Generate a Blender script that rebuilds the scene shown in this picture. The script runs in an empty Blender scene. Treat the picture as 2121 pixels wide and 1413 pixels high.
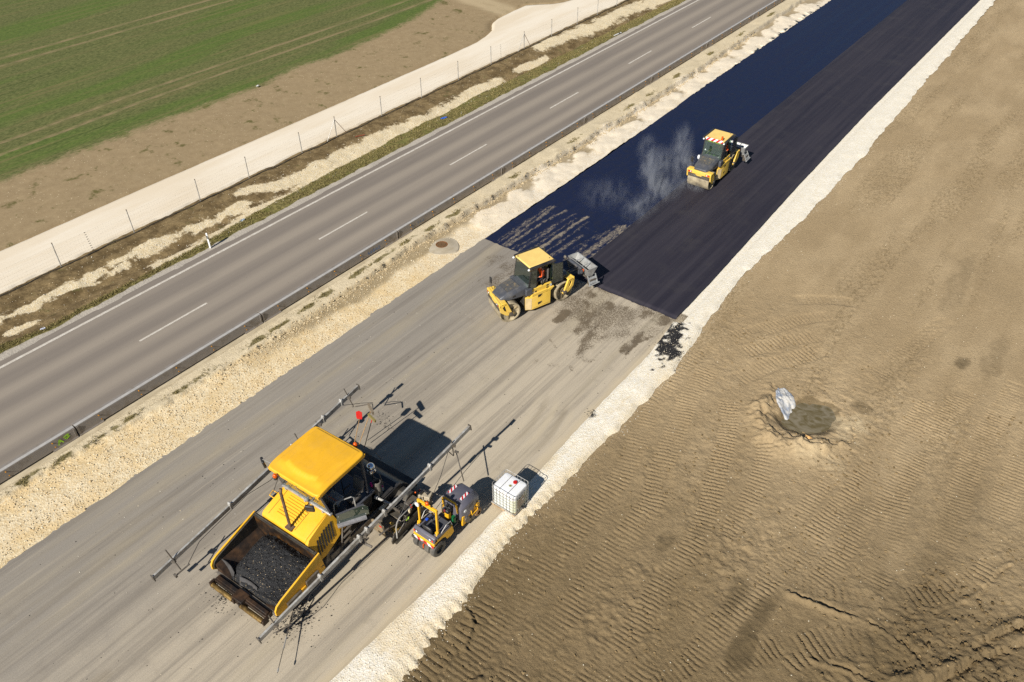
import bpy, bmesh, math, random
import numpy as np
from mathutils import Vector, Matrix, Euler

random.seed(7)
RNG = np.random.default_rng(11)
SC = bpy.context.scene
COL = SC.collection
PI = math.pi

# ------------------------------------------------------------------ helpers
def tag(o, label=None, cat=None, group=None, kind=None):
    if label: o['label'] = label
    if cat: o['category'] = cat
    if group: o['group'] = group
    if kind: o['kind'] = kind
    return o

def thing(name, label, cat, loc=(0, 0, 0), rz=0.0, group=None):
    o = bpy.data.objects.new(name, None)
    o.empty_display_size = 0.3
    COL.objects.link(o)
    o.location = loc
    o.rotation_euler = (0, 0, rz)
    return tag(o, label, cat, group)

def copy_tree(o, parent=None):
    c = o.copy()
    COL.objects.link(c)
    if parent is not None:
        c.parent = parent
    for ch in list(o.children):
        copy_tree(ch, c)
    return c

class MB:
    """collects shapes for one mesh"""
    def __init__(self):
        self.v = []; self.f = []; self.m = []; self.M = Matrix.Identity(4); self.mi = 0
    def add(self, vs, fs):
        n = len(self.v)
        self.v += [tuple(self.M @ Vector(p)) for p in vs]
        self.f += [tuple(i + n for i in f) for f in fs]
        self.m += [self.mi] * len(fs)
        return self
    def box(self, x0, x1, y0, y1, z0, z1):
        vs = [(x, y, z) for z in (z0, z1) for y in (y0, y1) for x in (x0, x1)]
        return self.add(vs, [(0, 2, 3, 1), (4, 5, 7, 6), (0, 1, 5, 4), (2, 6, 7, 3), (0, 4, 6, 2), (1, 3, 7, 5)])
    def prism(self, pts, axis, a0, a1):
        """polygon extruded along an axis: axis 'x' -> pts (y,z); 'y' -> (x,z); 'z' -> (x,y)"""
        def P(p, a):
            return {'x': (a, p[0], p[1]), 'y': (p[0], a, p[1]), 'z': (p[0], p[1], a)}[axis]
        n = len(pts)
        vs = [P(p, a0) for p in pts] + [P(p, a1) for p in pts]
        fs = [tuple(range(n))[::-1], tuple(range(n, 2 * n))]
        fs += [(i, (i + 1) % n, n + (i + 1) % n, n + i) for i in range(n)]
        return self.add(vs, fs)
    def cyl(self, p0, p1, r, r1=None, n=12, cap=True):
        p0 = Vector(p0); p1 = Vector(p1); r1 = r if r1 is None else r1
        d = (p1 - p0).normalized()
        u = d.orthogonal().normalized(); w = d.cross(u)
        vs = []
        for p, rr in ((p0, r), (p1, r1)):
            for i in range(n):
                a = 2 * PI * i / n
                vs.append(p + rr * (math.cos(a) * u + math.sin(a) * w))
        fs = [(i, (i + 1) % n, n + (i + 1) % n, n + i) for i in range(n)]
        if cap: fs += [tuple(range(n))[::-1], tuple(range(n, 2 * n))]
        return self.add(vs, fs)
    def tube(self, pts, r, n=6):
        pts = [Vector(p) for p in pts]
        rings = []
        u = None
        for i, p in enumerate(pts):
            d = (pts[min(i + 1, len(pts) - 1)] - pts[max(i - 1, 0)]).normalized()
            if u is None: u = d.orthogonal().normalized()
            u = (u - d * u.dot(d)).normalized(); w = d.cross(u)
            rings.append([p + r * (math.cos(2 * PI * k / n) * u + math.sin(2 * PI * k / n) * w) for k in range(n)])
        vs = [q for rg in rings for q in rg]
        fs = []
        for i in range(len(pts) - 1):
            for k in range(n):
                fs.append((i * n + k, i * n + (k + 1) % n, (i + 1) * n + (k + 1) % n, (i + 1) * n + k))
        fs += [tuple(range(n))[::-1], tuple((len(pts) - 1) * n + k for k in range(n))]
        return self.add(vs, fs)
    def beam(self, p0, p1, w, h, up=(0, 0, 1)):
        """box section beam between two points, w across, h along up"""
        p0 = Vector(p0); p1 = Vector(p1); d = (p1 - p0).normalized(); up = Vector(up)
        s = d.cross(up).normalized(); t = s.cross(d)
        vs = [p + a * s * w / 2 + b * t * h / 2 for p in (p0, p1) for a, b in ((-1, -1), (1, -1), (1, 1), (-1, 1))]
        return self.add(vs, [(0, 1, 2, 3), (7, 6, 5, 4), (0, 4, 5, 1), (1, 5, 6, 2), (2, 6, 7, 3), (3, 7, 4, 0)])
    def ell(self, c, rx, ry=None, rz=None, n=12, m=8):
        ry = rx if ry is None else ry; rz = rx if rz is None else rz
        vs = [(c[0], c[1], c[2] - rz)]
        for j in range(1, m):
            t = -PI / 2 + PI * j / m
            for i in range(n):
                a = 2 * PI * i / n
                vs.append((c[0] + rx * math.cos(t) * math.cos(a), c[1] + ry * math.cos(t) * math.sin(a), c[2] + rz * math.sin(t)))
        vs.append((c[0], c[1], c[2] + rz))
        fs = [(0, 1 + (i + 1) % n, 1 + i) for i in range(n)]
        for j in range(m - 2):
            for i in range(n):
                a = 1 + j * n + i; b = 1 + j * n + (i + 1) % n
                fs.append((a, b, b + n, a + n))
        L = len(vs) - 1; o = 1 + (m - 2) * n
        fs += [(o + i, o + (i + 1) % n, L) for i in range(n)]
        return self.add(vs, fs)
    def lathe(self, prof, p0, d, n=24):
        """profile of (r, t) swept round the axis p0 + t*d"""
        p0 = Vector(p0); d = Vector(d).normalized(); u = d.orthogonal().normalized(); w = d.cross(u)
        vs = []
        for r, t in prof:
            for i in range(n):
                a = 2 * PI * i / n
                vs.append(p0 + d * t + r * (math.cos(a) * u + math.sin(a) * w))
        fs = []
        for j in range(len(prof) - 1):
            for i in range(n):
                fs.append((j * n + i, j * n + (i + 1) % n, (j + 1) * n + (i + 1) % n, (j + 1) * n + i))
        return self.add(vs, fs)
    def quad(self, a, b, c, d):
        return self.add([a, b, c, d], [(0, 1, 2, 3)])
    def panel(self, pts, th):
        """flat polygon given thickness along its normal"""
        P = [Vector(p) for p in pts]
        nrm = (P[1] - P[0]).cross(P[2] - P[0]).normalized() * th / 2
        n = len(P)
        vs = [p - nrm for p in P] + [p + nrm for p in P]
        fs = [tuple(range(n))[::-1], tuple(range(n, 2 * n))]
        fs += [(i, (i + 1) % n, n + (i + 1) % n, n + i) for i in range(n)]
        return self.add(vs, fs)
    def build(self, name, mat, parent=None, bevel=0.0, seg=2, angle=35, recalc=True):
        me = bpy.data.meshes.new(name)
        me.from_pydata(self.v, [], self.f)
        mats = mat if isinstance(mat, (list, tuple)) else [mat]
        for mm in mats: me.materials.append(mm)
        if len(mats) > 1: me.polygons.foreach_set('material_index', self.m)
        if recalc:
            bm = bmesh.new(); bm.from_mesh(me)
            bmesh.ops.recalc_face_normals(bm, faces=bm.faces)
            bm.to_mesh(me); bm.free()
        me.polygons.foreach_set('use_smooth', [True] * len(me.polygons))
        me.set_sharp_from_angle(angle=math.radians(angle))
        o = bpy.data.objects.new(name, me)
        COL.objects.link(o)
        if parent is not None: o.parent = parent
        if bevel > 0:
            b = o.modifiers.new('bevel', 'BEVEL')
            b.width = bevel; b.segments = seg; b.limit_method = 'ANGLE'; b.angle_limit = math.radians(40)
            b.harden_normals = False
        return o

def build_each(mb, name, mat, parent=None, bevel=0.0, seg=2, angle=35):
    """every connected piece becomes a part of its own"""
    par = list(range(len(mb.v)))
    def find(i):
        while par[i] != i:
            par[i] = par[par[i]]; i = par[i]
        return i
    for f in mb.f:
        for k in f[1:]: par[find(k)] = find(f[0])
    groups = {}
    for f in mb.f: groups.setdefault(find(f[0]), []).append(f)
    out = []
    for fs in groups.values():
        ids = sorted({i for f in fs for i in f}); ix = {i: k for k, i in enumerate(ids)}
        q = MB(); q.v = [mb.v[i] for i in ids]; q.f = [tuple(ix[i] for i in f) for f in fs]; q.m = [0] * len(fs)
        out.append(q.build(name, mat, parent, bevel, seg, angle))
    return out

# ------------------------------------------------------------------ numpy noise
_T = RNG.random((256, 256))
def vn(x, y, s=0):
    x = x + 17.3 * s; y = y + 41.7 * s
    xi = np.floor(x).astype(int); yi = np.floor(y).astype(int)
    fx = x - xi; fy = y - yi
    fx = fx * fx * (3 - 2 * fx); fy = fy * fy * (3 - 2 * fy)
    a = _T[xi & 255, yi & 255]; b = _T[(xi + 1) & 255, yi & 255]
    c = _T[xi & 255, (yi + 1) & 255]; d = _T[(xi + 1) & 255, (yi + 1) & 255]
    return (a * (1 - fx) + b * fx) * (1 - fy) + (c * (1 - fx) + d * fx) * fy
def fbm(x, y, s=0, o=4, g=0.5):
    r = 0; a = 1; t = 0
    for i in range(o):
        r = r + a * vn(x, y, s + i * 3); t += a
        a *= g; x = x * 2.03; y = y * 2.03
    return r / t - 0.5
def sst(a, b, x):
    t = np.clip((x - a) / (b - a), 0, 1)
    return t * t * (3 - 2 * t)
def seg_dist(X, Y, pts):
    """distance to a polyline and arclength along it"""
    best = np.full(X.shape, 1e9); arc = np.zeros(X.shape); sd = np.zeros(X.shape); s0 = 0
    for (x0, y0), (x1, y1) in zip(pts[:-1], pts[1:]):
        dx, dy = x1 - x0, y1 - y0; L = math.hypot(dx, dy)
        t = np.clip(((X - x0) * dx + (Y - y0) * dy) / (L * L), 0, 1)
        ex = X - (x0 + t * dx); ey = Y - (y0 + t * dy)
        d = np.hypot(ex, ey); k = d < best
        best = np.where(k, d, best); arc = np.where(k, s0 + t * L, arc)
        sd = np.where(k, np.sign(dx * ey - dy * ex) * d, sd)
        s0 += L
    return best, arc, sd
def smooth_poly(pts, n=8):
    """Catmull-Rom through points"""
    P = [np.array(p, float) for p in pts]
    P = [2 * P[0] - P[1]] + P + [2 * P[-1] - P[-2]]
    out = []
    for i in range(1, len(P) - 2):
        for k in range(n):
            t = k / n
            out.append(0.5 * ((2 * P[i]) + (-P[i - 1] + P[i + 1]) * t + (2 * P[i - 1] - 5 * P[i] + 4 * P[i + 1] - P[i + 2]) * t * t
                              + (-P[i - 1] + 3 * P[i] - 3 * P[i + 1] + P[i + 2]) * t ** 3))
    out.append(P[-2])
    return [tuple(p) for p in out]

def mesh_np(name, co, faces, mat, kind=None, smooth=True, attrs=None, parent=None):
    """faces: (n,4) or (n,3) int array"""
    me = bpy.data.meshes.new(name)
    nv = len(co); nf, k = faces.shape
    me.vertices.add(nv); me.vertices.foreach_set('co', np.ascontiguousarray(co, dtype=np.float32).ravel())
    me.loops.add(nf * k); me.loops.foreach_set('vertex_index', np.ascontiguousarray(faces, dtype=np.int32).ravel())
    me.polygons.add(nf); me.polygons.foreach_set('loop_start', np.arange(0, nf * k, k, dtype=np.int32))
    me.update(calc_edges=True)
    me.polygons.foreach_set('use_smooth', np.full(nf, smooth, dtype=bool))
    for an, av in (attrs or {}).items():
        at = me.attributes.new(an, 'FLOAT', 'POINT')
        at.data.foreach_set('value', np.ascontiguousarray(av, dtype=np.float32).ravel())
    me.materials.append(mat)
    me.validate(); me.update()
    o = bpy.data.objects.new(name, me); COL.objects.link(o)
    if kind: o['kind'] = kind
    if parent is not None: o.parent = parent
    return o

def grid_sheet(name, xs, ys, zf, mat, attrs=None, xw=None, kind='structure', skirt=None, zoff=0.0, yw=None):
    """sheet over xs by ys; xw(X,Y) may warp X (ragged edges); zf(X,Y) heights; attrs: name -> f(X,Y)"""
    X, Y = np.meshgrid(np.asarray(xs, float), np.asarray(ys, float))
    if yw is not None: Y = yw(X, Y)
    if xw is not None: X = xw(X, Y)
    Z = (zf(X, Y) if zf else np.zeros_like(X)) + zoff
    if skirt is not None:
        Z = Z.copy(); Z[0, :] = skirt; Z[-1, :] = skirt; Z[:, 0] = skirt; Z[:, -1] = skirt
    ny, nx = X.shape
    idx = np.arange(ny * nx).reshape(ny, nx)
    F = np.stack([idx[:-1, :-1].ravel(), idx[:-1, 1:].ravel(), idx[1:, 1:].ravel(), idx[1:, :-1].ravel()], 1)
    co = np.stack([X.ravel(), Y.ravel(), Z.ravel()], 1)
    A = {k: f(X, Y) for k, f in (attrs or {}).items()}
    return mesh_np(name, co, F, mat, kind, True, A)

def yspace(a, b, d0, grow=0.0, dmax=1.0):
    out = [a]; d = d0
    while out[-1] < b:
        out.append(out[-1] + d)
        d = min(d * (1 + grow), dmax)
    return np.array(out)

# scattered stones: random low polygon lumps merged into one mesh
_OCT = np.array([(1, 0, 0), (0, 1, 0), (-1, 0, 0), (0, -1, 0), (0, 0, 1), (0, 0, -1),
                 (.6, .6, .55), (-.6, .6, .5), (-.6, -.6, .55), (.6, -.6, .5)], float)
_OCTF = np.array([(0, 6, 4), (6, 1, 4), (1, 7, 4), (7, 2, 4), (2, 8, 4), (8, 3, 4), (3, 9, 4), (9, 0, 4),
                  (0, 5, 6), (6, 5, 1), (1, 5, 7), (7, 5, 2), (2, 5, 8), (8, 5, 3), (3, 5, 9), (9, 5, 0)])
def stones(name, xyz, size, mat, kind='stuff', flat=0.6, parent=None, tone=None):
    n = len(xyz)
    V = _OCT[None] * (1 + 0.5 * (RNG.random((n, 10, 1)) - .5))
    V = V * np.stack([1 + .5 * (RNG.random(n) - .5), 1 + .5 * (RNG.random(n) - .5), flat * (1 + .5 * (RNG.random(n) - .5))], 1)[:, None, :]
    a = RNG.random(n) * 2 * PI; ca, sa = np.cos(a), np.sin(a)
    Vx = V[..., 0] * ca[:, None] - V[..., 1] * sa[:, None]; Vy = V[..., 0] * sa[:, None] + V[..., 1] * ca[:, None]
    tl = (RNG.random(n) - .5) * .8
    Vz = V[..., 2] + Vx * tl[:, None]
    P = np.stack([Vx, Vy, Vz], -1) * size[:, None, None] + np.asarray(xyz)[:, None, :]
    F = _OCTF[None] + (np.arange(n) * 10)[:, None, None]
    t = RNG.random(n) if tone is None else tone
    return mesh_np(name, P.reshape(-1, 3), F.reshape(-1, 3), mat, kind, False, {'tone': np.repeat(t, 10)}, parent)

# ------------------------------------------------------------------ materials
def lin(c):
    return tuple(((x / 255) / 12.92 if x / 255 <= .04045 else ((x / 255 + .055) / 1.055) ** 2.4) for x in c)

class NT:
    """small node tree builder"""
    def __init__(self, name):
        self.mat = bpy.data.materials.new(name); self.mat.use_nodes = True
        self.t = self.mat.node_tree; self.n = self.t.nodes; self.n.clear()
        self.out = self.n.new('ShaderNodeOutputMaterial')
        self.co = None
    def coord(self):
        if self.co is None:
            g = self.n.new('ShaderNodeTexCoord'); self.co = g.outputs['Object']
        return self.co
    def link(self, a, b): self.t.links.new(a, b)
    def inp(self, sock, v):
        if isinstance(v, bpy.types.NodeSocket): self.link(v, sock)
        elif v is not None: sock.default_value = v
    def mapped(self, sx, sy, sz):
        m = self.n.new('ShaderNodeMapping'); self.link(self.coord(), m.inputs[0]); m.inputs['Scale'].default_value = (sx, sy, sz)
        return m.outputs[0]
    def noise(self, scale, detail=4, rough=.55, vec=None, dist=0.0):
        k = self.n.new('ShaderNodeTexNoise'); k.inputs['Scale'].default_value = scale
        k.inputs['Detail'].default_value = detail; k.inputs['Roughness'].default_value = rough
        k.inputs['Distortion'].default_value = dist
        self.link(vec if vec is not None else self.coord(), k.inputs['Vector'])
        return k.outputs['Fac']
    def voro(self, scale, vec=None, feature='F1', out='Distance'):
        k = self.n.new('ShaderNodeTexVoronoi'); k.feature = feature; k.inputs['Scale'].default_value = scale
        self.link(vec if vec is not None else self.coord(), k.inputs['Vector'])
        return k.outputs[out]
    def wave(self, scale, vec=None, axis='X', dist=0.0, det=2.0, dscale=1.0):
        k = self.n.new('ShaderNodeTexWave'); k.bands_direction = axis; k.inputs['Scale'].default_value = scale
        k.inputs['Distortion'].default_value = dist; k.inputs['Detail'].default_value = det; k.inputs['Detail Scale'].default_value = dscale
        self.link(vec if vec is not None else self.coord(), k.inputs['Vector'])
        return k.outputs['Fac']
    def attr(self, name):
        k = self.n.new('ShaderNodeAttribute'); k.attribute_name = name
        return k.outputs['Fac']
    def math(self, op, a, b=None, c=None, clamp=False):
        k = self.n.new('ShaderNodeMath'); k.operation = op; k.use_clamp = clamp
        self.inp(k.inputs[0], a); self.inp(k.inputs[1], b)
        if c is not None: self.inp(k.inputs[2], c)
        return k.outputs[0]
    def ramp(self, fac, a, b, lo=0.0, hi=1.0):
        k = self.n.new('ShaderNodeMapRange'); k.inputs['From Min'].default_value = a; k.inputs['From Max'].default_value = b
        k.inputs['To Min'].default_value = lo; k.inputs['To Max'].default_value = hi
        k.interpolation_type = 'SMOOTHSTEP'; self.link(fac, k.inputs['Value'])
        return k.outputs[0]
    def mix(self, f, a, b, mode='MIX'):
        k = self.n.new('ShaderNodeMix'); k.data_type = 'RGBA'; k.blend_type = mode; k.clamp_factor = True
        self.inp(k.inputs[0], f)
        for s, v in ((k.inputs[6], a), (k.inputs[7], b)):
            if isinstance(v, bpy.types.NodeSocket): self.link(v, s)
            else: s.default_value = (*v[:3], 1)
        return k.outputs[2]
    def bump(self, h, strength=.5, dist=.02, prev=None):
        k = self.n.new('ShaderNodeBump'); k.inputs['Strength'].default_value = strength; k.inputs['Distance'].default_value = dist
        self.link(h, k.inputs['Height'])
        if prev is not None: self.link(prev, k.inputs['Normal'])
        return k.outputs[0]
    def pbr(self, col, rough=.6, metal=0.0, normal=None, spec=None, coat=None):
        p = self.n.new('ShaderNodeBsdfPrincipled')
        if isinstance(col, bpy.types.NodeSocket): self.link(col, p.inputs['Base Color'])
        else: p.inputs['Base Color'].default_value = (*col[:3], 1)
        self.inp(p.inputs['Roughness'], rough); self.inp(p.inputs['Metallic'], metal)
        if spec is not None: self.inp(p.inputs['Specular IOR Level'], spec)
        if coat is not None: p.inputs['Coat Weight'].default_value = coat
        if normal is not None: self.link(normal, p.inputs['Normal'])
        self.link(p.outputs[0], self.out.inputs['Surface'])
        return self.mat

def simple(name, col, rough=.5, metal=0.0, var=.15, scale=6.0, dirt=None, dirt_amt=.35, bump=0.0, spec=None, dirt_scale=2.2):
    t = NT(name)
    n1 = t.noise(scale, 5, .6)
    c = t.mix(t.ramp(n1, .3, .7), tuple(x * (1 - var) for x in col), tuple(min(1, x * (1 + var)) for x in col))
    if dirt is not None:
        n2 = t.noise(dirt_scale, 6, .65)
        c = t.mix(t.ramp(n2, .62 - dirt_amt, .95 - dirt_amt * .5), c, dirt)
    r = t.ramp(n1, .2, .8, max(0, rough - .08), min(1, rough + .1))
    nm = t.bump(t.noise(scale * 9, 3), bump, .01) if bump else None
    return t.pbr(c, r, metal, nm, spec)

def glass(name, tint, refl=.14, painted_refl=.3):
    t = NT(name)
    a = t.n.new('ShaderNodeBsdfTransparent'); a.inputs[0].default_value = (*tint, 1)
    g = t.n.new('ShaderNodeBsdfGlossy'); g.inputs['Roughness'].default_value = .03; g.inputs[0].default_value = (.9, .95, .95, 1)
    f = t.n.new('ShaderNodeFresnel'); f.inputs[0].default_value = 1.5
    m = t.n.new('ShaderNodeMixShader'); m2 = t.n.new('ShaderNodeMixShader'); d = t.n.new('ShaderNodeBsdfDiffuse'); d.inputs[0].default_value = (*(x * x * .62 for x in tint), 1)  # diffuse tint share: reflected surroundings put into the glass colour
    m2.inputs[0].default_value = painted_refl; t.link(a.outputs[0], m2.inputs[1]); t.link(d.outputs[0], m2.inputs[2])
    t.link(t.math('ADD', f.outputs[0], refl * .4, clamp=True), m.inputs[0])
    t.link(m2.outputs[0], m.inputs[1]); t.link(g.outputs[0], m.inputs[2]); t.link(m.outputs[0], t.out.inputs['Surface'])
    return t.mat
# ------------------------------------------------------------------ camera, sun, sky
CAM_H = 25.4
cam = bpy.data.cameras.new('camera'); camo = bpy.data.objects.new('camera', cam); COL.objects.link(camo)
rt = Vector((0.79786502, 0.60283613, 0)); up = Vector((-0.38199252, 0.50557433, 0.77361251)); fw = Vector((-0.46636157, 0.61723836, -0.63365897))
camo.matrix_world = Matrix(((rt.x, up.x, -fw.x, 0), (rt.y, up.y, -fw.y, 0), (rt.z, up.z, -fw.z, CAM_H), (0, 0, 0, 1)))
cam.sensor_fit = 'HORIZONTAL'; cam.sensor_width = 36.0; cam.lens = 36.0 * 1650 / 2121
cam.clip_start = 0.5; cam.clip_end = 6000
SC.camera = camo

SUN_EL = math.radians(36.9)
sunv = Vector((0.09, -1.33, 1.0)).normalized()
sl = bpy.data.lights.new('sun', 'SUN'); so = bpy.data.objects.new('sun', sl); COL.objects.link(so)
sl.energy = 4.9; sl.angle = math.radians(.53); sl.color = (1.0, .955, .88)
so.rotation_euler = sunv.to_track_quat('Z', 'Y').to_euler(); so.location = (0, 0, 60)
w = bpy.data.worlds.new('World'); SC.world = w; w.use_nodes = True
nt = w.node_tree; bg = nt.nodes['Background']
sky = nt.nodes.new('ShaderNodeTexSky'); sky.sky_type = 'NISHITA'; sky.sun_disc = False
sky.sun_elevation = SUN_EL; sky.sun_rotation = math.atan2(sunv.x, sunv.y)
sky.air_density = 1.0; sky.dust_density = .15; sky.ozone_density = 3.0; sky.altitude = 300
nt.links.new(sky.outputs[0], bg.inputs[0]); bg.inputs[1].default_value = .046
SC.view_settings.view_transform = 'Standard'; SC.view_settings.look = 'None'
SC.view_settings.exposure = 0.42; SC.view_settings.gamma = 1.0
try:
    SC.view_settings.use_curve_mapping = False
except Exception: pass
SC.cycles.use_denoising = False
SC.cycles.max_bounces = 6; SC.cycles.diffuse_bounces = 2; SC.cycles.glossy_bounces = 2
SC.cycles.transparent_max_bounces = 10; SC.cycles.transmission_bounces = 3
SC.cycles.volume_step_rate = .45; SC.cycles.volume_max_steps = 256
SC.cycles.sample_clamp_indirect = 4.0

E0 = 1.25
def S(r, g, b):
    return tuple(x / E0 for x in lin((r, g, b)))

# ------------------------------------------------------------------ ground materials
def soil_mat(name, base, dark, light, fine=14.0):
    t = NT(name)
    n = t.noise(.35, 6, .62); n2 = t.noise(fine, 5, .65); n3 = t.noise(3.0, 5, .6)
    c = t.mix(t.ramp(n, .36, .66), dark, base)
    c = t.mix(t.ramp(n3, .45, .75), c, light)
    c = t.mix(t.ramp(n2, .35, .75), t.mix(.35, c, (0, 0, 0), 'MIX'), c)
    sp = t.voro(6.0)
    c = t.mix(t.math('MULTIPLY', t.ramp(sp, .06, .10, 1, 0), t.ramp(n3, .5, .6)), c, S(238, 225, 195))
    nm = t.bump(n2, .55, .05)
    return t, c, nm

# base terrain far beyond the work site
t, c, nm = soil_mat('terrain_soil', S(128, 112, 78), S(96, 100, 60), S(150, 132, 96), 2.0)
t.pbr(c, .95, 0, nm, .2)
g = MB(); g.quad((-3000, -3000, -1.2), (3000, -3000, -1.2), (3000, 3000, -1.2), (-3000, 3000, -1.2))
tag(g.build('ground', t.mat), kind='structure')

# ---- field
TR1 = smooth_poly([(-79.2, -5), (-78.75, 28.9), (-78.5, 38), (-78.3, 51), (-78.0, 75), (-78, 120)])
TR2 = [(x + 1.85, y) for x, y in TR1]
TR3 = smooth_poly([(-61.6, -5), (-61.75, 20), (-62.1, 34), (-61.6, 53), (-61.8, 80), (-62, 120)])
TR4 = [(x + 1.85, y) for x, y in TR3]
def f_edge(Y):
    return np.interp(Y, [-20, 17, 22, 24, 29, 34, 39, 43, 47, 53, 59, 66, 72, 140], [-55.3, -55.35, -55.4, -55.2, -55.4, -54.7, -54.7, -55.3, -54.8, -55.4, -56.3, -58.2, -59.5, -61])
def a_green(X, Y):
    e = f_edge(Y) + .9 * fbm(X * .3, Y * .12, 5) + .8 * fbm(X * 1.3, Y * .9, 9)
    return sst(1.3, -2.4, X - e)
def a_tram(X, Y):
    r = 0
    for k, p in enumerate((TR1, TR2, TR3, TR4)):
        d, s, sd = seg_dist(X, Y, p)
        r = np.maximum(r, sst(.27, .12, d) * (.75 + .25 * np.sign(np.sin(s * 2 * PI / .42 + np.abs(sd) * 9))))
    return r
def a_branch(X, Y):
    d, s, sd = seg_dist(X, Y, [(-49.5, 66.3), (-52, 66.9), (-56.5, 67.6), (-66, 70.5), (-80, 76)])
    return sst(1.9, 1.0, d + .5 * fbm(X, Y, 3)) * (.55 + .45 * sst(.9, .5, np.abs(np.abs(sd) - .8)))
t = NT('field_soil_and_crop')
gN = t.noise(5.5, 6, .7, t.mapped(1.4, .5, 1)); gB = t.noise(.22, 4, .55, t.mapped(1, .16, 1)); rows = t.wave(2.6, None, 'X', 2.5, 3, .25)
soil = t.mix(t.noise(1.6, 6, .65), S(140, 119, 88), S(178, 157, 122))
soil = t.mix(t.ramp(t.voro(3.5), .07, .12, 1, 0), soil, S(225, 208, 172))
soil = t.mix(t.ramp(t.noise(.7, 6, .68), .56, .68), soil, S(108, 100, 60))
crop = t.mix(t.ramp(gN, .33, .66), S(62, 78, 36), S(116, 120, 72))
crop = t.mix(t.ramp(gB, .46, .62), crop, t.mix(t.ramp(gN, .3, .7), S(58, 86, 32), S(100, 122, 54)))
crop = t.mix(t.math('MULTIPLY', rows, .3), crop, S(138, 124, 84)); crop = t.mix(t.ramp(t.noise(1.3, 5, .65, t.mapped(1.2, .035, 1)), .5, .68, 0, .5), crop, S(132, 118, 80)); crop = t.mix(t.ramp(t.noise(1.7, 4, .6, t.mapped(1.3, .03, 1)), .6, .7, 0, .5), crop, S(48, 66, 24))
gm = t.ramp(t.math('ADD', t.math('MULTIPLY', t.attr('green'), 1.1), t.math('MULTIPLY', t.math('SUBTRACT', t.noise(3.4, 8, .8, t.mapped(1.3, .5, 1)), .5), 1.5)), .3, .85)
c = t.mix(gm, soil, crop)
c = t.mix(t.math('MULTIPLY', t.attr('tram'), .62), c, S(160, 138, 106))
c = t.mix(t.math('MULTIPLY', t.attr('branch'), .75), c, S(196, 176, 140))
nm = t.bump(gN, .5, .06)
t.pbr(c, .95, 0, nm, .15); field_mat = t.mat
def track_left(Y):
    L = -47.65 + .18 * fbm(Y * .12, Y * 0 + 3, 4, 3) + .06 * fbm(Y * 1.8, Y * 0, 6)
    br = np.interp(Y, [54, 57.5, 59.5, 61.2, 62.8, 64.2, 67, 69.3, 70.2, 71.3, 72.6, 75, 80, 90], [0, .15, .6, 1.2, 2.5, 2.9, 3.15, 3.2, 2.4, 1.2, .55, .1, 0, 0])
    return L - br
def z_field(X, Y):
    return .10 * fbm(X * .12, Y * .12, 2, 3) - .30 * sst(-.12, .12, X - track_left(Y)) + .05 * fbm(X * 1.1, Y * 1.1, 8, 3) - .06 * a_tram(X, Y)
xs = np.concatenate([np.arange(-135, -85, 1.0), np.arange(-85, -75, .16), np.arange(-75, -66, .5), np.arange(-66, -58.5, .14), np.arange(-58.5, -46.5, .22)])
ys = yspace(-20, 150, .15, .004, .6)
grid_sheet('field', xs, ys, z_field, field_mat, {'green': a_green, 'tram': a_tram, 'branch': a_branch}, skirt=-1.1, zoff=.03)

# ---- farm track
def w_track(X, Y):
    # left side widens into a branch mouth round y = 58..70
    L = track_left(Y)
    R = -43.25 + .22 * fbm(Y * .5, Y * 0 + 9, 7, 5) + .18 * fbm(Y * 2.5, Y * 0 + 1, 2)
    u = (X + 47.65) / (47.65 - 43.25)
    return L + u * (R - L)
t = NT('pale_chippings')
n = t.noise(.5, 5, .6, t.mapped(1, .15, 1)); n2 = t.noise(30, 4, .7); n3 = t.noise(9, 5, .7)
c = t.mix(t.ramp(n, .35, .65), S(236, 220, 194), S(247, 235, 214))
c = t.mix(t.ramp(n2, .3, .6, .25, 0), c, S(205, 185, 150))
c = t.mix(t.ramp(t.noise(1.1, 4, .6, t.mapped(1.2, .05, 1)), .58, .75, 0, .35), c, S(226, 206, 172))
t.pbr(c, .95, 0, t.bump(n3, .25, .02), .2)
grid_sheet('farm_track', np.linspace(-47.65, -43.25, 22), yspace(-20, 130, .12, .002, .4), lambda X, Y: .02 * fbm(X, Y * .3, 3) + .045 , t.mat, None, w_track, skirt=-.5)

# ---- left verge: soil, chippings, grass strip
GV = [([(-41.03, 8), (-41.03, 10.1), (-41.0, 10.8), (-40.96, 11.7), (-41.17, 12.7), (-41, 13.6), (-40.8, 14.4), (-41, 15.7), (-40.8, 17.1)], .20, .30),
      ([(-41.1, 16.6), (-41.0, 18.4), (-41.0, 19.5), (-40.95, 21.5), (-40.6, 23.3), (-40.8, 25.4)], .26, .35),
      ([(-39.15, 18.2), (-39.1, 19.0), (-38.9, 20.4), (-39.2, 22.2), (-39.2, 24.2)], .36, .30),
      ([(-39.8, 10.1), (-39.8, 10.9)], .2, .25),
      ([(-39.5, 24.2), (-39.7, 25.4), (-39.5, 27), (-39.5, 28.6), (-39.9, 30.7), (-40.0, 32.6), (-40.0, 35.1), (-40.3, 37), (-40.2, 38.9)], .42, .35),
      ([(-42.0, 26.3), (-41.4, 27.6), (-40.9, 29.0), (-40.7, 31.5), (-40.9, 34.4), (-40.8, 37.2), (-40.6, 39.6), (-40.3, 42), (-40.3, 44.7), (-40.6, 47.8)], .40, .5),
      ([(-40.6, 47.4), (-40.6, 50.3), (-40.5, 51.8)], .5, .3), ([(-40.8, 54.9), (-40.3, 56.6), (-40.6, 58.5)], .3, .4),
      ([(-42.2, 60), (-41.6, 67.2), (-41.4, 69.5), (-41.6, 75.2), (-40.8, 77.6), (-40.6, 84), (-40.8, 95)], .6, .6)]
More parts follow.
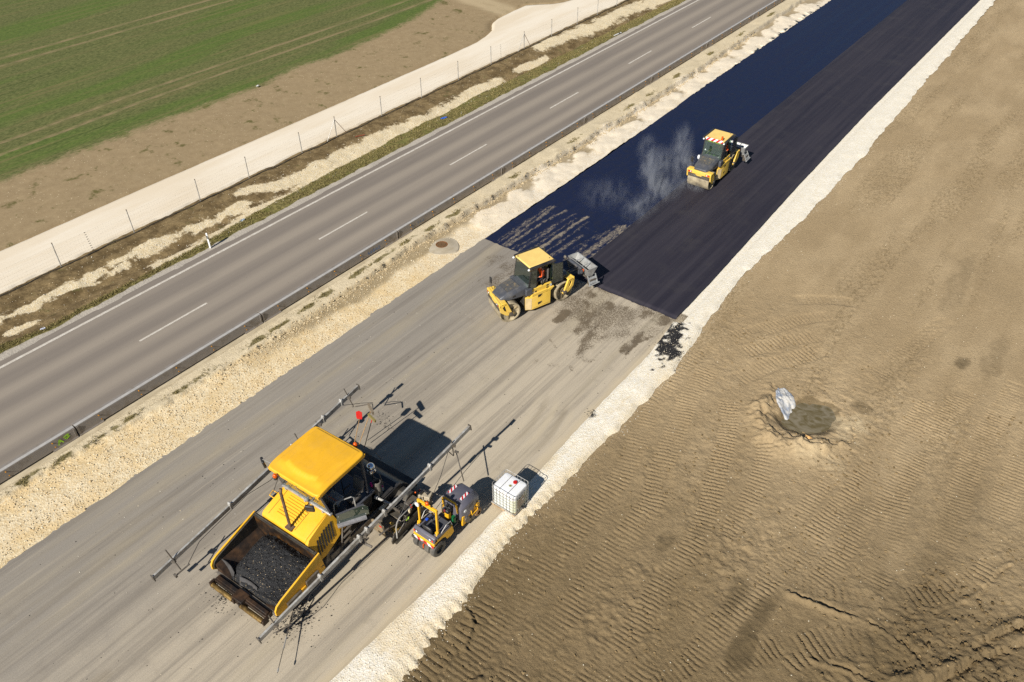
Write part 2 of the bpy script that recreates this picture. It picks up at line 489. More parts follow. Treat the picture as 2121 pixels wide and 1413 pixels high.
def a_gravelL(X, Y):
    r = np.zeros_like(X); nz = fbm(X * 1.8, Y * .9, 12, 5)
    for p, w0, soft in GV:
        d, s, sd = seg_dist(X, Y, p)
        r = np.maximum(r, np.clip(1.1 - .75 * (d + 1.2 * nz) / (w0 + soft * .5), 0, 1))
    return r
def grass_outer(Y):
    return np.interp(Y, [0, 9, 11, 17, 21, 28, 38, 49, 63, 81, 120], [-38.9, -38.93, -38.4, -38.6, -38.87, -39.6, -40.1, -40.2, -39.9, -39.5, -39.5])
def a_grassL(X, Y):
    o = grass_outer(Y) + .5 * fbm(X * .5, Y * .6, 21)
    return sst(-.1, .2, X - o) * sst(-37.95, -38.2, X + .35 * fbm(X * 1.5, Y * 1.2, 22))
def a_edgeL(X, Y):
    return sst(-38.2, -37.95, X + .35 * fbm(X * 1.5, Y * 1.2, 22))
def z_verge(X, Y):
    ditch = -.35 * np.exp(-((X + 40.0) / .9) ** 2)
    return .06 + ditch + .10 * fbm(X * .8, Y * .8, 31, 4) + .09 * fbm(X * 3.2, Y * 3.2, 33, 3) * sst(-38.1, -38.6, X) - .07 * sst(-38.2, -37.5, X) + .05 * a_grassL(X, Y) - .1 * sst(-42.6, -43.4, X)
t = NT('verge_soil')
n1 = t.noise(1.1, 6, .65); n2 = t.noise(9, 5, .68); n4 = t.noise(4, 6, .7)
soil = t.mix(t.ramp(n1, .35, .65), S(104, 86, 56), S(150, 128, 90))
soil = t.mix(t.ramp(n2, .3, .6, .45, 0), soil, S(72, 58, 36))
soil = t.mix(t.ramp(t.voro(4.5), .07, .13, 1, 0), soil, S(225, 208, 170))
soil = t.mix(t.ramp(t.noise(.8, 5, .65), .6, .7, 0, .6), soil, S(98, 96, 52))
gv = t.mix(t.ramp(t.voro(14, None, 'F1'), .1, .6), S(248, 238, 214), S(222, 202, 162))
gv = t.mix(t.ramp(n1, .45, .75, 0, .35), gv, S(206, 182, 138))
c = t.mix(t.ramp(t.math('ADD', t.math('MULTIPLY', t.attr('gravel'), .8), t.math('MULTIPLY', t.noise(3.2, 8, .78), 1.5)), .92, 1.2), soil, gv)
gr = t.mix(t.ramp(n4, .35, .68), S(88, 80, 44), S(152, 140, 86)); gr = t.mix(t.ramp(n1, .45, .7), gr, S(114, 114, 58))
c = t.mix(t.ramp(t.math('ADD', t.attr('grass'), t.math('MULTIPLY', n4, .5)), .55, .85), c, gr)
c = t.mix(t.ramp(t.math('ADD', t.attr('edge'), t.math('MULTIPLY', n4, .6)), .7, .95), c, t.mix(n2, S(165, 155, 140), S(205, 196, 182)))
t.pbr(c, .95, 0, t.bump(n2, .7, .05), .2)
grid_sheet('verge', np.concatenate([np.arange(-43.7, -42.4, .09), np.arange(-42.4, -37.55, .075)]), yspace(-12, 125, .085, .003, .3), z_verge, t.mat,
           {'gravel': a_gravelL, 'grass': a_grassL, 'edge': a_edgeL}, skirt=-.5, zoff=-.01)

# ---- old road
t = NT('old_asphalt')
tx = t.n.new('ShaderNodeSeparateXYZ'); t.link(t.coord(), tx.inputs[0]); X = tx.outputs[0]
wob = t.math('MULTIPLY', t.math('SUBTRACT', t.noise(.25, 3, .5, t.mapped(.3, .25, 1)), .5), .5)
Xw = t.math('ADD', X, wob)
lane = None
for xc, wd, am in ((-35.3, .55, 1), (-33.5, .62, .85), (-31.95, .55, 1), (-37.0, .35, .6), (-30.5, .4, .8)):
    b = t.ramp(t.math('ABSOLUTE', t.math('SUBTRACT', Xw, xc)), wd * 1.35, wd * .1, 0, am)
    lane = b if lane is None else t.math('MAXIMUM', lane, b)
st = t.noise(1.4, 5, .6, t.mapped(1.6, .035, 1)); fine = t.noise(38, 3, .8); mid = t.noise(8, 4, .6)
lane = t.math('ADD', t.math('MULTIPLY', lane, .85), t.math('MULTIPLY', t.math('SUBTRACT', st, .45), .9), clamp=True)
c = t.mix(lane, S(141, 131, 120), S(170, 158, 142))
c = t.mix(t.ramp(fine, .35, .7, .24, 0), c, S(86, 78, 72))
c = t.mix(t.ramp(t.noise(.35, 5, .6, t.mapped(1, .2, 1)), .55, .7, 0, .25), c, S(120, 111, 102))
c = t.mix(t.ramp(t.voro(1.3), .02, .035, .6, 0), c, S(72, 66, 62))
c = t.mix(t.ramp(t.voro(26), .05, .1, .5, 0), c, S(205, 190, 165))
c = t.mix(t.ramp(mid, .55, .75, 0, .25), c, S(150, 138, 122))
t.pbr(c, .85, 0, t.bump(fine, .25, .008), .3); road_mat = t.mat
def w_road(X, Y):
    return X + np.where(X < -37.6, .14 * fbm(Y * .7, Y * 0, 41, 5) - .05, 0)
grid_sheet('road', np.array([-37.72, -37.5, -36, -34, -32, -30.02]), yspace(-14, 130, .25, 0), None, road_mat, None, w_road, zoff=.0)

t = NT('road_paint'); n = t.noise(26, 4, .75); n2 = t.noise(3, 4, .6)
c = t.mix(t.ramp(t.math('ADD', n, t.math('MULTIPLY', n2, .35)), .5, .72), S(243, 238, 226), S(200, 190, 175))
t.pbr(c, .6, 0, None, .3); paint = t.mat
def strip(name, x0, x1, y0, y1, z, mat, n=40, wob=.006):
    ys = np.linspace(y0, y1, n)
    xl = x0 + wob * (RNG.random(n) - .5) * 2; xr = x1 + wob * (RNG.random(n) - .5) * 2
    co = np.concatenate([np.stack([xl, ys, np.full(n, z)], 1), np.stack([xr, ys, np.full(n, z)], 1)])
    F = np.array([(i, i + n, i + n + 1, i + 1) for i in range(n - 1)])
    return mesh_np(name, co, F, mat, 'structure', False)
strip('road_edge_line', -37.29, -37.12, -14, 130, .005, paint, 600)
for k in range(-1, 11):
    y0 = 1.43 + 12.0 * k
    strip('centre_line_dash', -33.70, -33.57, y0, y0 + 4.05, .005, paint, 14, .004)

# ---- concrete footing of the steel barrier and the soil bank beside the new carriageway
t = NT('footing_concrete'); n = t.noise(2.5, 6, .65, t.mapped(1, .3, 1)); n2 = t.noise(30, 4, .7)
c = t.mix(t.ramp(n, .35, .7), S(184, 170, 142), S(222, 208, 178)); c = t.mix(t.ramp(n2, .3, .6, .3, 0), c, S(150, 134, 106))
t.pbr(c, .9, 0, t.bump(n2, .3, .01), .25)
m = MB(); m.prism([(-30.35, -.3), (-29.46, -.3), (-29.48, .07), (-29.52, .085), (-30.0, .09), (-30.02, .02), (-30.35, .02)], 'y', -14, 130)
tag(m.build('barrier_footing', t.mat), kind='structure')

def crumb(Y):
    """x of the broken lip of the soil bank"""
    b = np.interp(Y, [-15, 4, 7, 9.7, 14, 18.4, 23.7, 28, 34, 45, 59, 69, 90, 130], [-28.9, -28.85, -28.75, -28.45, -28.25, -28.2, -28.25, -28.35, -28.2, -27.9, -27.7, -27.9, -28.1, -28.3])
    return b + .22 * fbm(Y * .8, Y * 0 + 2, 51, 3) + .28 * fbm(Y * 2.2, Y * 0 + 7, 52, 4)
def base_edge(Y):
    return -25.85 + .10 * fbm(Y * .3, Y * 0 + 5, 55, 3) + .14 * fbm(Y * 2.4, Y * 0 + 8, 56, 4) - .028 * np.maximum(Y - 55, 0)
def z_bank(X, Y):
    return z_bank0(X, Y) + .09 * np.sqrt(a_heap(X, Y)) * (1 + .8 * fbm(X * 3, Y * 3, 68, 4))
def z_bank0(X, Y):
    e = crumb(Y); lip = sst(.10, -.06, X - e + .16 * fbm(X * 4, Y * 4, 57, 4))
    near = sst(30, 20, Y)
    low = .03 + .10 * sst(0.0, -1.6, X + 26.6)
    heaps = (.22 * np.maximum(0, fbm(X * .9, Y * .55, 58, 4) + .12)) * sst(-26.3, -27.0, X) * sst(24, 36, Y)
    z = low + heaps + lip * (.36 - .20 * near) + .05 * fbm(X * 2.2, Y * 2.2, 59, 4) + .045 * fbm(X * 8, Y * 8, 60, 3) * (.15 + .65 * sst(.6, -.1, X - e) * sst(-.7, -.1, X - e) + .9 * near * (sst(-27.0, -27.5, X) + .6 * sst(-26.6, -26.3, X)))
    z = z - .05 * sst(-26.3, -25.7, X)
    return np.where(X < -29.2, np.minimum(z, .0) * 0 + .05 + .03 * fbm(X * 3, Y * 3, 61), z)
def a_bank(X, Y):      # 1 = pale crust above the lip
    return sst(.06, -.1, X - crumb(Y))
def a_yel(X, Y):       # warm yellow chippings near the camera, paler far away
    return np.clip(sst(40, 22, Y) + .6 * fbm(X * .7, Y * .25, 63), 0, 1)
HP = [(-26.95 + .25 * math.sin(k * 2.1), 33.5 + 1.35 * k + .5 * math.sin(k * 3.7), .62 + .22 * math.sin(k * 1.3 + 1)) for k in range(40)]
def a_heap(X, Y):
    r = np.zeros_like(X); nz = fbm(X * 2.2, Y * 2.2, 67, 4)
    for hx, hy, hr in HP:
        k = (np.abs(Y - hy) < 2) & (np.abs(X - hx) < 2)
        if k.any(): r[k] = np.maximum(r[k], np.clip(1.25 - np.hypot((X[k] - hx) / hr, (Y[k] - hy) / (hr * 1.5)) + 1.3 * nz[k], 0, 1))
    return r
def a_scar(X, Y):      # grey-brown freshly dug face, its grazing-light darkness also put into the colour
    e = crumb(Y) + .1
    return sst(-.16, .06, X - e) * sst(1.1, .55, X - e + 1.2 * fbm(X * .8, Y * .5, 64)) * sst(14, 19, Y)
PL = [(-29.0, 5.2), (-28.85, 6.6), (-28.75, 8.2), (-28.75, 9.9), (-28.6, 12.2), (-28.6, 13.6), (-28.6, 16.9), (-28.6, 18.3), (-28.75, 20.2), (-28.8, 21.5), (-28.85, 24.0), (-28.8, 25.3), (-28.75, 27.6), (-28.6, 29.9), (-28.5, 31.9),
      (-28.5, 38.0), (-28.4, 44.9), (-28.3, 52.3), (-28.2, 55.4), (-28.3, 60.2), (-28.4, 66.5), (-28.5, 73), (-28.5, 80)]
def a_weed(X, Y):
    r = np.zeros_like(X)
    for k, (px, py) in enumerate(PL):
        d = np.hypot((X - px) / .2, (Y - py) / (.7 + .5 * ((k * 7) % 5) / 5))
        r = np.maximum(r, .8 * sst(1.3, .2, d + 2.4 * fbm(X * 2.5, Y * 2.5, 66)))
    return r
t = NT('bank_chippings')
n1 = t.noise(.9, 6, .65); n2 = t.noise(11, 5, .68); vr = t.voro(15.0); vc = t.voro(15.0, None, 'F1', 'Color')
sepc = t.n.new('ShaderNodeSeparateColor'); t.link(vc, sepc.inputs[0])
yel = t.mix(sepc.outputs[0], S(220, 195, 150), S(243, 226, 190)); yel = t.mix(t.ramp(n1, .42, .66, 0, .65), yel, S(226, 196, 142))
pale = t.mix(sepc.outputs[0], S(226, 208, 178), S(248, 238, 218)); pale = t.mix(t.ramp(n1, .45, .72, 0, .4), pale, S(228, 206, 168))
c = t.mix(t.attr('yel'), pale, yel)
crust = t.mix(n1, S(212, 194, 158), S(232, 216, 184)); crust = t.mix(t.ramp(n2, .35, .6, .3, 0), crust, S(168, 148, 112))
c = t.mix(t.attr('crust'), c, crust)
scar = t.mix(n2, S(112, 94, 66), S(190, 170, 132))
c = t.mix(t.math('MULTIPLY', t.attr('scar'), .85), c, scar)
c = t.mix(t.ramp(t.attr('heap'), .05, .35, 0, .6), c, t.mix(n1, S(236, 218, 188), S(248, 236, 214)))
c = t.mix(t.ramp(t.math('ADD', t.attr('weed'), t.math('MULTIPLY', n2, .8)), .8, 1.1, 0, .85), c, t.mix(n2, S(88, 80, 46), S(136, 124, 76)))
c = t.mix(t.ramp(n2, .28, .5, .16, 0), c, S(140, 116, 74))
t.pbr(c, .95, 0, t.bump(t.math('ADD', vr, n2), .5, .025), .2)
def w_bank(X, Y):
    return np.where(X > -25.95, base_edge(Y), X)
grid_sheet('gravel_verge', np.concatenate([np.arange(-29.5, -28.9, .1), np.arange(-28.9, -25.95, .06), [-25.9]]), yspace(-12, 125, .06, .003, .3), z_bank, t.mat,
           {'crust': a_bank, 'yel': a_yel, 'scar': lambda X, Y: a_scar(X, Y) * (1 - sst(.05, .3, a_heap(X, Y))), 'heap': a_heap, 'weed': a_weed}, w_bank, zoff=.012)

# ---- base course (grey milled bed)
def a_damp(X, Y):
    r = np.zeros_like(X); nz = fbm(X * 1.6, Y * 1.2, 71, 5)
    def band(p, w0, amp, soft=.25, k=.9):
        d, s, sd = seg_dist(X, Y, smooth_poly(p)); return amp * sst(w0 + soft, w0 - soft * .3, d + k * nz)
    r = np.maximum(r, band([(-17.6, 29.6), (-16.7, 28.6), (-16.0, 27.6), (-15.4, 26.7), (-15.3, 25.9)], .4, .62, .4, 1.6))
    r = np.maximum(r, band([(-18.6, 30.7), (-17, 30.3), (-15.2, 30.5), (-13.6, 30.9)], .35, .7, .4))
    r = np.maximum(r, band([(-17.9, 27.4), (-17.85, 28.4)], .16, 1.0, .12, .35))
    r = np.maximum(r, band([(-13.6, 29.2), (-13.75, 28.4), (-13.7, 27.5)], .26, .8, .2, .6))
    r = np.maximum(r, band([(-16.6, 24.2), (-16.0, 24.5), (-15.2, 25.0)], .22, .5, .3, 1.3))
    r = np.maximum(r, band([(-23.9, 29.9), (-21.9, 30.2), (-20.6, 30.9)], .5, .42, .5, 1.2))
    r = np.maximum(r, band([(-22.6, 27.6), (-22.2, 29.4)], .4, .45, .4, 1.2))
    for x0 in (-23.2, -22.6, -21.8, -21.1):
        r = np.maximum(r, band([(x0, 31.4), (x0 - .1, 28.6), (x0 - .05, 27.0)], .10, .45, .12, .4))
    r = np.maximum(r, band([(-17.8, 26.3), (-16.7, 25.7), (-15.7, 25.3)], .03, .6, .06, .25)); r = np.maximum(r, band([(-16.5, 26.1), (-15.06, 24.7)], .04, .7, .06, .25))
    r = r * np.clip(.85 + 2.2 * fbm(X * 3, Y * 1.2, 72, 4), .1, 1.3); r = np.maximum(r, sst(2.8, .4, np.hypot((X + 16.2) / 1.7, (Y - 29.4) / 1.25) + 2.4 * nz) * .62); r = np.maximum(r, .6 * sst(1.6, .1, 31.6 - Y + 2.4 * nz) * sst(-18.8, -17.5, X))
    return r
def a_arc(X, Y):
    r = np.zeros_like(X)
    A = [(-14.5, 22.9), (-14.1, 21.6), (-13.85, 20.1), (-13.95, 18.8)]
    for off, am in ((0, 1), (.5, -.8), (-.55, -.7), (.85, .7), (-.95, .5)):
        d, s, sd = seg_dist(X, Y, smooth_poly([(x + off, y) for x, y in A])); r = r + am * sst(.2, .06, d) * sst(0, 1, s) * sst(4.4, 3, s)
    d, s, sd = seg_dist(X, Y, smooth_poly([(-21.2, -.6), (-20.2, .2), (-19.2, 1.3), (-18.9, 2.6)])); r = r - .7 * sst(.3, .05, d)
    return r
def a_dirtyedge(X, Y):
    return sst(.45, .0, np.abs(X + 12.75) + .5 * fbm(X, Y * .8, 74)) * sst(32, 31, Y)
t = NT('base_course')
sx = t.n.new('ShaderNodeSeparateXYZ'); t.link(t.coord(), sx.inputs[0])
st = t.noise(1.1, 6, .66, t.mapped(1.6, .035, 1)); st2 = t.noise(4.2, 6, .68, t.mapped(1.6, .03, 1)); fine = t.noise(30, 4, .75); mid = t.noise(1.6, 6, .65)
across = t.ramp(t.math('ADD', sx.outputs[0], t.math('MULTIPLY', t.math('SUBTRACT', mid, .5), 3)), -23.5, -15.5)
c = t.mix(across, S(160, 152, 140), S(206, 192, 168))
c = t.mix(t.ramp(st, .44, .66, 0, .55), c, S(122, 114, 105))
c = t.mix(t.ramp(st2, .52, .7, 0, .45), c, S(196, 184, 164))
c = t.mix(t.ramp(t.noise(9, 5, .7, t.mapped(1.4, .03, 1)), .55, .72, 0, .4), c, S(112, 102, 90))
c = t.mix(t.ramp(t.noise(.5, 5, .6, t.mapped(1.2, .1, 1)), .5, .68, 0, .5), c, S(184, 170, 142))
c = t.mix(t.ramp(fine, .38, .62, .28, 0), c, S(100, 91, 79))
c = t.mix(t.ramp(t.noise(.9, 7, .72), .54, .7, 0, .3), c, S(140, 130, 116))
c = t.mix(t.ramp(t.noise(13, 6, .8), .58, .7, 0, .35), c, S(210, 196, 170))
c = t.mix(t.ramp(t.voro(14), .05, .1, .55, 0), c, S(226, 214, 190))
c = t.mix(t.ramp(t.voro(7.1), .035, .06, .8, 0), c, S(70, 64, 58))
c = t.mix(t.ramp(t.voro(.9), .016, .026, .8, 0), c, S(235, 226, 208))
c = t.mix(t.math('MULTIPLY', t.attr('arc'), .45, clamp=True), c, S(206, 190, 160))
c = t.mix(t.math('MULTIPLY', t.attr('arc'), -.4, clamp=True), c, S(140, 126, 102))
dm = t.ramp(t.math('ADD', t.attr('damp'), t.math('MULTIPLY', t.math('SUBTRACT', t.noise(13, 9, .82, t.mapped(1.3, .7, 1)), .5), 3.0)), .30, .78)
c = t.mix(t.math('MULTIPLY', t.math('MULTIPLY', dm, .85), t.ramp(t.attr('damp'), .05, .25)), c, t.mix(mid, S(70, 58, 42), S(108, 92, 70)))
c = t.mix(t.math('MULTIPLY', t.attr('edge'), .4), c, S(216, 196, 158))
t.pbr(c, .9, 0, t.bump(fine, .3, .012), .25); base_mat = t.mat
def w_base(X, Y):
    return np.where(X < -26.2, base_edge(Y) - .25, X)
grid_sheet('road_bed', np.concatenate([[-26.3], np.arange(-26.1, -12.3, .09)]), yspace(-12, 31.9, .085, 0), None, base_mat, {'damp': a_damp, 'arc': a_arc, 'edge': a_dirtyedge}, w_base, zoff=.0)

# ---- fresh asphalt, two lanes
def a_track(X, Y):
    r = np.zeros_like(X); nz = fbm(X * 5, Y * 2.2, 81, 4)
    for p, w0, am in (([(-23.4, 31.3), (-23.2, 35.0)], .08, .6), ([(-22.1, 31.3), (-21.9, 36.8)], .05, .6), ([(-24.85, 31.4), (-24.9, 36.9)], .05, .6), ([(-20.75, 31.6), (-20.3, 37.5)], .05, .55), ([(-24.2, 31.2), (-20.0, 31.2)], .12, .45),([(-25.05, 31.3), (-25.0, 35.3)], .05, .5), ([(-24.5, 31.3), (-24.65, 37.1)], .09, .7), ([(-24.25, 31.6), (-24.1, 35), (-23.8, 37.1)], .06, .75),
                      ([(-23.75, 31.6), (-23.1, 37.1)], .06, .6), ([(-22.62, 31.4), (-22.33, 37.2)], .10, .9), ([(-22.95, 31.4), (-22.75, 36.6)], .06, .6), ([(-21.55, 32.0), (-21.35, 35.2)], .12, .6), ([(-21.0, 33.6), (-20.6, 36)], .1, .45),
                      ([(-20.1, 33.0), (-19.9, 37.6)], .20, .7), ([(-19.66, 33.2), (-19.6, 38)], .05, .8), ([(-25.45, 36.3), (-20.7, 36.05)], .035, .45)):
        d, s, sd = seg_dist(X, Y, p); r = np.maximum(r, am * sst(w0 + .16, w0 - .10, d + .30 * nz))
    return r * sst(31.25, 31.6, Y)
def w_left(X, Y):
    e = np.interp(Y, [31, 45, 56, 72, 90, 130], [-25.78, -25.7, -25.92, -26.55, -27.3, -29.0]) + .05 * fbm(Y * 1.6, Y * 0 + 4, 85, 4)
    return np.where(X < -25.6, e, X)
t = NT('tack_coated_asphalt')
st = t.noise(.9, 5, .6, t.mapped(2, .05, 1)); fine = t.noise(45, 3, .8); mid = t.noise(2.5, 5, .6)
tk = t.math('MULTIPLY', t.ramp(t.math('ADD', t.math('MULTIPLY', t.attr('track'), .8), t.math('MULTIPLY', t.math('SUBTRACT', t.noise(9, 8, .82, t.mapped(1.5, .45, 1)), .5), 2.6)), .22, .85), t.ramp(t.attr('track'), .03, .35, 0, .85))
c = t.mix(st, (.0042, .0080, .030), (.0078, .0125, .043))  # blue of the reflected sky is put into the base colour
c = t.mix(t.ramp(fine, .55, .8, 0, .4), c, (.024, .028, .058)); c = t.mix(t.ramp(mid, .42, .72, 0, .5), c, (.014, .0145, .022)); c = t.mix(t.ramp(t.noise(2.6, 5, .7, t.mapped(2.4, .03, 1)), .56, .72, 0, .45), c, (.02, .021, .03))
c = t.mix(tk, c, t.mix(t.noise(6, 6, .7), S(112, 98, 80), S(200, 186, 160)))
rg = t.math('ADD', t.ramp(st, .3, .7, .44, .58), t.math('MULTIPLY', tk, .5), clamp=True)
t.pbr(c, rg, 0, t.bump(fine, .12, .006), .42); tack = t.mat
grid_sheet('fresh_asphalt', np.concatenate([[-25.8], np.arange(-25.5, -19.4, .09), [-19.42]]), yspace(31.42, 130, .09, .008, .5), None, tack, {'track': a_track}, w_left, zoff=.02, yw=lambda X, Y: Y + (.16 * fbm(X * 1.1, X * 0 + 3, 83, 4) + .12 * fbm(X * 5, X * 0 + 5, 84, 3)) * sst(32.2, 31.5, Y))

def w_right(X, Y):
    e = np.interp(Y, [31, 35.4, 49, 63, 100, 130], [-12.95, -13.0, -13.35, -13.55, -13.5, -13.5]) + .045 * fbm(Y * 1.8, Y * 0 + 4, 87, 4)
    u = np.where(X > -13.6, (X + 13.6) / .75, 0)
    return np.where(X > -13.6, -13.6 + u * (e + .5 + 13.1 + .0), X + np.where(X < -19.35, .07 * fbm(Y * .9, Y * 0 + 3, 88, 4) + .05 * fbm(Y * 4, Y * 0 + 3, 188, 3), 0))
def z_right(X, Y):
    e = np.interp(Y, [31, 35.4, 49, 63, 100, 130], [-12.95, -13.0, -13.35, -13.55, -13.5, -13.5])
    z = .085 * sst(e + .32, e - .05, X) + .003
    z = z * sst(31.28, 31.55, Y + .10 * fbm(X * 2, Y * 0, 89, 3)) + .012
    return np.where(X < -19.45, .03, z)
t = NT('hot_asphalt_mat')
st = t.noise(1.0, 6, .65, t.mapped(2.2, .06, 1)); fine = t.noise(40, 4, .8); mid = t.noise(.55, 5, .6)
c = t.mix(t.ramp(st, .3, .7), (.019, .0165, .025), (.033, .029, .038))
c = t.mix(t.ramp(fine, .55, .8, 0, .5), c, (.06, .056, .062))
c = t.mix(t.ramp(t.voro(9), .035, .07, .45, 0), c, S(150, 128, 110))
c = t.mix(t.ramp(mid, .5, .75, 0, .45), c, (.045, .04, .042))
t.pbr(c, t.ramp(st, .3, .7, .62, .75), 0, t.bump(fine, .5, .012), .35); hot = t.mat
grid_sheet('fresh_asphalt', np.concatenate([np.arange(-19.62, -13.6, .12), np.arange(-13.6, -12.84, .05)]), yspace(31.25, 130, .06, .012, .5), z_right, hot, None, w_right, yw=lambda X, Y: Y + (.14 * fbm(X * 1.3, X * 0 + 3, 183, 4) + .10 * fbm(X * 6, X * 0 + 5, 184, 3)) * sst(32.2, 31.3, Y))

# ---- white chippings shoulder on the right
def gr_out(Y):
    b = np.interp(Y, [-5, 8.3, 10.2, 13.2, 16.3, 19.4, 23, 27.2, 30.5, 36.6, 43.3, 56.3, 70.2, 100, 130], [-10.8, -10.9, -11.05, -11.3, -11.55, -11.3, -11.2, -11.1, -11.4, -11.9, -11.55, -11.4, -11.7, -12.2, -12.4])
    cle = .20 * (np.abs(np.sin(Y * PI / .42)) ** 1.5) * sst(22, 14, Y) * (vn(Y * .5, Y * 0, 91) * 1.2)
    return b + .35 * fbm(Y * .45, Y * 0 + 1, 92, 3) + .30 * fbm(Y * 2.0, Y * 0 + 6, 93, 4) + cle
def gr_in(Y):
    return np.where(Y < 31.3, np.interp(Y, [-12, 7, 9.5, 12, 16, 24, 28, 31.3], [-12.85, -12.78, -12.66, -12.5, -12.53, -12.7, -12.66, -12.98]), -13.75) + .06 * fbm(Y * 2.6, Y * 0 + 2, 94, 4)
def w_shoulder(X, Y):
    u = X; a = gr_in(Y); b = gr_out(Y)
    return a + u * (b - a)
def z_shoulder(X, Y):
    u = (X - gr_in(Y)) / (gr_out(Y) - gr_in(Y))
    z = .075 * sst(0, .12, u) * sst(1.0, .8, u) + .05 * fbm(X * 1.2, Y * 1.2, 95, 3) + .03 * fbm(X * 9, Y * 9, 96, 3)
    cl = -.05 * (np.sin(Y * 2 * PI / .42) > .6) * sst(.5, .8, u) * sst(22, 14, Y)
    e = np.interp(Y, [31, 35.4, 49, 63, 100, 130], [-12.95, -13.0, -13.35, -13.55, -13.5, -13.5]) + .38
    z = (z + cl * .8) * np.where(Y > 31, sst(e - .05, e + .55, X), 1.0)
    return z + .02 - .05 * sst(.9, 1, u) - np.where(Y > 31, .06 * sst(e + .1, e - .1, X), 0)
def a_tan(X, Y):
    u = (X - gr_in(Y)) / (gr_out(Y) - gr_in(Y))
    return np.clip(sst(.35, .95, u + 1.1 * fbm(X * .9, Y * .35, 97)) * sst(38, 18, Y) + .8 * sst(.08, .22, fbm(X * .8, Y * .45, 98)) * sst(32, 27, Y), 0, 1)
def a_spill(X, Y):
    nz = fbm(X * 3.5, Y * 3.5, 99, 5)
    d1 = np.hypot((X + 12.15 + .22 * (Y - 29)) / .62, (Y - 29.5) / 1.9); d2 = np.hypot((X + 12.5) / .3, (Y - 22.7) / .35)
    return np.maximum(sst(1.1, .55, d1 + 2.4 * nz) * .9, .7 * sst(1.1, .3, d2 + 1.8 * nz))
t = NT('white_chippings')
n1 = t.noise(1.2, 6, .65); n2 = t.noise(22, 4, .75); vc = t.voro(16, None, 'F1', 'Color'); sepc = t.n.new('ShaderNodeSeparateColor'); t.link(vc, sepc.inputs[0])
c = t.mix(sepc.outputs[0], S(240, 228, 202), S(254, 248, 234))
c = t.mix(t.ramp(n2, .3, .55, .2, 0), c, S(206, 186, 146))
c = t.mix(t.math('MULTIPLY', t.attr('tan'), .6), c, t.mix(sepc.outputs[1], S(216, 188, 136), S(240, 220, 178)))
c = t.mix(t.ramp(t.voro(5), .03, .06, .6, 0), c, S(120, 104, 80))
c = t.mix(t.ramp(t.math('ADD', t.attr('spill'), t.math('MULTIPLY', t.math('SUBTRACT', t.noise(20, 9, .85), .5), 3.4)), .34, .66), c, (.018, .017, .018))
t.pbr(c, .95, 0, t.bump(t.math('ADD', n2, t.voro(16)), .5, .03), .2)
grid_sheet('road_shoulder', np.linspace(0, 1, 26), yspace(-12, 130, .06, .003, .3), z_shoulder, t.mat, {'tan': a_tan, 'spill': a_spill}, w_shoulder)

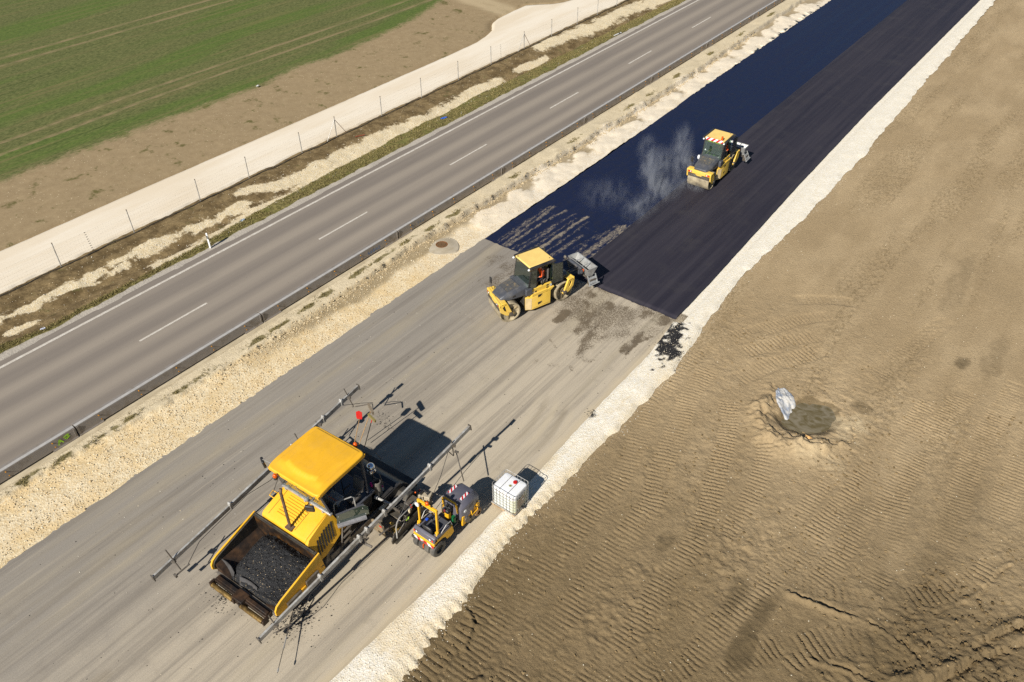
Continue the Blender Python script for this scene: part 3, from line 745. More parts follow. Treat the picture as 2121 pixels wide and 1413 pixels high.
# ---- bare dirt with crawler tracks
W = .62
TRK = [  # points, width, pitch, depth
 ([(-9.55, 8), (-9.5, 12), (-9.58, 14.7), (-9.7, 16.4), (-9.7, 18.3), (-9.7, 20.3), (-10.3, 22.9), (-10.9, 25.5)], .72, .20, .05),
 ([(-8.15, 7), (-8.05, 10), (-8.0, 12.6), (-7.95, 14.4), (-8.0, 17.1), (-8.0, 19.8), (-8.7, 22.2), (-9.1, 23.9), (-9.7, 26.5), (-9.9, 29)], .78, .20, .06),
 ([(-6.0, 9), (-5.88, 12.6), (-5.75, 14.6), (-5.8, 16.9), (-5.75, 19.4), (-6.1, 21.2), (-6.65, 23.2), (-7.25, 25.3), (-8.2, 27.5)], .66, .19, .06),
 ([(-4.6, 12), (-4.2, 13.5), (-3.65, 14.8), (-3.3, 16.8), (-2.9, 18.9), (-2.6, 20.2)], .72, .20, .06),
 ([(-2.5, 19.8), (-2.45, 20.3), (-2.3, 21.3), (-2.1, 23), (-1.8, 24.5), (-1.6, 26.1), (-1.2, 29), (-.6, 33)], .70, .20, .055),
 ([(.3, 21), (.35, 22.7), (.2, 24.3), (-.1, 25.8), (-.3, 27.1), (0, 31), (.6, 35)], .78, .19, .05),
 ([(1.8, 24.2), (1.9, 25.3), (1.9, 26.9), (1.75, 28.6), (1.9, 32), (2.4, 37)], .8, .19, .045),
 ([(3.6, 25.2), (3.34, 24), (2.7, 23), (1.95, 22.1), (1.3, 21.4)], .62, .24, .09),
 ([(-1.1, 17.2), (-.6, 17.9), (.1, 18.7), (.95, 19.1)], .55, .26, .09),
 ([(-1.0, 16.2), (-.6, 17.1), (.3, 18.3), (1.25, 18.9)], .45, .26, .08),
 ([(-2.2, 19.8), (-1.2, 20.05), (-.3, 20.4), (.7, 20.8)], .5, .27, .09),
 ([(-9.2, 32.7), (-8.35, 34.2), (-7.65, 35.3), (-6.5, 36.5)], .62, .22, .04),
 ([(-9.1, 30.7), (-7.8, 32.9), (-7.05, 33.75), (-6.4, 34.6)], .62, .22, .045),
 ([(-8.5, 28.6), (-7.6, 30.7), (-6.9, 31.8), (-5.9, 33.6)], .7, .22, .05),
 ([(-10.95, 24.8), (-10.65, 26.4), (-10.8, 28.5), (-10.3, 30.6)], .5, .24, .05),
 ([(-10.6, 7), (-10.45, 10), (-10.4, 11.4), (-10.45, 12.8), (-10.5, 14.3), (-10.65, 15.5)], .55, .28, .06),
 ([(-6.9, 8), (-6.9, 12.4)], .7, .21, .06), ([(-2.6, 14.6), (-2.0, 16.2), (-1.2, 17.4)], .6, .22, .07),
 ([(-5.0, 20), (-4.9, 22), (-5.2, 24.5), (-6.0, 26.2)], .6, .2, .05),
 ([(-3.4, 11), (-3.1, 13), (-2.7, 14.5)], .6, .2, .055), ([(-5.3, 7), (-5.0, 10), (-4.95, 12.5), (-4.6, 15), (-4.4, 17.2)], .6, .2, .055), ([(-1.4, 19.8), (-1.1, 21.5), (-1.0, 23), (-.9, 25), (-.8, 28), (-.4, 32)], .66, .2, .05), ([(-3.1, 21.5), (-2.95, 23.5), (-2.7, 25.5)], .5, .2, .045), ([(-8.9, 36.5), (-7.4, 37.6), (-5.8, 38.4)], .6, .22, .035), ([(-10.2, 31.6), (-9.2, 33.2), (-8.4, 34.6)], .4, .22, .04),
 ([(3.3, 27), (3.4, 31), (3.8, 36), (4.6, 42)], .8, .2, .045), ([(-3.2, 33), (-2.6, 36), (-1.6, 40)], .7, .22, .03)]
FUR = [([(-1.9, 19.3), (-.35, 19.6), (.5, 19.8), (1.9, 19.75), (3.0, 19.2)], .16, .20), ([(-.3, 17.3), (.55, 17.6), (1.2, 17.7), (2.0, 17.6)], .13, .16),
       ([(4.5, 25.9), (3.9, 24.8), (3.5, 23.2), (2.6, 21.8), (2.1, 21.5)], .10, .12), ([(5.2, 23.1), (4.9, 22.7), (4.4, 21.9), (3.9, 21.0)], .2, .28), ([(5.2, 22.2), (4.7, 21.45), (4.0, 20.4), (3.4, 19.3), (2.9, 18.8), (2.2, 18.1)], .25, .36),
       ([(-6.9, 29.4), (-6.3, 28.2), (-5.5, 27.3), (-4.7, 26.75), (-3.9, 26.8), (-3.2, 27.5)], .16, .20), ([(-3.1, 29.2), (-2.7, 28.4), (-2.9, 27.6)], .1, .12), ([(-2.3, 30.2), (-2.5, 31.2)], .07, .07),
       ([(-10.9, 11.8), (-10.3, 11.5), (-9.9, 10.6)], .12, .12), ([(-9.2, 8.9), (-8.9, 10.3)], .15, .15)]
PUD = (-4.75, 28.55)
def pud_d(X, Y):
    # pit outline: elongated along the photo's lower-left to upper-right
    dx, dy = X - PUD[0], Y - PUD[1]; a = math.radians(62); u = dx * math.cos(a) + dy * math.sin(a); v = -dx * math.sin(a) + dy * math.cos(a)
    return np.hypot(u / 1.38, v / 1.0) + .34 * fbm(X * 1.5, Y * 1.5, 101, 3)
def z_dirt(X, Y):
    z = .16 * fbm(X * .22, Y * .16, 110, 3) + .05 * fbm(X * .9, Y * .5, 111, 4)
    cl = np.clip(sst(25, 18, Y) * sst(-1.5, 3, X) * 1.3 + .9 * sst(14.5, 9, Y) * sst(-11.8, -9.5, X) + .5 * sst(.04, .2, fbm(X * .4, Y * .4, 119, 3)) * sst(24, 18, Y), 0, 1.6)
    rough = .55 + .55 * np.clip(fbm(X * .35, Y * .3, 112) * 3 + .3, 0, 1) + 1.5 * cl
    smooth_far = sst(40, 28, Y) * .8 + .2
    b = fbm(X * 3.2, Y * 3.2, 113, 4); rd = 1 - 2 * np.abs(fbm(X * 4.5, Y * 4.5, 114, 3))
    stk = sst(.02, .16, fbm(X * .8, Y * .09, 126, 3)) * sst(20, 34, Y)
    det = (.075 * b + .035 * (rd - .75)) * rough * smooth_far + (.032 * fbm(X * 9, Y * 9, 127, 3)) * (.35 + rough) * sst(42, 28, Y) + .05 * fbm(X * 5, Y * 4, 128, 3) * stk
    clod = (.34 * np.maximum(0, fbm(X * 2.1, Y * 2.1, 115, 4) - .02) + .18 * np.maximum(0, fbm(X * 5.5, Y * 5.5, 120, 3) - .02)) * cl
    low = np.zeros_like(X); rid = np.zeros_like(X)
    wob = .10 * fbm(X * 1.2, Y * 1.2, 116, 3)
    for p, wd, pit, dep in TRK:
        sp = smooth_poly(p, 5)
        x0, x1 = min(q[0] for q in p) - 1, max(q[0] for q in p) + 1; y0, y1 = min(q[1] for q in p) - 1, max(q[1] for q in p) + 1
        k = (X > x0) & (X < x1) & (Y > y0) & (Y < y1)
        if not k.any(): continue
        xx, yy = X[k], Y[k]
        d, s, sd = seg_dist(xx, yy, sp); Lp = s.max()
        wd = wd * 1.22; m = sst(wd / 2 + .10, wd / 2 - .04, d) * sst(0, .6, s) * sst(Lp, Lp - .6, s)
        fade = np.clip(.78 + 2.6 * fbm(xx * .9, yy * .7, 117, 4), 0.0, .95); sgn = 1.0 if p[-1][1] >= p[0][1] else -1.0
        ph = (s + wob[k] * .7 + .05 * fbm(xx * 3, yy * 3, 118, 2) + .06 * sd) / pit; fr = ph - np.floor(ph)
        prof = sst(.16, .34, fr)                            # flat plate print, sharp drop into a narrow groove
        if sgn < 0: prof = sst(.84, .66, fr)
        low[k] = np.maximum(low[k], m); rid[k] = np.where(m > .05, np.maximum(rid[k], 0) * (1 - m) + m * fade * dep * prof, rid[k])
    z = z + det * (1 - .75 * low) + clod * (1 - low) - .05 * low + rid
    for p, wd, dep in FUR:
        d, s, sd = seg_dist(X, Y, smooth_poly(p, 5)); dd = d + .15 * b
        z = z + dep * np.clip(.75 + 2.2 * fbm(X * 1.6, Y * 1.6, 129, 3), .1, 1.4) * (np.exp(-((sd + .6 * wd) / wd) ** 2) * np.exp(-(d / (2.2 * wd)) ** 2) * .7 - np.exp(-((dd + .25 * np.abs(fbm(X * 4, Y * 4, 130, 3))) / (.7 * wd)) ** 2))
    q = pud_d(X, Y)
    z = z * sst(.75, 1.7, q) - .32 * sst(1.30, .6, q) + .24 * np.exp(-((q - 1.8) / .42) ** 2) * sst(29.2, 27.4, Y + .25 * (X + 4.75)) * (1 + 2.5 * fbm(X * 3, Y * 3, 131, 3)) + .10 * np.maximum(0, fbm(X * 4, Y * 4, 132, 3)) * sst(3.2, 1.3, q) * sst(.9, 1.3, q)
    z = z + .12 * np.exp(-(((X + 4.0) / 1.1) ** 2 + ((Y - 26.3) / .7) ** 2)) 
    edge = sst(-10.4, -11.6, X)
    return z * (1 - .75 * edge) - .07 * edge + .02 - .12 * sst(-11.6, -12.6, X)
def a_wet(X, Y):
    r = np.zeros_like(X); nz = fbm(X * .9, Y * .9, 121, 5)
    for cx, cy, rx, ry, am in ((-2.4, 16.5, .5, 1.9, .7), (-3.5, 18.2, .5, 1.4, .6), (-6.6, 18.6, .35, .8, .55), (-5.8, 19.9, .4, 1.0, .4), (-3.0, 30.6, .5, .5, .6), (.2, 26, .8, 2.5, .35), (2.2, 27, 1.0, 3, .4), (-1.2, 24, .6, 2, .35), (1.0, 38, .5, 3, .4), (-.2, 36.4, .4, .7, .75), (-2.0, 44, .6, 4, .4), (3.2, 20.0, 3.0, 3.8, .5), (-9.4, 9, 1.6, 2.5, .4)):
        d = np.hypot((X - cx) / rx, (Y - cy) / ry); r = np.maximum(r, am * sst(1.4, .5, d + 1.6 * nz))
    q = pud_d(X, Y); r = np.maximum(r, 1.25 * sst(1.28, 1.0, q + .35 * fbm(X * 3, Y * 3, 122, 4)))
    return r
def a_streak(X, Y):
    return sst(.0, .16, fbm(X * .8, Y * .09, 126, 3)) * sst(20, 34, Y)
def a_pale(X, Y):
    d = np.hypot((X + 3.2) / .9, (Y - 28.9) / .9)
    return .9 * sst(1.3, .4, d + 1.4 * fbm(X * 2, Y * 2, 124, 4)) + .5 * sst(1.5, .4, np.hypot((X + 3.8) / 1.2, (Y - 26.4) / .6) + 1.2 * fbm(X * 2, Y * 2, 125, 4))
t = NT('site_dirt')
n1 = t.noise(.28, 6, .6, t.mapped(1.3, .45, 1)); n2 = t.noise(10, 6, .7); n3 = t.noise(2.2, 6, .65); n5 = t.noise(40, 3, .7)
sx = t.n.new('ShaderNodeSeparateXYZ'); t.link(t.coord(), sx.inputs[0])
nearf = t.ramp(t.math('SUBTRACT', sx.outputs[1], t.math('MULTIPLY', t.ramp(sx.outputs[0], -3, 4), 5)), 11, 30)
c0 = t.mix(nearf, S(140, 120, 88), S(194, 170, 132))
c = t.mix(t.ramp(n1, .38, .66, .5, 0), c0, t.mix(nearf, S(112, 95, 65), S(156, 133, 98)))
c = t.mix(t.ramp(n3, .5, .75, 0, .35), c, S(186, 162, 122))
c = t.mix(t.ramp(n2, .3, .58, .25, 0), c, S(104, 86, 58))
c = t.mix(t.ramp(t.voro(3.2), .035, .06, 1, 0), c, S(236, 218, 180))
c = t.mix(t.ramp(t.voro(7.7), .05, .09, .5, 0), c, S(205, 184, 142))
c = t.mix(t.math('MULTIPLY', t.ramp(t.math('ADD', t.attr('wet'), t.math('MULTIPLY', t.math('SUBTRACT', n3, .5), .6)), .15, .85), .62), c, S(76, 64, 42))
c = t.mix(t.math('MULTIPLY', t.attr('streak'), t.ramp(t.noise(7, 7, .75, t.mapped(1, .6, 1)), .46, .62, 0, .5)), c, S(112, 94, 62))
c = t.mix(t.math('MULTIPLY', t.attr('pale'), t.ramp(n3, .35, .6, .3, .9)), c, S(220, 198, 158))
t.pbr(c, .95, 0, t.bump(n2, .9, .05, t.bump(n5, .5, .015)), .2)
xs = np.concatenate([np.arange(-13.0, 5.2, .058), np.arange(5.2, 12, .25)])
ys = np.concatenate([np.arange(-14, 2, .2), np.arange(2, 33, .046), 33 + np.cumsum(np.minimum(.046 * 1.008 ** np.arange(420), .16))])
ys = np.concatenate([ys, np.arange(ys[-1] + .3, 130, .3)])
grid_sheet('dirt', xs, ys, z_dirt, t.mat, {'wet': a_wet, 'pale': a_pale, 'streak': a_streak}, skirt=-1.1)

# puddle water
t = NT('muddy_water'); n = t.noise(1.6, 5, .6, t.mapped(1, 1.6, 1), 1.5)
c = t.mix(t.ramp(n, .35, .68), S(104, 92, 60), S(136, 126, 104)); t.pbr(c, .10, 0, t.bump(t.noise(5, 3), .05, .01), .5)
th_ = np.linspace(0, 2 * PI, 40, endpoint=False); pr = []
for a in th_: pr.append((PUD[0] + 1.35 * math.cos(a), PUD[1] + 1.5 * math.sin(a), -.155))
m = MB(); m.add(pr, [tuple(range(40))]); o = m.build('puddle', t.mat)
tag(o, kind='structure')
# ------------------------------------------------------------------ machine materials
def machine_yellow(name, base, dust, amt, rough=.42):
    t = NT(name); n = t.noise(2.3, 6, .65); f = t.noise(14, 6, .75); sm = t.noise(5, 7, .75, t.mapped(1, 1, .25))
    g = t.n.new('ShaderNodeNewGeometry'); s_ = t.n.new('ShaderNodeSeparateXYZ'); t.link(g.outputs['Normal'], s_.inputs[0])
    c = t.mix(t.ramp(n, .35, .65), tuple(x * .96 for x in base), tuple(min(1, x * 1.03) for x in base))
    c = t.mix(t.math('MULTIPLY', t.ramp(t.noise(1.1, 7, .7), .42, .72), amt), c, dust)
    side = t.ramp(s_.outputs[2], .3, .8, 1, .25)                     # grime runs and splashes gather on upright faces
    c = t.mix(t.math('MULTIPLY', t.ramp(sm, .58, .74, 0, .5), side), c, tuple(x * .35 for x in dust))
    c = t.mix(t.math('MULTIPLY', t.ramp(t.voro(17), .05, .09, 1, 0), t.ramp(n, .45, .6, 0, .75)), c, (.02, .018, .015))
    c = t.mix(t.ramp(f, .66, .76, 0, .35), c, tuple(x * .6 for x in dust))
    return t.pbr(c, t.ramp(f, .3, .7, rough - .08, rough + .2), 0, None, .35)
YEL = machine_yellow('yellow_paint', S(252, 190, 46), S(224, 176, 84), .30)
YEL2 = machine_yellow('pale_yellow_paint', S(250, 206, 84), S(226, 194, 130), .45)
YELS = machine_yellow('small_roller_yellow', S(250, 188, 34), S(214, 172, 84), .35)
RUST = simple('scraped_brown_steel', S(92, 64, 38), .55, .2, .4, 5, S(34, 28, 24), .5, .3)
RUST2 = simple('orange_stained_steel', S(140, 92, 30), .5, .1, .5, 3, S(30, 24, 20), .62, .2)
BLK = simple('black_plastic', (.018, .018, .019), .45, 0, .2, 6, (.07, .06, .05), .22)
RUB = simple('black_rubber', (.02, .02, .021), .75, 0, .2, 8, (.11, .095, .075), .3)
GRYR = simple('grey_rubber_flap', S(88, 86, 86), .7, 0, .15, 5, S(60, 56, 52), .35)
DGR = simple('dark_grey_paint', S(80, 82, 88), .38, 0, .06, 4, S(128, 122, 112), .16)
STL = simple('galvanised_steel', S(196, 194, 188), .42, .2, .16, 7, S(128, 118, 104), .28)
GST = simple('grey_steel', S(130, 124, 116), .5, .3, .2, 6, S(92, 80, 64), .35)
DST = simple('dark_oily_steel', (.035, .032, .03), .5, .2, .35, 6, (.10, .085, .06), .34)
ALU = simple('silver_aluminium', S(206, 206, 202), .38, .5, .08, 5, S(160, 152, 140), .2)
CHR = simple('chrome', (.85, .87, .9), .08, 1.0, .02)
BRS = simple('worn_roller_steel', S(196, 160, 92), .34, .6, .25, 9, S(84, 64, 40), .4)
ORG = simple('orange_lamp', S(228, 96, 14), .2, 0, .08)
RED = simple('red_plastic', S(208, 38, 32), .4, 0, .08, dirt=S(150, 60, 50), dirt_amt=.15)
WHT = simple('white_plastic', S(240, 240, 238), .4, 0, .03)
PNK = simple('pink_plastic', S(248, 24, 160), .4, 0, .04)
SEAT = simple('grey_seat_fabric', S(104, 98, 92), .85, 0, .1)
WOOD = simple('bare_wood', S(196, 156, 104), .7, 0, .15, 10, S(130, 100, 66), .3)
DRUM = simple('dusty_drum_steel', S(206, 190, 156), .6, .05, .14, 4, S(120, 108, 88), .4, .15)
DRUMI = simple('drum_inside', S(178, 160, 122), .7, 0, .25, 5, S(80, 68, 50), .4)
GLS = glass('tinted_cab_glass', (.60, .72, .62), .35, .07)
ROOF = simple('painted_glare_roof', S(255, 218, 128), .5, 0, .04, 3, S(236, 198, 118), .14, spec=.3)  # paler copy of the yellow, sky glare put into the colour
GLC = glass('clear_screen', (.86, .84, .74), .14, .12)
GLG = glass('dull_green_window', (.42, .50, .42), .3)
def stripes(name, axis, period, slant, a=S(206, 34, 36), b=S(244, 242, 240)):
    t = NT(name); s = t.n.new('ShaderNodeSeparateXYZ'); t.link(t.coord(), s.inputs[0])
    i, j = {'x': (0, 2), 'y': (1, 0), 'xy': (0, 1)}[axis]
    v = t.math('ADD', t.math('DIVIDE', s.outputs[i], period), t.math('MULTIPLY', s.outputs[j], slant / period))
    f = t.ramp(t.math('ABSOLUTE', t.math('SUBTRACT', t.math('FRACT', v), .5)), .24, .26)
    return t.pbr(t.mix(f, a, b), .4)
def asphalt_mix_mat():
    t = NT('loose_asphalt_mix'); v = t.voro(48, None, 'F1', 'Color'); s = t.n.new('ShaderNodeSeparateColor'); t.link(v, s.inputs[0])
    n = t.noise(26, 4, .7)
    c = t.mix(s.outputs[0], (.005, .005, .006), (.018, .0175, .018))
    c = t.mix(t.ramp(s.outputs[1], .989, .993), c, S(222, 196, 152))
    return t.pbr(c, t.ramp(n, .3, .7, .5, .7), 0, t.bump(t.math('ADD', n, t.voro(34)), .8, .03), .5)
MIXM = asphalt_mix_mat()
def crumb_mat():
    t = NT('asphalt_crumbs'); c = t.mix(t.attr('tone'), (.006, .006, .007), (.022, .021, .02)); return t.pbr(c, .6, 0, None, .35)
CRM = crumb_mat()

def rot_rect(w, d, r, n=5):
    """rounded rectangle outline centred at origin"""
    out = []
    for cx, cy, a0 in ((w - r, d - r, 0), (-w + r, d - r, 90), (-w + r, -d + r, 180), (w - r, -d + r, 270)):
        for i in range(n + 1):
            a = math.radians(a0 + 90 * i / n); out.append((cx + r * math.cos(a), cy + r * math.sin(a)))
    return out

# ------------------------------------------------------------------ asphalt paver
def make_paver():
    P = thing('asphalt_paver', 'big yellow tracked asphalt paver with a yellow canopy and a hopper full of black mix', 'asphalt paver', (-17.45, 11.0, 0), math.radians(2.8))
    # chassis and crawler tracks
    m = MB(); m.box(-.78, .78, -1.7, 2.5, .28, 1.15); m.box(-1.2, 1.2, -1.5, 1.6, .95, 1.6); m.build('chassis', DST, P, .02)
    for s in (-1, 1):
        m = MB(); pts = []
        for a in np.linspace(-PI / 2, PI / 2, 9): pts.append((1.75 + .36 * math.cos(a), .37 + .36 * math.sin(a)))
        for a in np.linspace(PI / 2, 3 * PI / 2, 9): pts.append((-1.55 + .36 * math.cos(a), .37 + .36 * math.sin(a)))
        m.prism(pts, 'x', s * .88 - .17, s * .88 + .17)
        tr = m.build('crawler_track', RUB, P)
        m = MB()
        for k in range(14):
            y = -1.5 + k * .245; m.box(s * .88 - .175, s * .88 + .175, y, y + .17, .70, .765)
        for k in range(6): m.cyl((s * 1.07, -1.4 + k * .58, .3), (s * 1.09, -1.4 + k * .58, .3), .15, n=14)
        build_each(m, 'track_pad', DST, tr, 0)
    # hopper
    wing = [(-1.60, 1.78), (-3.55, 1.28), (-3.76, 1.18), (-3.86, 1.0), (-3.86, .78), (-3.55, .46), (-2.0, .46), (-1.86, .62), (-1.50, .78)]
    for s in (-1, 1):
        m = MB(); m.prism(wing, 'x', s * 1.62, s * 1.69); wg = m.build('hopper_wing', YEL, P, .018)
        inner = [(-1.62, 1.71), (-3.52, 1.22), (-3.70, 1.12), (-3.78, .96), (-3.78, .8), (-3.5, .52), (-1.62, .62)]
        m = MB(); m.prism(inner, 'x', s * 1.575, s * 1.618); m.build('wing_lining', DST, wg)
        if s > 0:
            m = MB(); m.box(1.692, 1.77, -2.45, -1.86, .78, 1.10); m.box(1.692, 1.78, -3.38, -2.72, .62, .95); m.build('steel_pocket', GST, wg, .01)
            m = MB(); m.box(1.692, 1.74, -2.72, -2.48, .82, .93); m.build('hinge_block', YEL, wg, .01)
            m = MB()   # lettering plate mark near the rear edge
            m.box(1.691, 1.694, -1.66, -1.56, 1.02, 1.05); m.box(1.691, 1.694, -1.66, -1.63, .95, 1.05); m.box(1.691, 1.694, -1.59, -1.56, .97, 1.05); m.build('stencil_mark', BLK, wg)
    m = MB(); m.box(-1.6, 1.6, -1.72, -1.66, .72, 1.72); m.build('hopper_rear_wall', RUST2, P, .012)
    m = MB(); m.box(-1.6, 1.6, -1.75, -1.63, 1.722, 1.775); m.cyl((-1.55, -1.69, 1.80), (1.5, -1.69, 1.80), .028, n=8); m.build('rear_wall_rail', DST, P)
    m = MB(); m.box(-.95, .95, -3.7, -1.72, .50, .58)
    m.prism([(-1.57, .98), (-.9, .60), (-.9, .52), (-1.57, .52)], 'y', -3.72, -1.73); m.prism([(1.57, .98), (.9, .60), (.9, .52), (1.57, .52)], 'y', -3.72, -1.73)
    m.build('hopper_floor', RUST, P)
    # front apron: grey rubber flaps
    def flap(x0, x1, y0, y1, z0, z1, mat, curl=.1):
        m = MB(); n = 8; vs = []
        for i in range(n + 1):
            u = i / n; x = x0 + (x1 - x0) * u; y = y0 + (y1 - y0) * u + curl * math.sin(u * PI) * .5
            for z, dy in ((z0, 0), (z1, .1)): vs += [(x, y + dy, z), (x, y + dy + .025, z)]
        fs = []
        for i in range(n):
            a = i * 4; b = a + 4
            fs += [(a, b, b + 2, a + 2), (a + 1, a + 3, b + 3, b + 1), (a + 2, b + 2, b + 3, a + 3), (a, a + 1, b + 1, b)]
        fs += [(0, 2, 3, 1), (n * 4, n * 4 + 1, n * 4 + 3, n * 4 + 2)]
        m.add(vs, fs); return m.build('rubber_flap', mat, P)
    flap(-1.58, -.72, -3.55, -3.70, .62, .98, GRYR, .14); flap(-.42, .44, -3.70, -3.66, .64, 1.02, GRYR); flap(.56, 1.57, -3.58, -3.80, .60, 1.0, BLK, .12)
    m = MB(); m.box(-1.55, 1.55, -3.80, -3.70, .5, .62); m.build('hopper_front_edge', GST, P, .01)
    # push roller beam
    m = MB(); m.box(-1.36, 1.36, -4.06, -3.80, .46, .66); m.box(-1.3, 1.3, -4.0, -3.86, .66, .72); m.prism([(-.35, .40), (.35, .40), (.25, .74), (-.25, .74)], 'y', -4.2, -3.8)
    for s in (-1.36, -.16, .16, 1.36): m.box(s - .05, s + .05, -4.26, -4.02, .42, .66)
    m.build('push_beam', RUST, P, .012)
    for a, b in ((-1.3, -.22), (.22, 1.3)):
        m = MB(); m.lathe([(.0, 0), (.09, 0), (.09, .28 if a > 0 else .02), (.092, .3), (.092, 1.06), (.088, 1.08), (0, 1.08)], (a, -4.20, .55), (1, 0, 0), 18); m.build('push_roller', BRS, P)
    # engine hood
    hood = [(-1.60, 1.2), (-1.62, 1.88), (-1.52, 2.0), (-.36, 2.33), (-.30, 2.33), (-.30, 1.15)]
    m = MB(); m.prism(hood, 'x', -1.24, 1.02); h = m.build('engine_hood', YEL, P, .035, 3)
    yzp = [(-1.64, .92), (-1.64, 1.84), (-1.52, 1.97), (-.46, 2.27), (-.30, 2.2), (-.16, 1.7), (-.30, 1.2), (-1.1, .92)]
    xo = lambda z: 1.44 - .30 * max(0.0, (z - 1.0)) / 1.0
    m = MB(); n_ = len(yzp); m.add([(1.025, y, z) for y, z in yzp] + [(xo(z) - .02, y, z) for y, z in yzp], [tuple(range(n_))[::-1]] + [(i, (i + 1) % n_, n_ + (i + 1) % n_, n_ + i) for i in range(n_)] + [tuple(range(n_, 2 * n_))]); sp = m.build('side_panel', YEL, P, .04, 3)
    m = MB()
    for k in range(7):
        y = -1.40 + k * .13; z0 = 1.16 + k * .03; z1 = 1.80 + k * .034 - .02 * abs(k - 3)
        q = [(y, z0), (y + .062, z0), (y + .062 + .12, z1), (y + .12, z1)]
        m.add([(xo(b) - .012, a, b) for a, b in q] + [(xo(b) + .0, a, b) for a, b in q], [(0, 1, 2, 3), (7, 6, 5, 4), (0, 4, 5, 1), (1, 5, 6, 2), (2, 6, 7, 3), (3, 7, 4, 0)])
    build_each(m, 'louvre_slot', BLK, sp)
    # hood top louvres, seam lines
    m = MB()
    for k in range(8):
        y = -1.30 + k * .10; z = 2.0 + (y + 1.52) * .2845
        m.M = Matrix.Translation((0, y, z)) @ Matrix.Rotation(math.radians(15.9), 4, 'X')
        m.prism([(-.03, .0), (.03, .0), (.018, .028), (-.018, .028)], 'x', -.72, .30 + .02 * k)
    m.M = Matrix.Identity(4); build_each(m, 'hood_louvre', YEL, h, .006)
    m = MB()
    for x in (-.96, .40):
        m.M = Matrix.Translation((x, -1.5, 2.008)) @ Matrix.Rotation(math.radians(15.9), 4, 'X'); m.box(-.008, .008, 0, 1.15, 0, .004)
    m.M = Matrix.Identity(4); build_each(m, 'hood_seam', BLK, h)
    m = MB(); m.tube([(-1.24, -.95, 2.12), (-1.42, -.98, 2.2), (-1.44, -.78, 2.26), (-1.26, -.74, 2.2)], .022); m.build('grab_handle', YEL, P)
    m = MB(); m.cyl((.18, -1.5, 1.9), (.18, -1.5, 3.95), .055, n=14); m.cyl((.18, -1.5, 3.95), (.16, -1.44, 4.06), .06, n=14); m.box(.02, .34, -1.62, -1.4, 1.98, 2.06); m.build('exhaust_pipe', simple('exhaust_steel', S(120, 98, 80), .6, .3, .2, 5), P)
    # windscreen
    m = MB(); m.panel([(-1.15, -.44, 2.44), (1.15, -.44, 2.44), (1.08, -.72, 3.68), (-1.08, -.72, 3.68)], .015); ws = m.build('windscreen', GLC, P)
    m = MB(); m.box(-1.26, 1.26, -.50, -.38, 2.345, 2.44); m.build('screen_rail', ALU, ws, .012)
    m = MB()
    for x in (-1.0, 0, .9): m.box(x - .04, x + .04, -.54, -.49, 2.34, 2.40)
    build_each(m, 'rail_clip', STL, ws); m = MB(); m.tube([(.1, -.52, 2.4), (-.1, -.62, 2.9), (-.25, -.6, 3.1)], .008); m.build('wiper', STL, ws)
    m = MB()
    for s in (-1, 1):
        m.beam((s * 1.2, -.40, 2.3), (s * 1.12, -.70, 3.7), .07, .07); m.beam((s * 1.16, 1.45, 1.6), (s * 1.16, 1.42, 3.7), .12, .07)
    build_each(m, 'canopy_post', DGR, P, .01)
    # canopy roof: moulded shell
    n = 110; us = np.linspace(-1, 1, n)
    U, V = np.meshgrid(us, us)
    def rnd(u, v, k=.05):
        return u, v
    XX = U * 1.29; YY = .37 + V * 1.235
    front = sst(-.80, -.52, V + .10 * (1 - U * U))
    plat = sst(.86, .80, np.abs(U)) * sst(.93, .88, V) * front
    ins = sst(.62 + .22 * sst(-.6, .9, V), .56 + .22 * sst(-.6, .9, V), np.abs(U - .0))
    scoop = sst(-.62, -.42, V + .16 * (1 - (U / .7) ** 2)) * ins
    Z = 3.84 + .012 * (1 - U ** 2) - .07 * sst(-.4, -1, V) ** 1.5 + .03 * plat + .05 * scoop * sst(1.1, .2, V)
    for c in (-.45, -.22, 0, .22, .45): Z = Z + .014 * sst(.028, .004, np.abs(U - c * (1 + .12 * V))) * scoop
    er = np.maximum(np.abs(U), np.abs(V)); cr = np.maximum(0, (np.abs(U) ** 14 + np.abs(V) ** 14) ** (1 / 14.) - .965) / .035
    Z = Z - .045 * np.clip(cr, 0, 1.2) ** 2
    XX = XX * (1 - .012 * sst(.7, 1.4, cr) * 2); YY = .37 + (YY - .37) * (1 - .012 * sst(.7, 1.4, cr) * 2)
    idx = np.arange(n * n).reshape(n, n); F = np.stack([idx[:-1, :-1].ravel(), idx[:-1, 1:].ravel(), idx[1:, 1:].ravel(), idx[1:, :-1].ravel()], 1)
    co = np.stack([XX.ravel(), YY.ravel(), Z.ravel()], 1)
    ring = np.concatenate([idx[0, :-1], idx[:-1, -1], idx[-1, :0:-1], idx[:0:-1, 0]])
    low = co[ring] * np.array([.985, 1, 1]) + np.array([0, 0, -.15]); b0 = len(co); k = len(ring)
    low[:, 1] = .37 + (low[:, 1] - .37) * .985
    co = np.concatenate([co, low, low * np.array([.9, 1, 1]) + np.array([0, .02, 0])])
    side = np.array([(ring[i], b0 + i, b0 + (i + 1) % k, ring[(i + 1) % k]) for i in range(k)]); und = np.array([(b0 + i, b0 + k + i, b0 + k + (i + 1) % k, b0 + (i + 1) % k) for i in range(k)])
    o = mesh_np('canopy_roof', co, np.concatenate([F, side, und]), YEL, None, True, None, P)
    o.data.set_sharp_from_angle(angle=math.radians(50))
    m = MB(); m.box(-1.15, 1.15, -.75, 1.5, 3.62, 3.68); m.build('canopy_lining', DGR, o, .02)
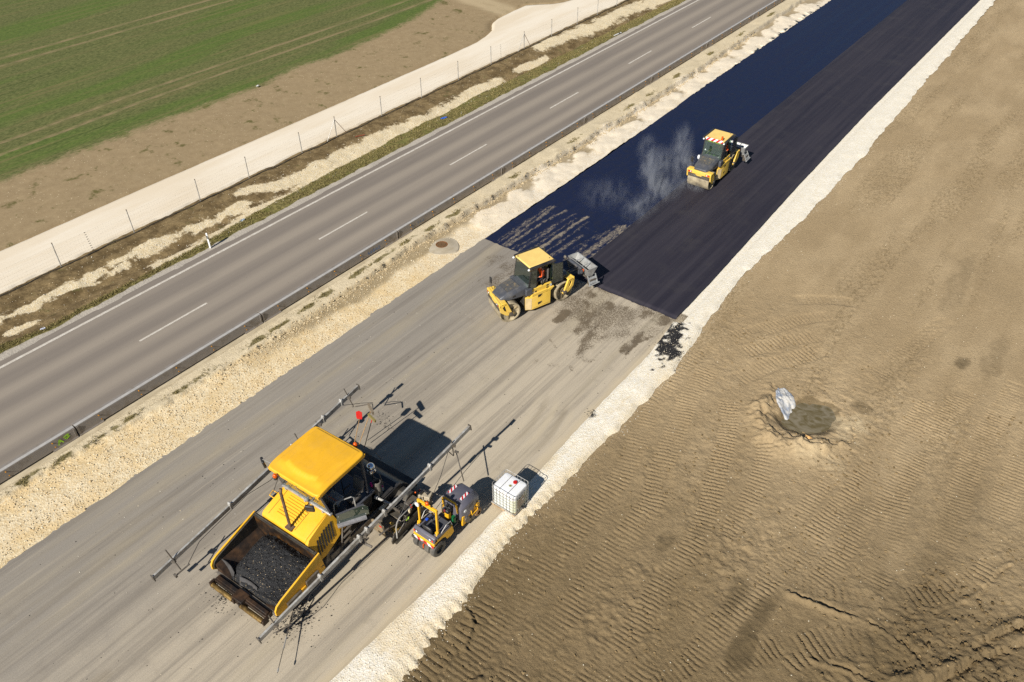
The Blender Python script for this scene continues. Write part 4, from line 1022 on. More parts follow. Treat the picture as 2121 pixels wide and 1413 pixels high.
    # beacons
    for x, y, z in ((-.72, -.98, 3.62), (.62, 1.74, 3.66)):
        m = MB(); m.ell((0, 0, .10), .085, .085, .10); m.M = Matrix.Identity(4); b = m.build('beacon', ORG, P); b.location = (x, y, z)
        m = MB(); m.cyl((0, 0, -.06), (0, 0, .02), .075, n=12); m.box(-.02, .02, -.12 if y > 0 else 0, 0 if y > 0 else .12, -.06, -.03); m.build('beacon_base', BLK, b)
    # mirrors
    def mirror(root, mid, c, sz, face):
        m = MB(); m.tube([root, mid, (c[0], c[1], c[2] + sz)], .014); arm = m.build('mirror_arm', STL, P)
        m = MB(); m.box(-.16, .16, -.05, .05, -sz, sz); mm = m.build('mirror', BLK, arm, .03); mm.location = c; mm.rotation_euler = (0.15, 0, face)
        m = MB(); m.box(-.13, .13, .051, .055, -sz + .03, sz - .03); m.build('mirror_glass', CHR, mm)
    mirror((1.14, -.86, 3.72), (1.15, -1.1, 3.7), (.98, -1.06, 3.18), .17, .5); mirror((-1.22, -.62, 3.70), (-1.5, -.66, 3.72), (-1.80, -.62, 3.42), .17, -.5)
    m = MB(); m.tube([(-1.1, -.55, 3.4), (-1.18, -.62, 2.9), (-1.3, -.9, 2.3)], .014); build_each(m, 'hose', RUB, P)
    # operator stand
    m = MB(); m.box(-1.3, 1.3, -.28, 1.72, 1.55, 1.66); m.box(-1.28, -1.2, -.28, 1.7, 1.66, 2.0); m.build('operator_floor', DGR, P, .02)
    for x in (.98, -.9):
        m = MB(); m.box(x - .25, x + .25, .62, 1.12, 1.80, 1.98); st = m.build('seat', SEAT, P, .07, 3)
        m = MB(); m.M = Matrix.Translation((x, 1.18, 1.96)) @ Matrix.Rotation(math.radians(-12), 4, 'X'); m.box(-.24, .24, -.06, .08, 0, .62); m.M = Matrix.Identity(4); m.build('seat_back', SEAT, st, .06, 3)
        m = MB(); m.box(x - .15, x + .15, .7, 1.05, 1.66, 1.80); m.build('seat_base', BLK, st, .01)
        m = MB(); m.tube([(x + .28, 1.1, 2.2), (x + .29, .75, 2.2), (x + .27, .72, 2.1)], .03); m.tube([(x - .28, 1.1, 2.2), (x - .29, .75, 2.2)], .03); build_each(m, 'armrest', BLK, st)
    m = MB(); m.M = Matrix.Translation((.68, .30, 2.2)) @ Matrix.Rotation(.35, 4, 'X'); m.box(-.28, .28, -.2, .2, -.06, .05); m.M = Matrix.Identity(4); m.box(.6, .76, .26, .40, 1.66, 2.2); cs = m.build('console', simple('console_grey', S(150, 152, 152), .5), P, .02)
    m = MB(); m.M = Matrix.Translation((.68, .30, 2.2)) @ Matrix.Rotation(.35, 4, 'X')
    for i in range(5): m.cyl((-.2 + .1 * i, -.08, .05), (-.2 + .1 * i, -.08, .065), .025, n=8)
    m.M = Matrix.Identity(4); build_each(m, 'button', ORG, cs)
    m = MB(); m.lathe([(.19, -.012), (.205, 0), (.19, .012), (.175, 0), (.19, -.012)], (.05, .36, 2.34), (0, -.5, .85), 20); m.cyl((.05, .36, 2.34), (.05, .22, 2.0), .03); m.box(.03, .07, .2, .5, 2.31, 2.33); m.build('steering_wheel', BLK, P)
    m = MB(); m.box(-.35, .28, -.2, .35, 1.66, 2.02); m.build('stand_console', simple('tan_panel', S(176, 160, 128), .6), P, .03)
    m = MB()
    for y in (.55, .95): m.tube([(-.5, y, 1.66), (-.5, y, 2.6), (.4, y, 2.6), (.4, y, 1.66)], .02)
    build_each(m, 'inner_rail', BLK, P)
    # swung-out side window of the stand
    a = Vector((1.27, -.30, 1.72)); b = Vector((1.92, .72, 1.72)); d = (b - a).normalized(); nn = Vector((d.y, -d.x, 0))
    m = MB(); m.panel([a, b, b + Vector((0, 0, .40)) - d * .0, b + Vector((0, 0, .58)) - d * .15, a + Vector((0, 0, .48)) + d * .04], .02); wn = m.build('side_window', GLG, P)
    m = MB(); q0, q1 = a - nn * -.03, b + nn * .03
    m.beam(a + Vector((0, 0, -.06)) + nn * .06, b - d * .12 + Vector((0, 0, -.06)) + nn * .06, .16, .10)
    m.build('window_sill', simple('light_grey_paint', S(142, 140, 142), .5), wn, .01)
    m = MB(); m.beam(b - d * .14 + Vector((0, 0, .60)), a + d * .02 + Vector((0, 0, .50)), .05, .04); m.beam(b, b + Vector((0, 0, .42)), .05, .04); m.build('window_frame', DGR, wn)
    m = MB()
    for p, z in ((a + d * .1, .08), (b - d * .12, .08), (a + d * .1, .38), (b - d * .2, .42)): m.cyl(p + nn * -.02 + Vector((0, 0, z)), p + nn * .03 + Vector((0, 0, z)), .018, n=8)
    build_each(m, 'window_bolt', STL, wn)
    m = MB(); m.tube([(.98, -.1, 1.8), (.98, -.05, 2.35), (1.02, .05, 2.42), (1.3, .55, 2.42), (1.34, .62, 2.34), (1.36, .62, 1.8)], .024); m.build('grab_rail', STL, P)
    # side steps, tow arms, tank
    for s in (-1, 1):
        m = MB(); m.beam((s * 1.40, -1.0, .62), (s * 1.42, 2.9, .52), .14, .28); m.prism([(-1.25, .4), (-.9, .4), (-.75, .95), (-1.1, .95)], 'x', s * 1.34 - .06, s * 1.34 + .06); m.build('tow_arm', GST, P, .015)
        m = MB(); m.beam((s * 1.36, -.15, 1.45), (s * 1.52, -.55, .40), .04, .09); m.beam((s * 1.36, .25, 1.45), (s * 1.52, -.15, .40), .04, .09)
        for k in range(4): u = .15 + k * .24; m.box(s * (1.38 + .14 * u) - .05, s * (1.38 + .14 * u) + .08, -.15 - .4 * u, .25 - .4 * u, 1.42 - 1.0 * u, 1.45 - 1.0 * u)
        m.build('access_ladder', GST, P)
    m = MB(); m.box(.9, 1.3, -.25, .9, 1.05, 1.55); m.build('fuel_tank', YEL, P, .04)
    # auger tunnel behind the tracks
    m = MB()
    m.cyl((-1.5, 2.32, .42), (1.5, 2.32, .42), .06)
    for k in range(20):
        x = -1.45 + k * .152; m.M = Matrix.Translation((x, 2.32, .42)) @ Matrix.Rotation(.3, 4, 'Z'); m.cyl((-.01, 0, 0), (.01, 0, 0), .2, n=14)
    m.M = Matrix.Identity(4); m.build('auger', DST, P)
    m = MB(); m.M = Matrix.Translation((1.75, 1.14, .36)) @ Matrix.Rotation(math.radians(-4), 4, 'Z'); m.box(-.40, .42, -.02, .02, -.30, .32); m.M = Matrix.Identity(4); m.beam((2.1, 1.14, .5), (2.2, 1.4, .1), .06, .06); lp = m.build('limiting_plate', simple('tan_steel_plate', S(150, 132, 104), .6, .1, .2, 5), P, .008)
    m = MB(); m.box(1.92, 2.06, 1.09, 1.10, .55, .62); m.build('red_mark', RED, lp)
    m = MB(); m.cyl((2.28, 1.5, .12), (2.28, 1.72, .12), .16, n=14); m.tube([(2.2, 1.6, .2), (2.15, 1.5, .5), (2.3, 1.45, .62)], .05); m.build('yellow_foot', simple('dirty_yellow', S(170, 138, 60), .6), P)
    # screed
    m = MB(); pts = [(2.55, .08), (2.55, .78), (2.62, .90), (2.85, .98), (3.08, .90), (3.25, .72), (3.38, .5), (3.38, .08)]
    m.prism(pts, 'x', -1.45, 1.5); scr = m.build('screed_body', simple('black_screed_paint', (.03, .031, .034), .32, 0, .2, 5, (.10, .09, .075), .2), P, .02)
    m = MB(); m.box(-2.5, 1.55, 3.40, 3.78, .30, .36); m.box(-2.5, 1.55, 3.72, 3.78, .08, .30); m.build('walkway', DST, scr, .01)
    m = MB(); m.box(-1.5, 1.52, 1.9, 2.55, 1.02, 1.10); m.box(1.46, 1.54, 1.9, 2.9, .6, 1.10); m.build('screed_deck', BLK, scr, .015)
    m = MB(); m.cyl((1.2, 1.78, 1.12), (2.02, 1.84, 1.12), .055, n=12); m.cyl((1.18, 1.78, 1.12), (1.3, 1.79, 1.12), .075, n=12); m.build('extension_cylinder', STL, P)
    for s in (1, -1):
        m = MB(); m.box(min(s * 1.5, s * 2.5), max(s * 1.5, s * 2.5), 2.0, 2.5, .12, .62); m.box(min(s * 1.5, s * 2.5), max(s * 1.5, s * 2.5), 2.5, 3.3, .12, .46); m.prism([(2.5, .7), (2.72, .84), (3.0, .8), (3.2, .5), (2.5, .5)], 'x', s * 1.52, s * 2.05); ex = m.build('screed_extension', DST, P, .015)
        m = MB(); m.prism([(1.02, .02), (1.0, .22), (1.15, .42), (3.3, .46), (3.42, .3), (3.42, .02)], 'x', s * 2.56, s * 2.61); m.box(min(s * 2.52, s * 2.72), max(s * 2.52, s * 2.72), 1.1, 3.3, .015, .04); m.build('end_gate', DST, ex, .008)
        m = MB(); m.tube([(s * 2.70, 1.2, .3), (s * 2.70, 1.22, .92), (s * 2.69, 1.32, 1.12), (s * 2.66, 1.5, 1.18), (s * 2.66, 2.6, 1.18), (s * 2.66, 2.75, 1.1), (s * 2.66, 2.8, .5)], .026, 8); m.build('hand_rail', STL, ex)
        if s > 0:
            m = MB(); m.box(1.70, 2.35, 2.45, 2.95, .60, .66); m.box(1.60, 1.66, 1.95, 2.45, .64, .80); m.box(1.72, 2.4, 1.98, 2.05, .62, .72); m.build('step_plate', GST, ex, .008)
            m = MB(); m.M = Matrix.Translation((2.62, 3.05, .92)) @ Matrix.Rotation(.25, 4, 'Z'); m.box(-.28, .26, -.16, .18, -.12, .10); m.M = Matrix.Identity(4); m.box(2.5, 2.58, 2.98, 3.06, .4, .85); cb = m.build('control_box', simple('tan_cover', S(186, 172, 146), .7), ex, .03)
            m = MB()
            for k in range(4): m.tube([(2.4 + .06 * k, 2.95 + .05 * k, 1.03), (2.5 + .05 * k, 3.1, 1.12 + .02 * k), (2.75, 3.05 + .05 * k, 1.04), (2.86, 2.9, .8)], .016, 6)
            m.box(2.36, 2.56, 2.9, 3.05, 1.02, 1.14); m.build('cable_bundle', BLK, cb)
            m = MB(); m.ell((2.30, 2.86, 1.06), .035); m.build('orange_knob', ORG, cb)
            m = MB(); m.ell((2.42, 2.98, 1.17), .028); m.cyl((2.5, 2.35, .84), (2.5, 2.35, .94), .045); build_each(m, 'knob', RED, cb)
            m = MB(); m.box(2.44, 2.52, 2.2, 2.28, .60, .84); m.cyl((2.42, 2.36, .55), (2.42, 2.36, .8), .06); m.box(1.62, 1.78, 1.46, 1.8, 1.0, 1.03); build_each(m, 'pale_fitting', simple('cream_plastic', S(228, 212, 178), .5), ex, .01)
            m = MB()
            for k in range(6): m.tube([(1.6 + .1 * k, 2.0, .66), (1.65 + .1 * k, 2.12, .78 - .02 * k), (1.7 + .12 * k, 2.35, .5)], .016, 6)
            build_each(m, 'hydraulic_hose', BLK, ex)
            m = MB(); m.beam((2.66, 1.35, .42), (2.66, 1.75, .62), .07, .05); m.box(2.63, 2.72, 1.7, 1.8, .5, .66); m.build('gate_spindle', GST, ex, .008)
            m = MB(); m.cyl((2.60, 2.0, .5), (2.60, 2.04, .62), .03); m.ell((2.62, 1.9, .58), .03, .05, .03); m.build('green_tag', simple('lime_plastic', S(176, 214, 70), .5), ex)
    # rear rail, lamp, cylinder and tank on the screed
    m = MB(); m.tube([(-.5, 2.2, 1.1), (-.5, 2.15, 2.0), (.2, 2.15, 2.05), (1.15, 2.2, 2.0), (1.25, 2.25, 1.1)], .025); m.tube([(-.5, 2.17, 1.6), (1.2, 2.2, 1.6)], .02); m.tube([(.1, 2.6, 1.0), (.15, 2.65, 1.9), (.35, 2.9, 2.1), (.5, 3.0, 1.7)], .014)
    m.build('screed_rail', GST, scr)
    m = MB(); m.ell((0, 0, 0), .17, .17, .17, 18, 10); m.cyl((0, 0, -.2), (0, 0, -.1), .19, .16, n=18); lm = m.build('balloon_lamp', CHR, P); lm.location = (.72, 2.2, 2.16)
    m = MB(); m.cyl((0, 0, -.2), (.0, .05, -1.1), .03); m.build('lamp_post', GST, lm)
    m = MB(); m.lathe([(.14, 0), (.16, .02), (.16, .72), (.13, .74), (.12, .66), (.12, .5)], (1.18, 1.98, 1.1), (0, 0, 1), 18); m.build('gas_cylinder_sleeve', simple('canvas_grey', S(112, 106, 96), .85, 0, .15), scr)
    m = MB(); m.ell((.98, 1.86, 1.62), .07, .05, .14); m.build('pink_flag_roll', PNK, scr)
    # levelling beams on both sides
    ang = math.radians(2.8)
    def loc(p):
        dx, dy = p[0] + 17.45, p[1] - 11.0
        return Vector((math.cos(ang) * dx + math.sin(ang) * dy, -math.sin(ang) * dx + math.cos(ang) * dy, p[2]))
    def beam(A, B, clamps, extra):
        A, B = loc(A), loc(B); d = (B - A).normalized()
        m = MB(); cl = [0] + clamps + [1]
        for k in range(len(cl) - 1):
            hh = (.20, .23, .26, .23, .20, .20)[k % 6]
            m.beam(A + (B - A) * cl[k], A + (B - A) * cl[k + 1], .075 + .012 * (k % 2), hh)
        bm = m.build('levelling_beam', STL, P, .004)
        m = MB()
        for p in (A, B): m.beam(p - d * .02, p + d * .02, .15, .30)
        build_each(m, 'end_flange', GST, bm)
        m = MB()
        for c in clamps:
            p = A + (B - A) * c; m.beam(p - d * .05, p + d * .05, .15, .28); m.cyl(p + Vector((-.07, 0, .16)), p + Vector((.07, 0, .16)), .05, n=10)
        build_each(m, 'beam_clamp', STL, bm, .006)
        return A, B, d, bm
    A, B, d, bm = beam((-20.07, 5.5, 1.05), (-20.71, 16.33, 1.93), [.33, .635, .80, .90], None)
    m = MB(); L = B - A
    for u, dx, dz0, dz1, dxb in ((.075, .12, .55, -.35, .55), (.665, .10, .45, -.75, .5), (.77, .06, .1, -.75, .38), (.935, .1, .42, -.5, .45)):
        p = A + L * u; q0 = p + Vector((-.12, 0, dz0)); q1 = p + Vector((dxb * .55, .05, dz1)); m.cyl(q0, q1, .024, n=8)
        m.beam(p + Vector((-.08, -.06, 0)), p + Vector((.14, .06, 0)), .1, .12)
    build_each(m, 'sensor_rod', GST, bm)
    m = MB(); p = A + L * .075 + Vector((.32, .05, -.36)); m.cyl(p + Vector((.02, -.28, -.02)), p + Vector((.05, .34, .02)), .03, n=8); m.box(p.x - .05, p.x + .08, p.y - .3, p.y - .22, p.z - .08, p.z + .05)
    p2 = A + L * .935 + Vector((.28, .1, -.5)); m.cyl(p2, p2 + Vector((.5, .55, .02)), .022, n=8); m.cyl(p2 + Vector((.5, .55, 0)), p2 + Vector((.75, .3, 0)), .03, n=8)
    build_each(m, 'sonic_sensor', GST, bm)
    m = MB(); m.tube([A + L * .075 + Vector((.36, .3, -.34)), A + L * .12 + Vector((.25, 0, -.4)), A + L * .18 + Vector((.1, 0, -.15)), A + L * .4 + Vector((.06, 0, -.12)), A + L * .5 + Vector((.15, 0, -.35)), A + L * .62 + Vector((.1, 0, -.25)), A + L * .75 + Vector((.1, 0, -.1))], .012); m.tube([A + L * .9 + Vector((.1, 0, -.1)), A + L * .95 + Vector((.35, .3, -.55)), A + L * .97 + Vector((.7, .4, -.6))], .012); build_each(m, 'sensor_cable', BLK, bm)
    m = MB(); m.beam(A + L * .64 - d * .03, A + L * .64 + d * .03, .17, .29); m.build('red_clamp', RED, bm)
    m = MB(); m.cyl(A + L * .665 + Vector((.3, .05, -.78)), A + L * .665 + Vector((.75, .12, -.82)), .03, n=8); m.cyl(A + L * .77 + Vector((.25, 0, -.75)), A + L * .77 + Vector((.7, 0, -.8)), .03, n=8); build_each(m, 'beam_bracket', GST, bm)
    A, B, d, bm = beam((-15.31, 6.26, .85), (-15.01, 17.04, 2.36), [.255, .43, .465, .55, .78], None); L = B - A
    m = MB()
    for u, dxb, dz1, dz0 in ((.06, .32, -.30, .45), (.445, .20, -.55, .12), (.52, .30, -.62, .10), (.90, .04, -.62, .25)):
        p = A + L * u; m.cyl(p + Vector((-.14 if u < .1 else 0, 0, dz0)), p + Vector((dxb * .5, .04, dz1)), .024, n=8); m.beam(p + Vector((-.08, -.06, 0)), p + Vector((.14, .06, 0)), .1, .12)
    p = A + L * .90; m.cyl(p + Vector((-.06, -.3, -.02)), p + Vector((.03, 0, -.6)), .02, n=8); m.cyl(p + Vector((.03, .1, -.45)), p + Vector((.15, .2, -.5)), .05, n=8)
    build_each(m, 'sensor_rod', GST, bm)
    m = MB(); p = A + L * .445 + Vector((.1, .04, -.55)); m.cyl(p + Vector((-.55, -.1, .1)), p + Vector((.2, .04, 0)), .05, n=8)
    p = A + L * .52 + Vector((.15, .04, -.62)); m.cyl(p + Vector((-.02, -.25, 0)), p + Vector((.06, .2, 0)), .035, n=8); m.cyl(p + Vector((0, 0, 0)), p + Vector((.28, 1.0, -.1)), .024, n=8)
    p = A + L * .06 + Vector((.17, .04, -.32)); m.cyl(p + Vector((-.1, -.12, 0)), p + Vector((.1, .42, 0)), .035, n=8)
    p = loc((-15.25, 16.38, 1.43)); m.cyl(p, loc((-14.04, 15.43, 1.25)), .024, n=8)
    build_each(m, 'sonic_sensor', GST, bm)
    m = MB(); m.tube([A + L * .06 + Vector((.28, .4, -.3)), A + L * .14 + Vector((.3, 0, -.35)), A + L * .2 + Vector((.1, 0, -.12)), A + L * .42 + Vector((.06, 0, -.13))], .012)
    m.tube([A + L * .53 + Vector((.3, .5, -.6)), A + L * .6 + Vector((.25, .2, -.3)), A + L * .66 + Vector((.06, 0, -.1))], .012); m.tube([A + L * .88 + Vector((0, 0, -.1)), A + L * .82 + Vector((.1, 0, -.9)), A + L * .74 + Vector((.3, 0, -1.3)), A + L * .66 + Vector((.5, -.3, -1.2))], .012); build_each(m, 'sensor_cable', BLK, bm)
    # long probe rod lying out to the front right
    m = MB(); a = loc((-15.52, 7.80, .37)); b = loc((-14.12, 5.96, .50)); m.cyl(a, a + (b - a) * .42, .02, n=8); m.cyl(a + (b - a) * .42, b, .013, n=8); m.build('probe_rod', GST, bm)
    m = MB(); m.cyl(a + (b - a) * .42, a + (b - a) * .62, .021, n=8); m.cyl(a + (b - a) * .93, a + (b - a) * .98, .026, n=8); build_each(m, 'rod_sleeve', STL, bm)
    return P
paver = make_paver()

# asphalt mix lying in the hopper (its own thing)
def make_heap():
    n = 90; U, V = np.meshgrid(np.linspace(0, 1, n), np.linspace(0, 1, n))
    X = -1.30 + U * 2.86; Y = -3.66 + V * 1.92
    X = X + .22 * fbm(U * 4, V * 4, 140) * (1 - U); h = 1.04 + .18 * sst(-3.0, -2.0, Y) * sst(-1.2, -.5, X) + .22 * np.exp(-((X - .1) / .9) ** 2 - ((Y + 2.5) / .75) ** 2) + .12 * sst(.6, 1.5, X)
    h = h - .42 * sst(-.85, -1.3, X + .30 * (V - .5)) - .22 * sst(-3.3, -3.62, Y) * sst(1.2, .2, X) - .10 * sst(-2.0, -1.75, Y) + .06 * fbm(X * 2.5, Y * 2.5, 141) + .07 * fbm(X * 9, Y * 9, 142, 3)
    idx = np.arange(n * n).reshape(n, n); F = np.stack([idx[:-1, :-1].ravel(), idx[:-1, 1:].ravel(), idx[1:, 1:].ravel(), idx[1:, :-1].ravel()], 1)
    co = np.stack([X.ravel(), Y.ravel(), h.ravel()], 1)
    ring = np.concatenate([idx[0, :-1], idx[:-1, -1], idx[-1, :0:-1], idx[:0:-1, 0]]); k = len(ring); low = co[ring].copy(); low[:, 2] = .585
    low[:, 2] = np.where(np.abs(low[:, 0]) > .9, .6 + (np.abs(low[:, 0]) - .9) * .58, .585)
    co = np.concatenate([co, low]); b0 = n * n
    side = np.array([(ring[i], b0 + i, b0 + (i + 1) % k, ring[(i + 1) % k]) for i in range(k)])
    o = mesh_np('asphalt_heap', co, np.concatenate([F, side]), MIXM, None, True)
    o.location = paver.location; o.rotation_euler = paver.rotation_euler
    tag(o, 'heap of glistening black asphalt mix with pale stones in the paver hopper', 'asphalt')
    k = RNG.integers(0, n * n, 1500); lump = stones('loose_lumps', co[k] + np.array([0, 0, .008]), .008 + .014 * RNG.random(1500), CRM, 'stuff', .8, o)
make_heap()

# tools standing in the holder behind the canopy
def tool(name, label, cat, base, top, head, mat_h, group='hand tools standing behind the canopy'):
    base = Vector(base); top = Vector(top)
    t = thing(name, label, cat, base, 0, group); v = top - base
    m = MB(); m.cyl((0, 0, 0), v, .017, n=8); m.build('handle', mat_h, t)
    return t, v
t, v = tool('shovel', 'red shovel with a wooden handle standing blade up behind the paver canopy', 'shovel', (-19.55, 14.75, .55), (-19.27, 14.98, 1.90), None, WOOD)
m = MB(); m.M = Matrix.Translation(v) @ Matrix.Rotation(.5, 4, 'Z') @ Matrix.Rotation(-.15, 4, 'X'); m.panel([(-.10, 0, 0), (.10, 0, 0), (.13, 0, .10), (.13, .02, .34), (0, .03, .40), (-.13, .02, .34), (-.13, 0, .10)], .012); m.M = Matrix.Identity(4); m.build('blade', RED, t)
t, v = tool('broom', 'wooden handled broom with its grey bristle head tilted highest behind the paver', 'broom', (-19.34, 14.80, .5), (-19.0, 15.42, 2.2), None, WOOD)
m = MB(); m.M = Matrix.Translation(v) @ Matrix.Rotation(-.45, 4, 'Z'); m.box(-.28, .28, -.03, .05, 0, .05); m.M = Matrix.Identity(4); bh = m.build('broom_head', simple('grey_wood', S(150, 134, 112), .8), t, .01)
m = MB(); m.M = Matrix.Translation(v) @ Matrix.Rotation(-.45, 4, 'Z'); m.prism([(-.28, .05), (.28, .05), (.30, .17), (-.30, .17)], 'y', -.035, .055); m.M = Matrix.Identity(4); m.build('bristles', simple('grey_bristle', S(132, 118, 98), .95, 0, .3, 40), t)
t, v = tool('broom', 'dark handled broom with a yellow green bristle head nearest the canopy corner', 'broom', (-19.0, 14.76, .5), (-18.74, 15.2, 2.02), None, simple('dark_handle', S(70, 52, 42), .6))
m = MB(); m.M = Matrix.Translation(v) @ Matrix.Rotation(-.2, 4, 'Z'); m.box(-.25, .25, -.03, .04, 0, .045); m.M = Matrix.Identity(4); m.build('broom_head', WOOD, t, .01)
m = MB(); m.M = Matrix.Translation(v) @ Matrix.Rotation(-.2, 4, 'Z'); m.prism([(-.25, .045), (.25, .045), (.27, .14), (-.27, .14)], 'y', -.03, .045); m.M = Matrix.Identity(4); m.build('bristles', simple('olive_bristle', S(136, 124, 70), .95, 0, .3, 40), t)
m = MB(); m.cyl(v * .88, v * .99, .02, n=8); m.build('red_grip', RED, t)
# spray can on the screed deck
t = thing('spray_can', 'white marking spray can with a bright pink cap on the black screed deck', 'spray can', (-16.36, 13.27, 1.10))
m = MB(); m.cyl((0, 0, 0), (0, 0, .2), .035, n=14); m.build('can_body', WHT, t)
m = MB(); m.cyl((0, 0, .2), (0, 0, .275), .036, .028, n=14); m.build('cap', PNK, t)

# crumbs of mix dropped round the paver and on the shoulder
def crumbs(name, label, spots, n, smin, smax, zb=.01):
    pts = []; sz = []
    for cx, cy, sx, sy, wgt in spots:
        k = int(n * wgt); x = RNG.normal(cx, sx, k); y = RNG.normal(cy, sy, k); d = np.hypot((x - cx) / sx, (y - cy) / sy)
        z = zb + .07 * np.exp(-d * 1.6) * RNG.random(k); pts.append(np.stack([x, y, z], 1)); sz.append(smin + (smax - smin) * RNG.random(k) ** 2.5)
    o = stones(name, np.concatenate(pts), np.concatenate(sz), CRM, None, .75)
    return tag(o, label, 'asphalt crumbs', 'spilled asphalt crumbs', 'stuff')
crumbs('asphalt_crumbs', 'black crumbs spilled on the grey bed in front of the paver push rollers', [(-18.15, 7.0, .16, .2, .75), (-17.9, 6.4, .5, .3, .12), (-18.6, 6.9, .5, .35, .13)], 420, .008, .026)
crumbs('asphalt_crumbs', 'black crumb pile by the front right corner of the hopper, under the long beam', [(-15.45, 8.0, .22, .28, .7), (-15.6, 7.4, .6, .35, .18), (-15.2, 8.0, .6, .6, .12)], 620, .008, .030)
crumbs('asphalt_crumbs', 'large black asphalt spill on the pale shoulder at the end of the new lane', [(-11.95, 28.7, .35, .45, .5), (-12.3, 29.6, .25, .5, .35), (-11.9, 28.0, .45, .3, .15)], 800, .008, .026, .05)
crumbs('asphalt_crumbs', 'small black crumb patch on the white shoulder halfway to the tank', [(-12.4, 22.72, .22, .16, 1)], 260, .008, .026, .05)
crumbs('asphalt_crumbs', 'thin trail of black crumbs on the grey bed behind the broom heads', [(-20.0, 16.9, .35, .12, .5), (-19.6, 16.6, .25, .12, .5)], 120, .008, .025)
# ------------------------------------------------------------------ people (skin modifier body baked to one mesh)
def make_person(label, joints, edges, loc, rz, mats, matfn, hair=None, kind_cat='person', face=None):
    me = bpy.data.meshes.new('person'); names = list(joints)
    me.from_pydata([joints[k][0] for k in names], [(names.index(a), names.index(b)) for a, b in edges], [])
    o = bpy.data.objects.new('person', me); COL.objects.link(o)
    md = o.modifiers.new('skin', 'SKIN'); sv = me.skin_vertices[0].data
    for i, k in enumerate(names):
        r = joints[k][1]; sv[i].radius = (r, r) if not isinstance(r, tuple) else r
        sv[i].use_root = (k == 'pelvis')
    sb = o.modifiers.new('sub', 'SUBSURF'); sb.levels = 2; sb.render_levels = 2
    dg = bpy.context.evaluated_depsgraph_get(); nm = bpy.data.meshes.new_from_object(o.evaluated_get(dg))
    o.modifiers.clear(); o.data = nm; nm.name = 'person'
    nm.materials.clear()
    for mm in mats: nm.materials.append(mm)
    for p in nm.polygons:
        p.use_smooth = True; p.material_index = matfn(p.center)
    o.location = loc; o.rotation_euler = (0, 0, rz)
    tag(o, label, kind_cat)
    return o
SKIN = simple('skin', S(222, 166, 136), .55, 0, .06); HIV = simple('hi_vis_orange', S(255, 96, 24), .7, 0, .06); TRO = simple('dark_work_trousers', S(58, 62, 74), .85, 0, .12)
HAIR = simple('brown_hair', (.03, .02, .014), .6, 0, .2, 40); BOOT = simple('dark_boots', (.02, .018, .016), .6)
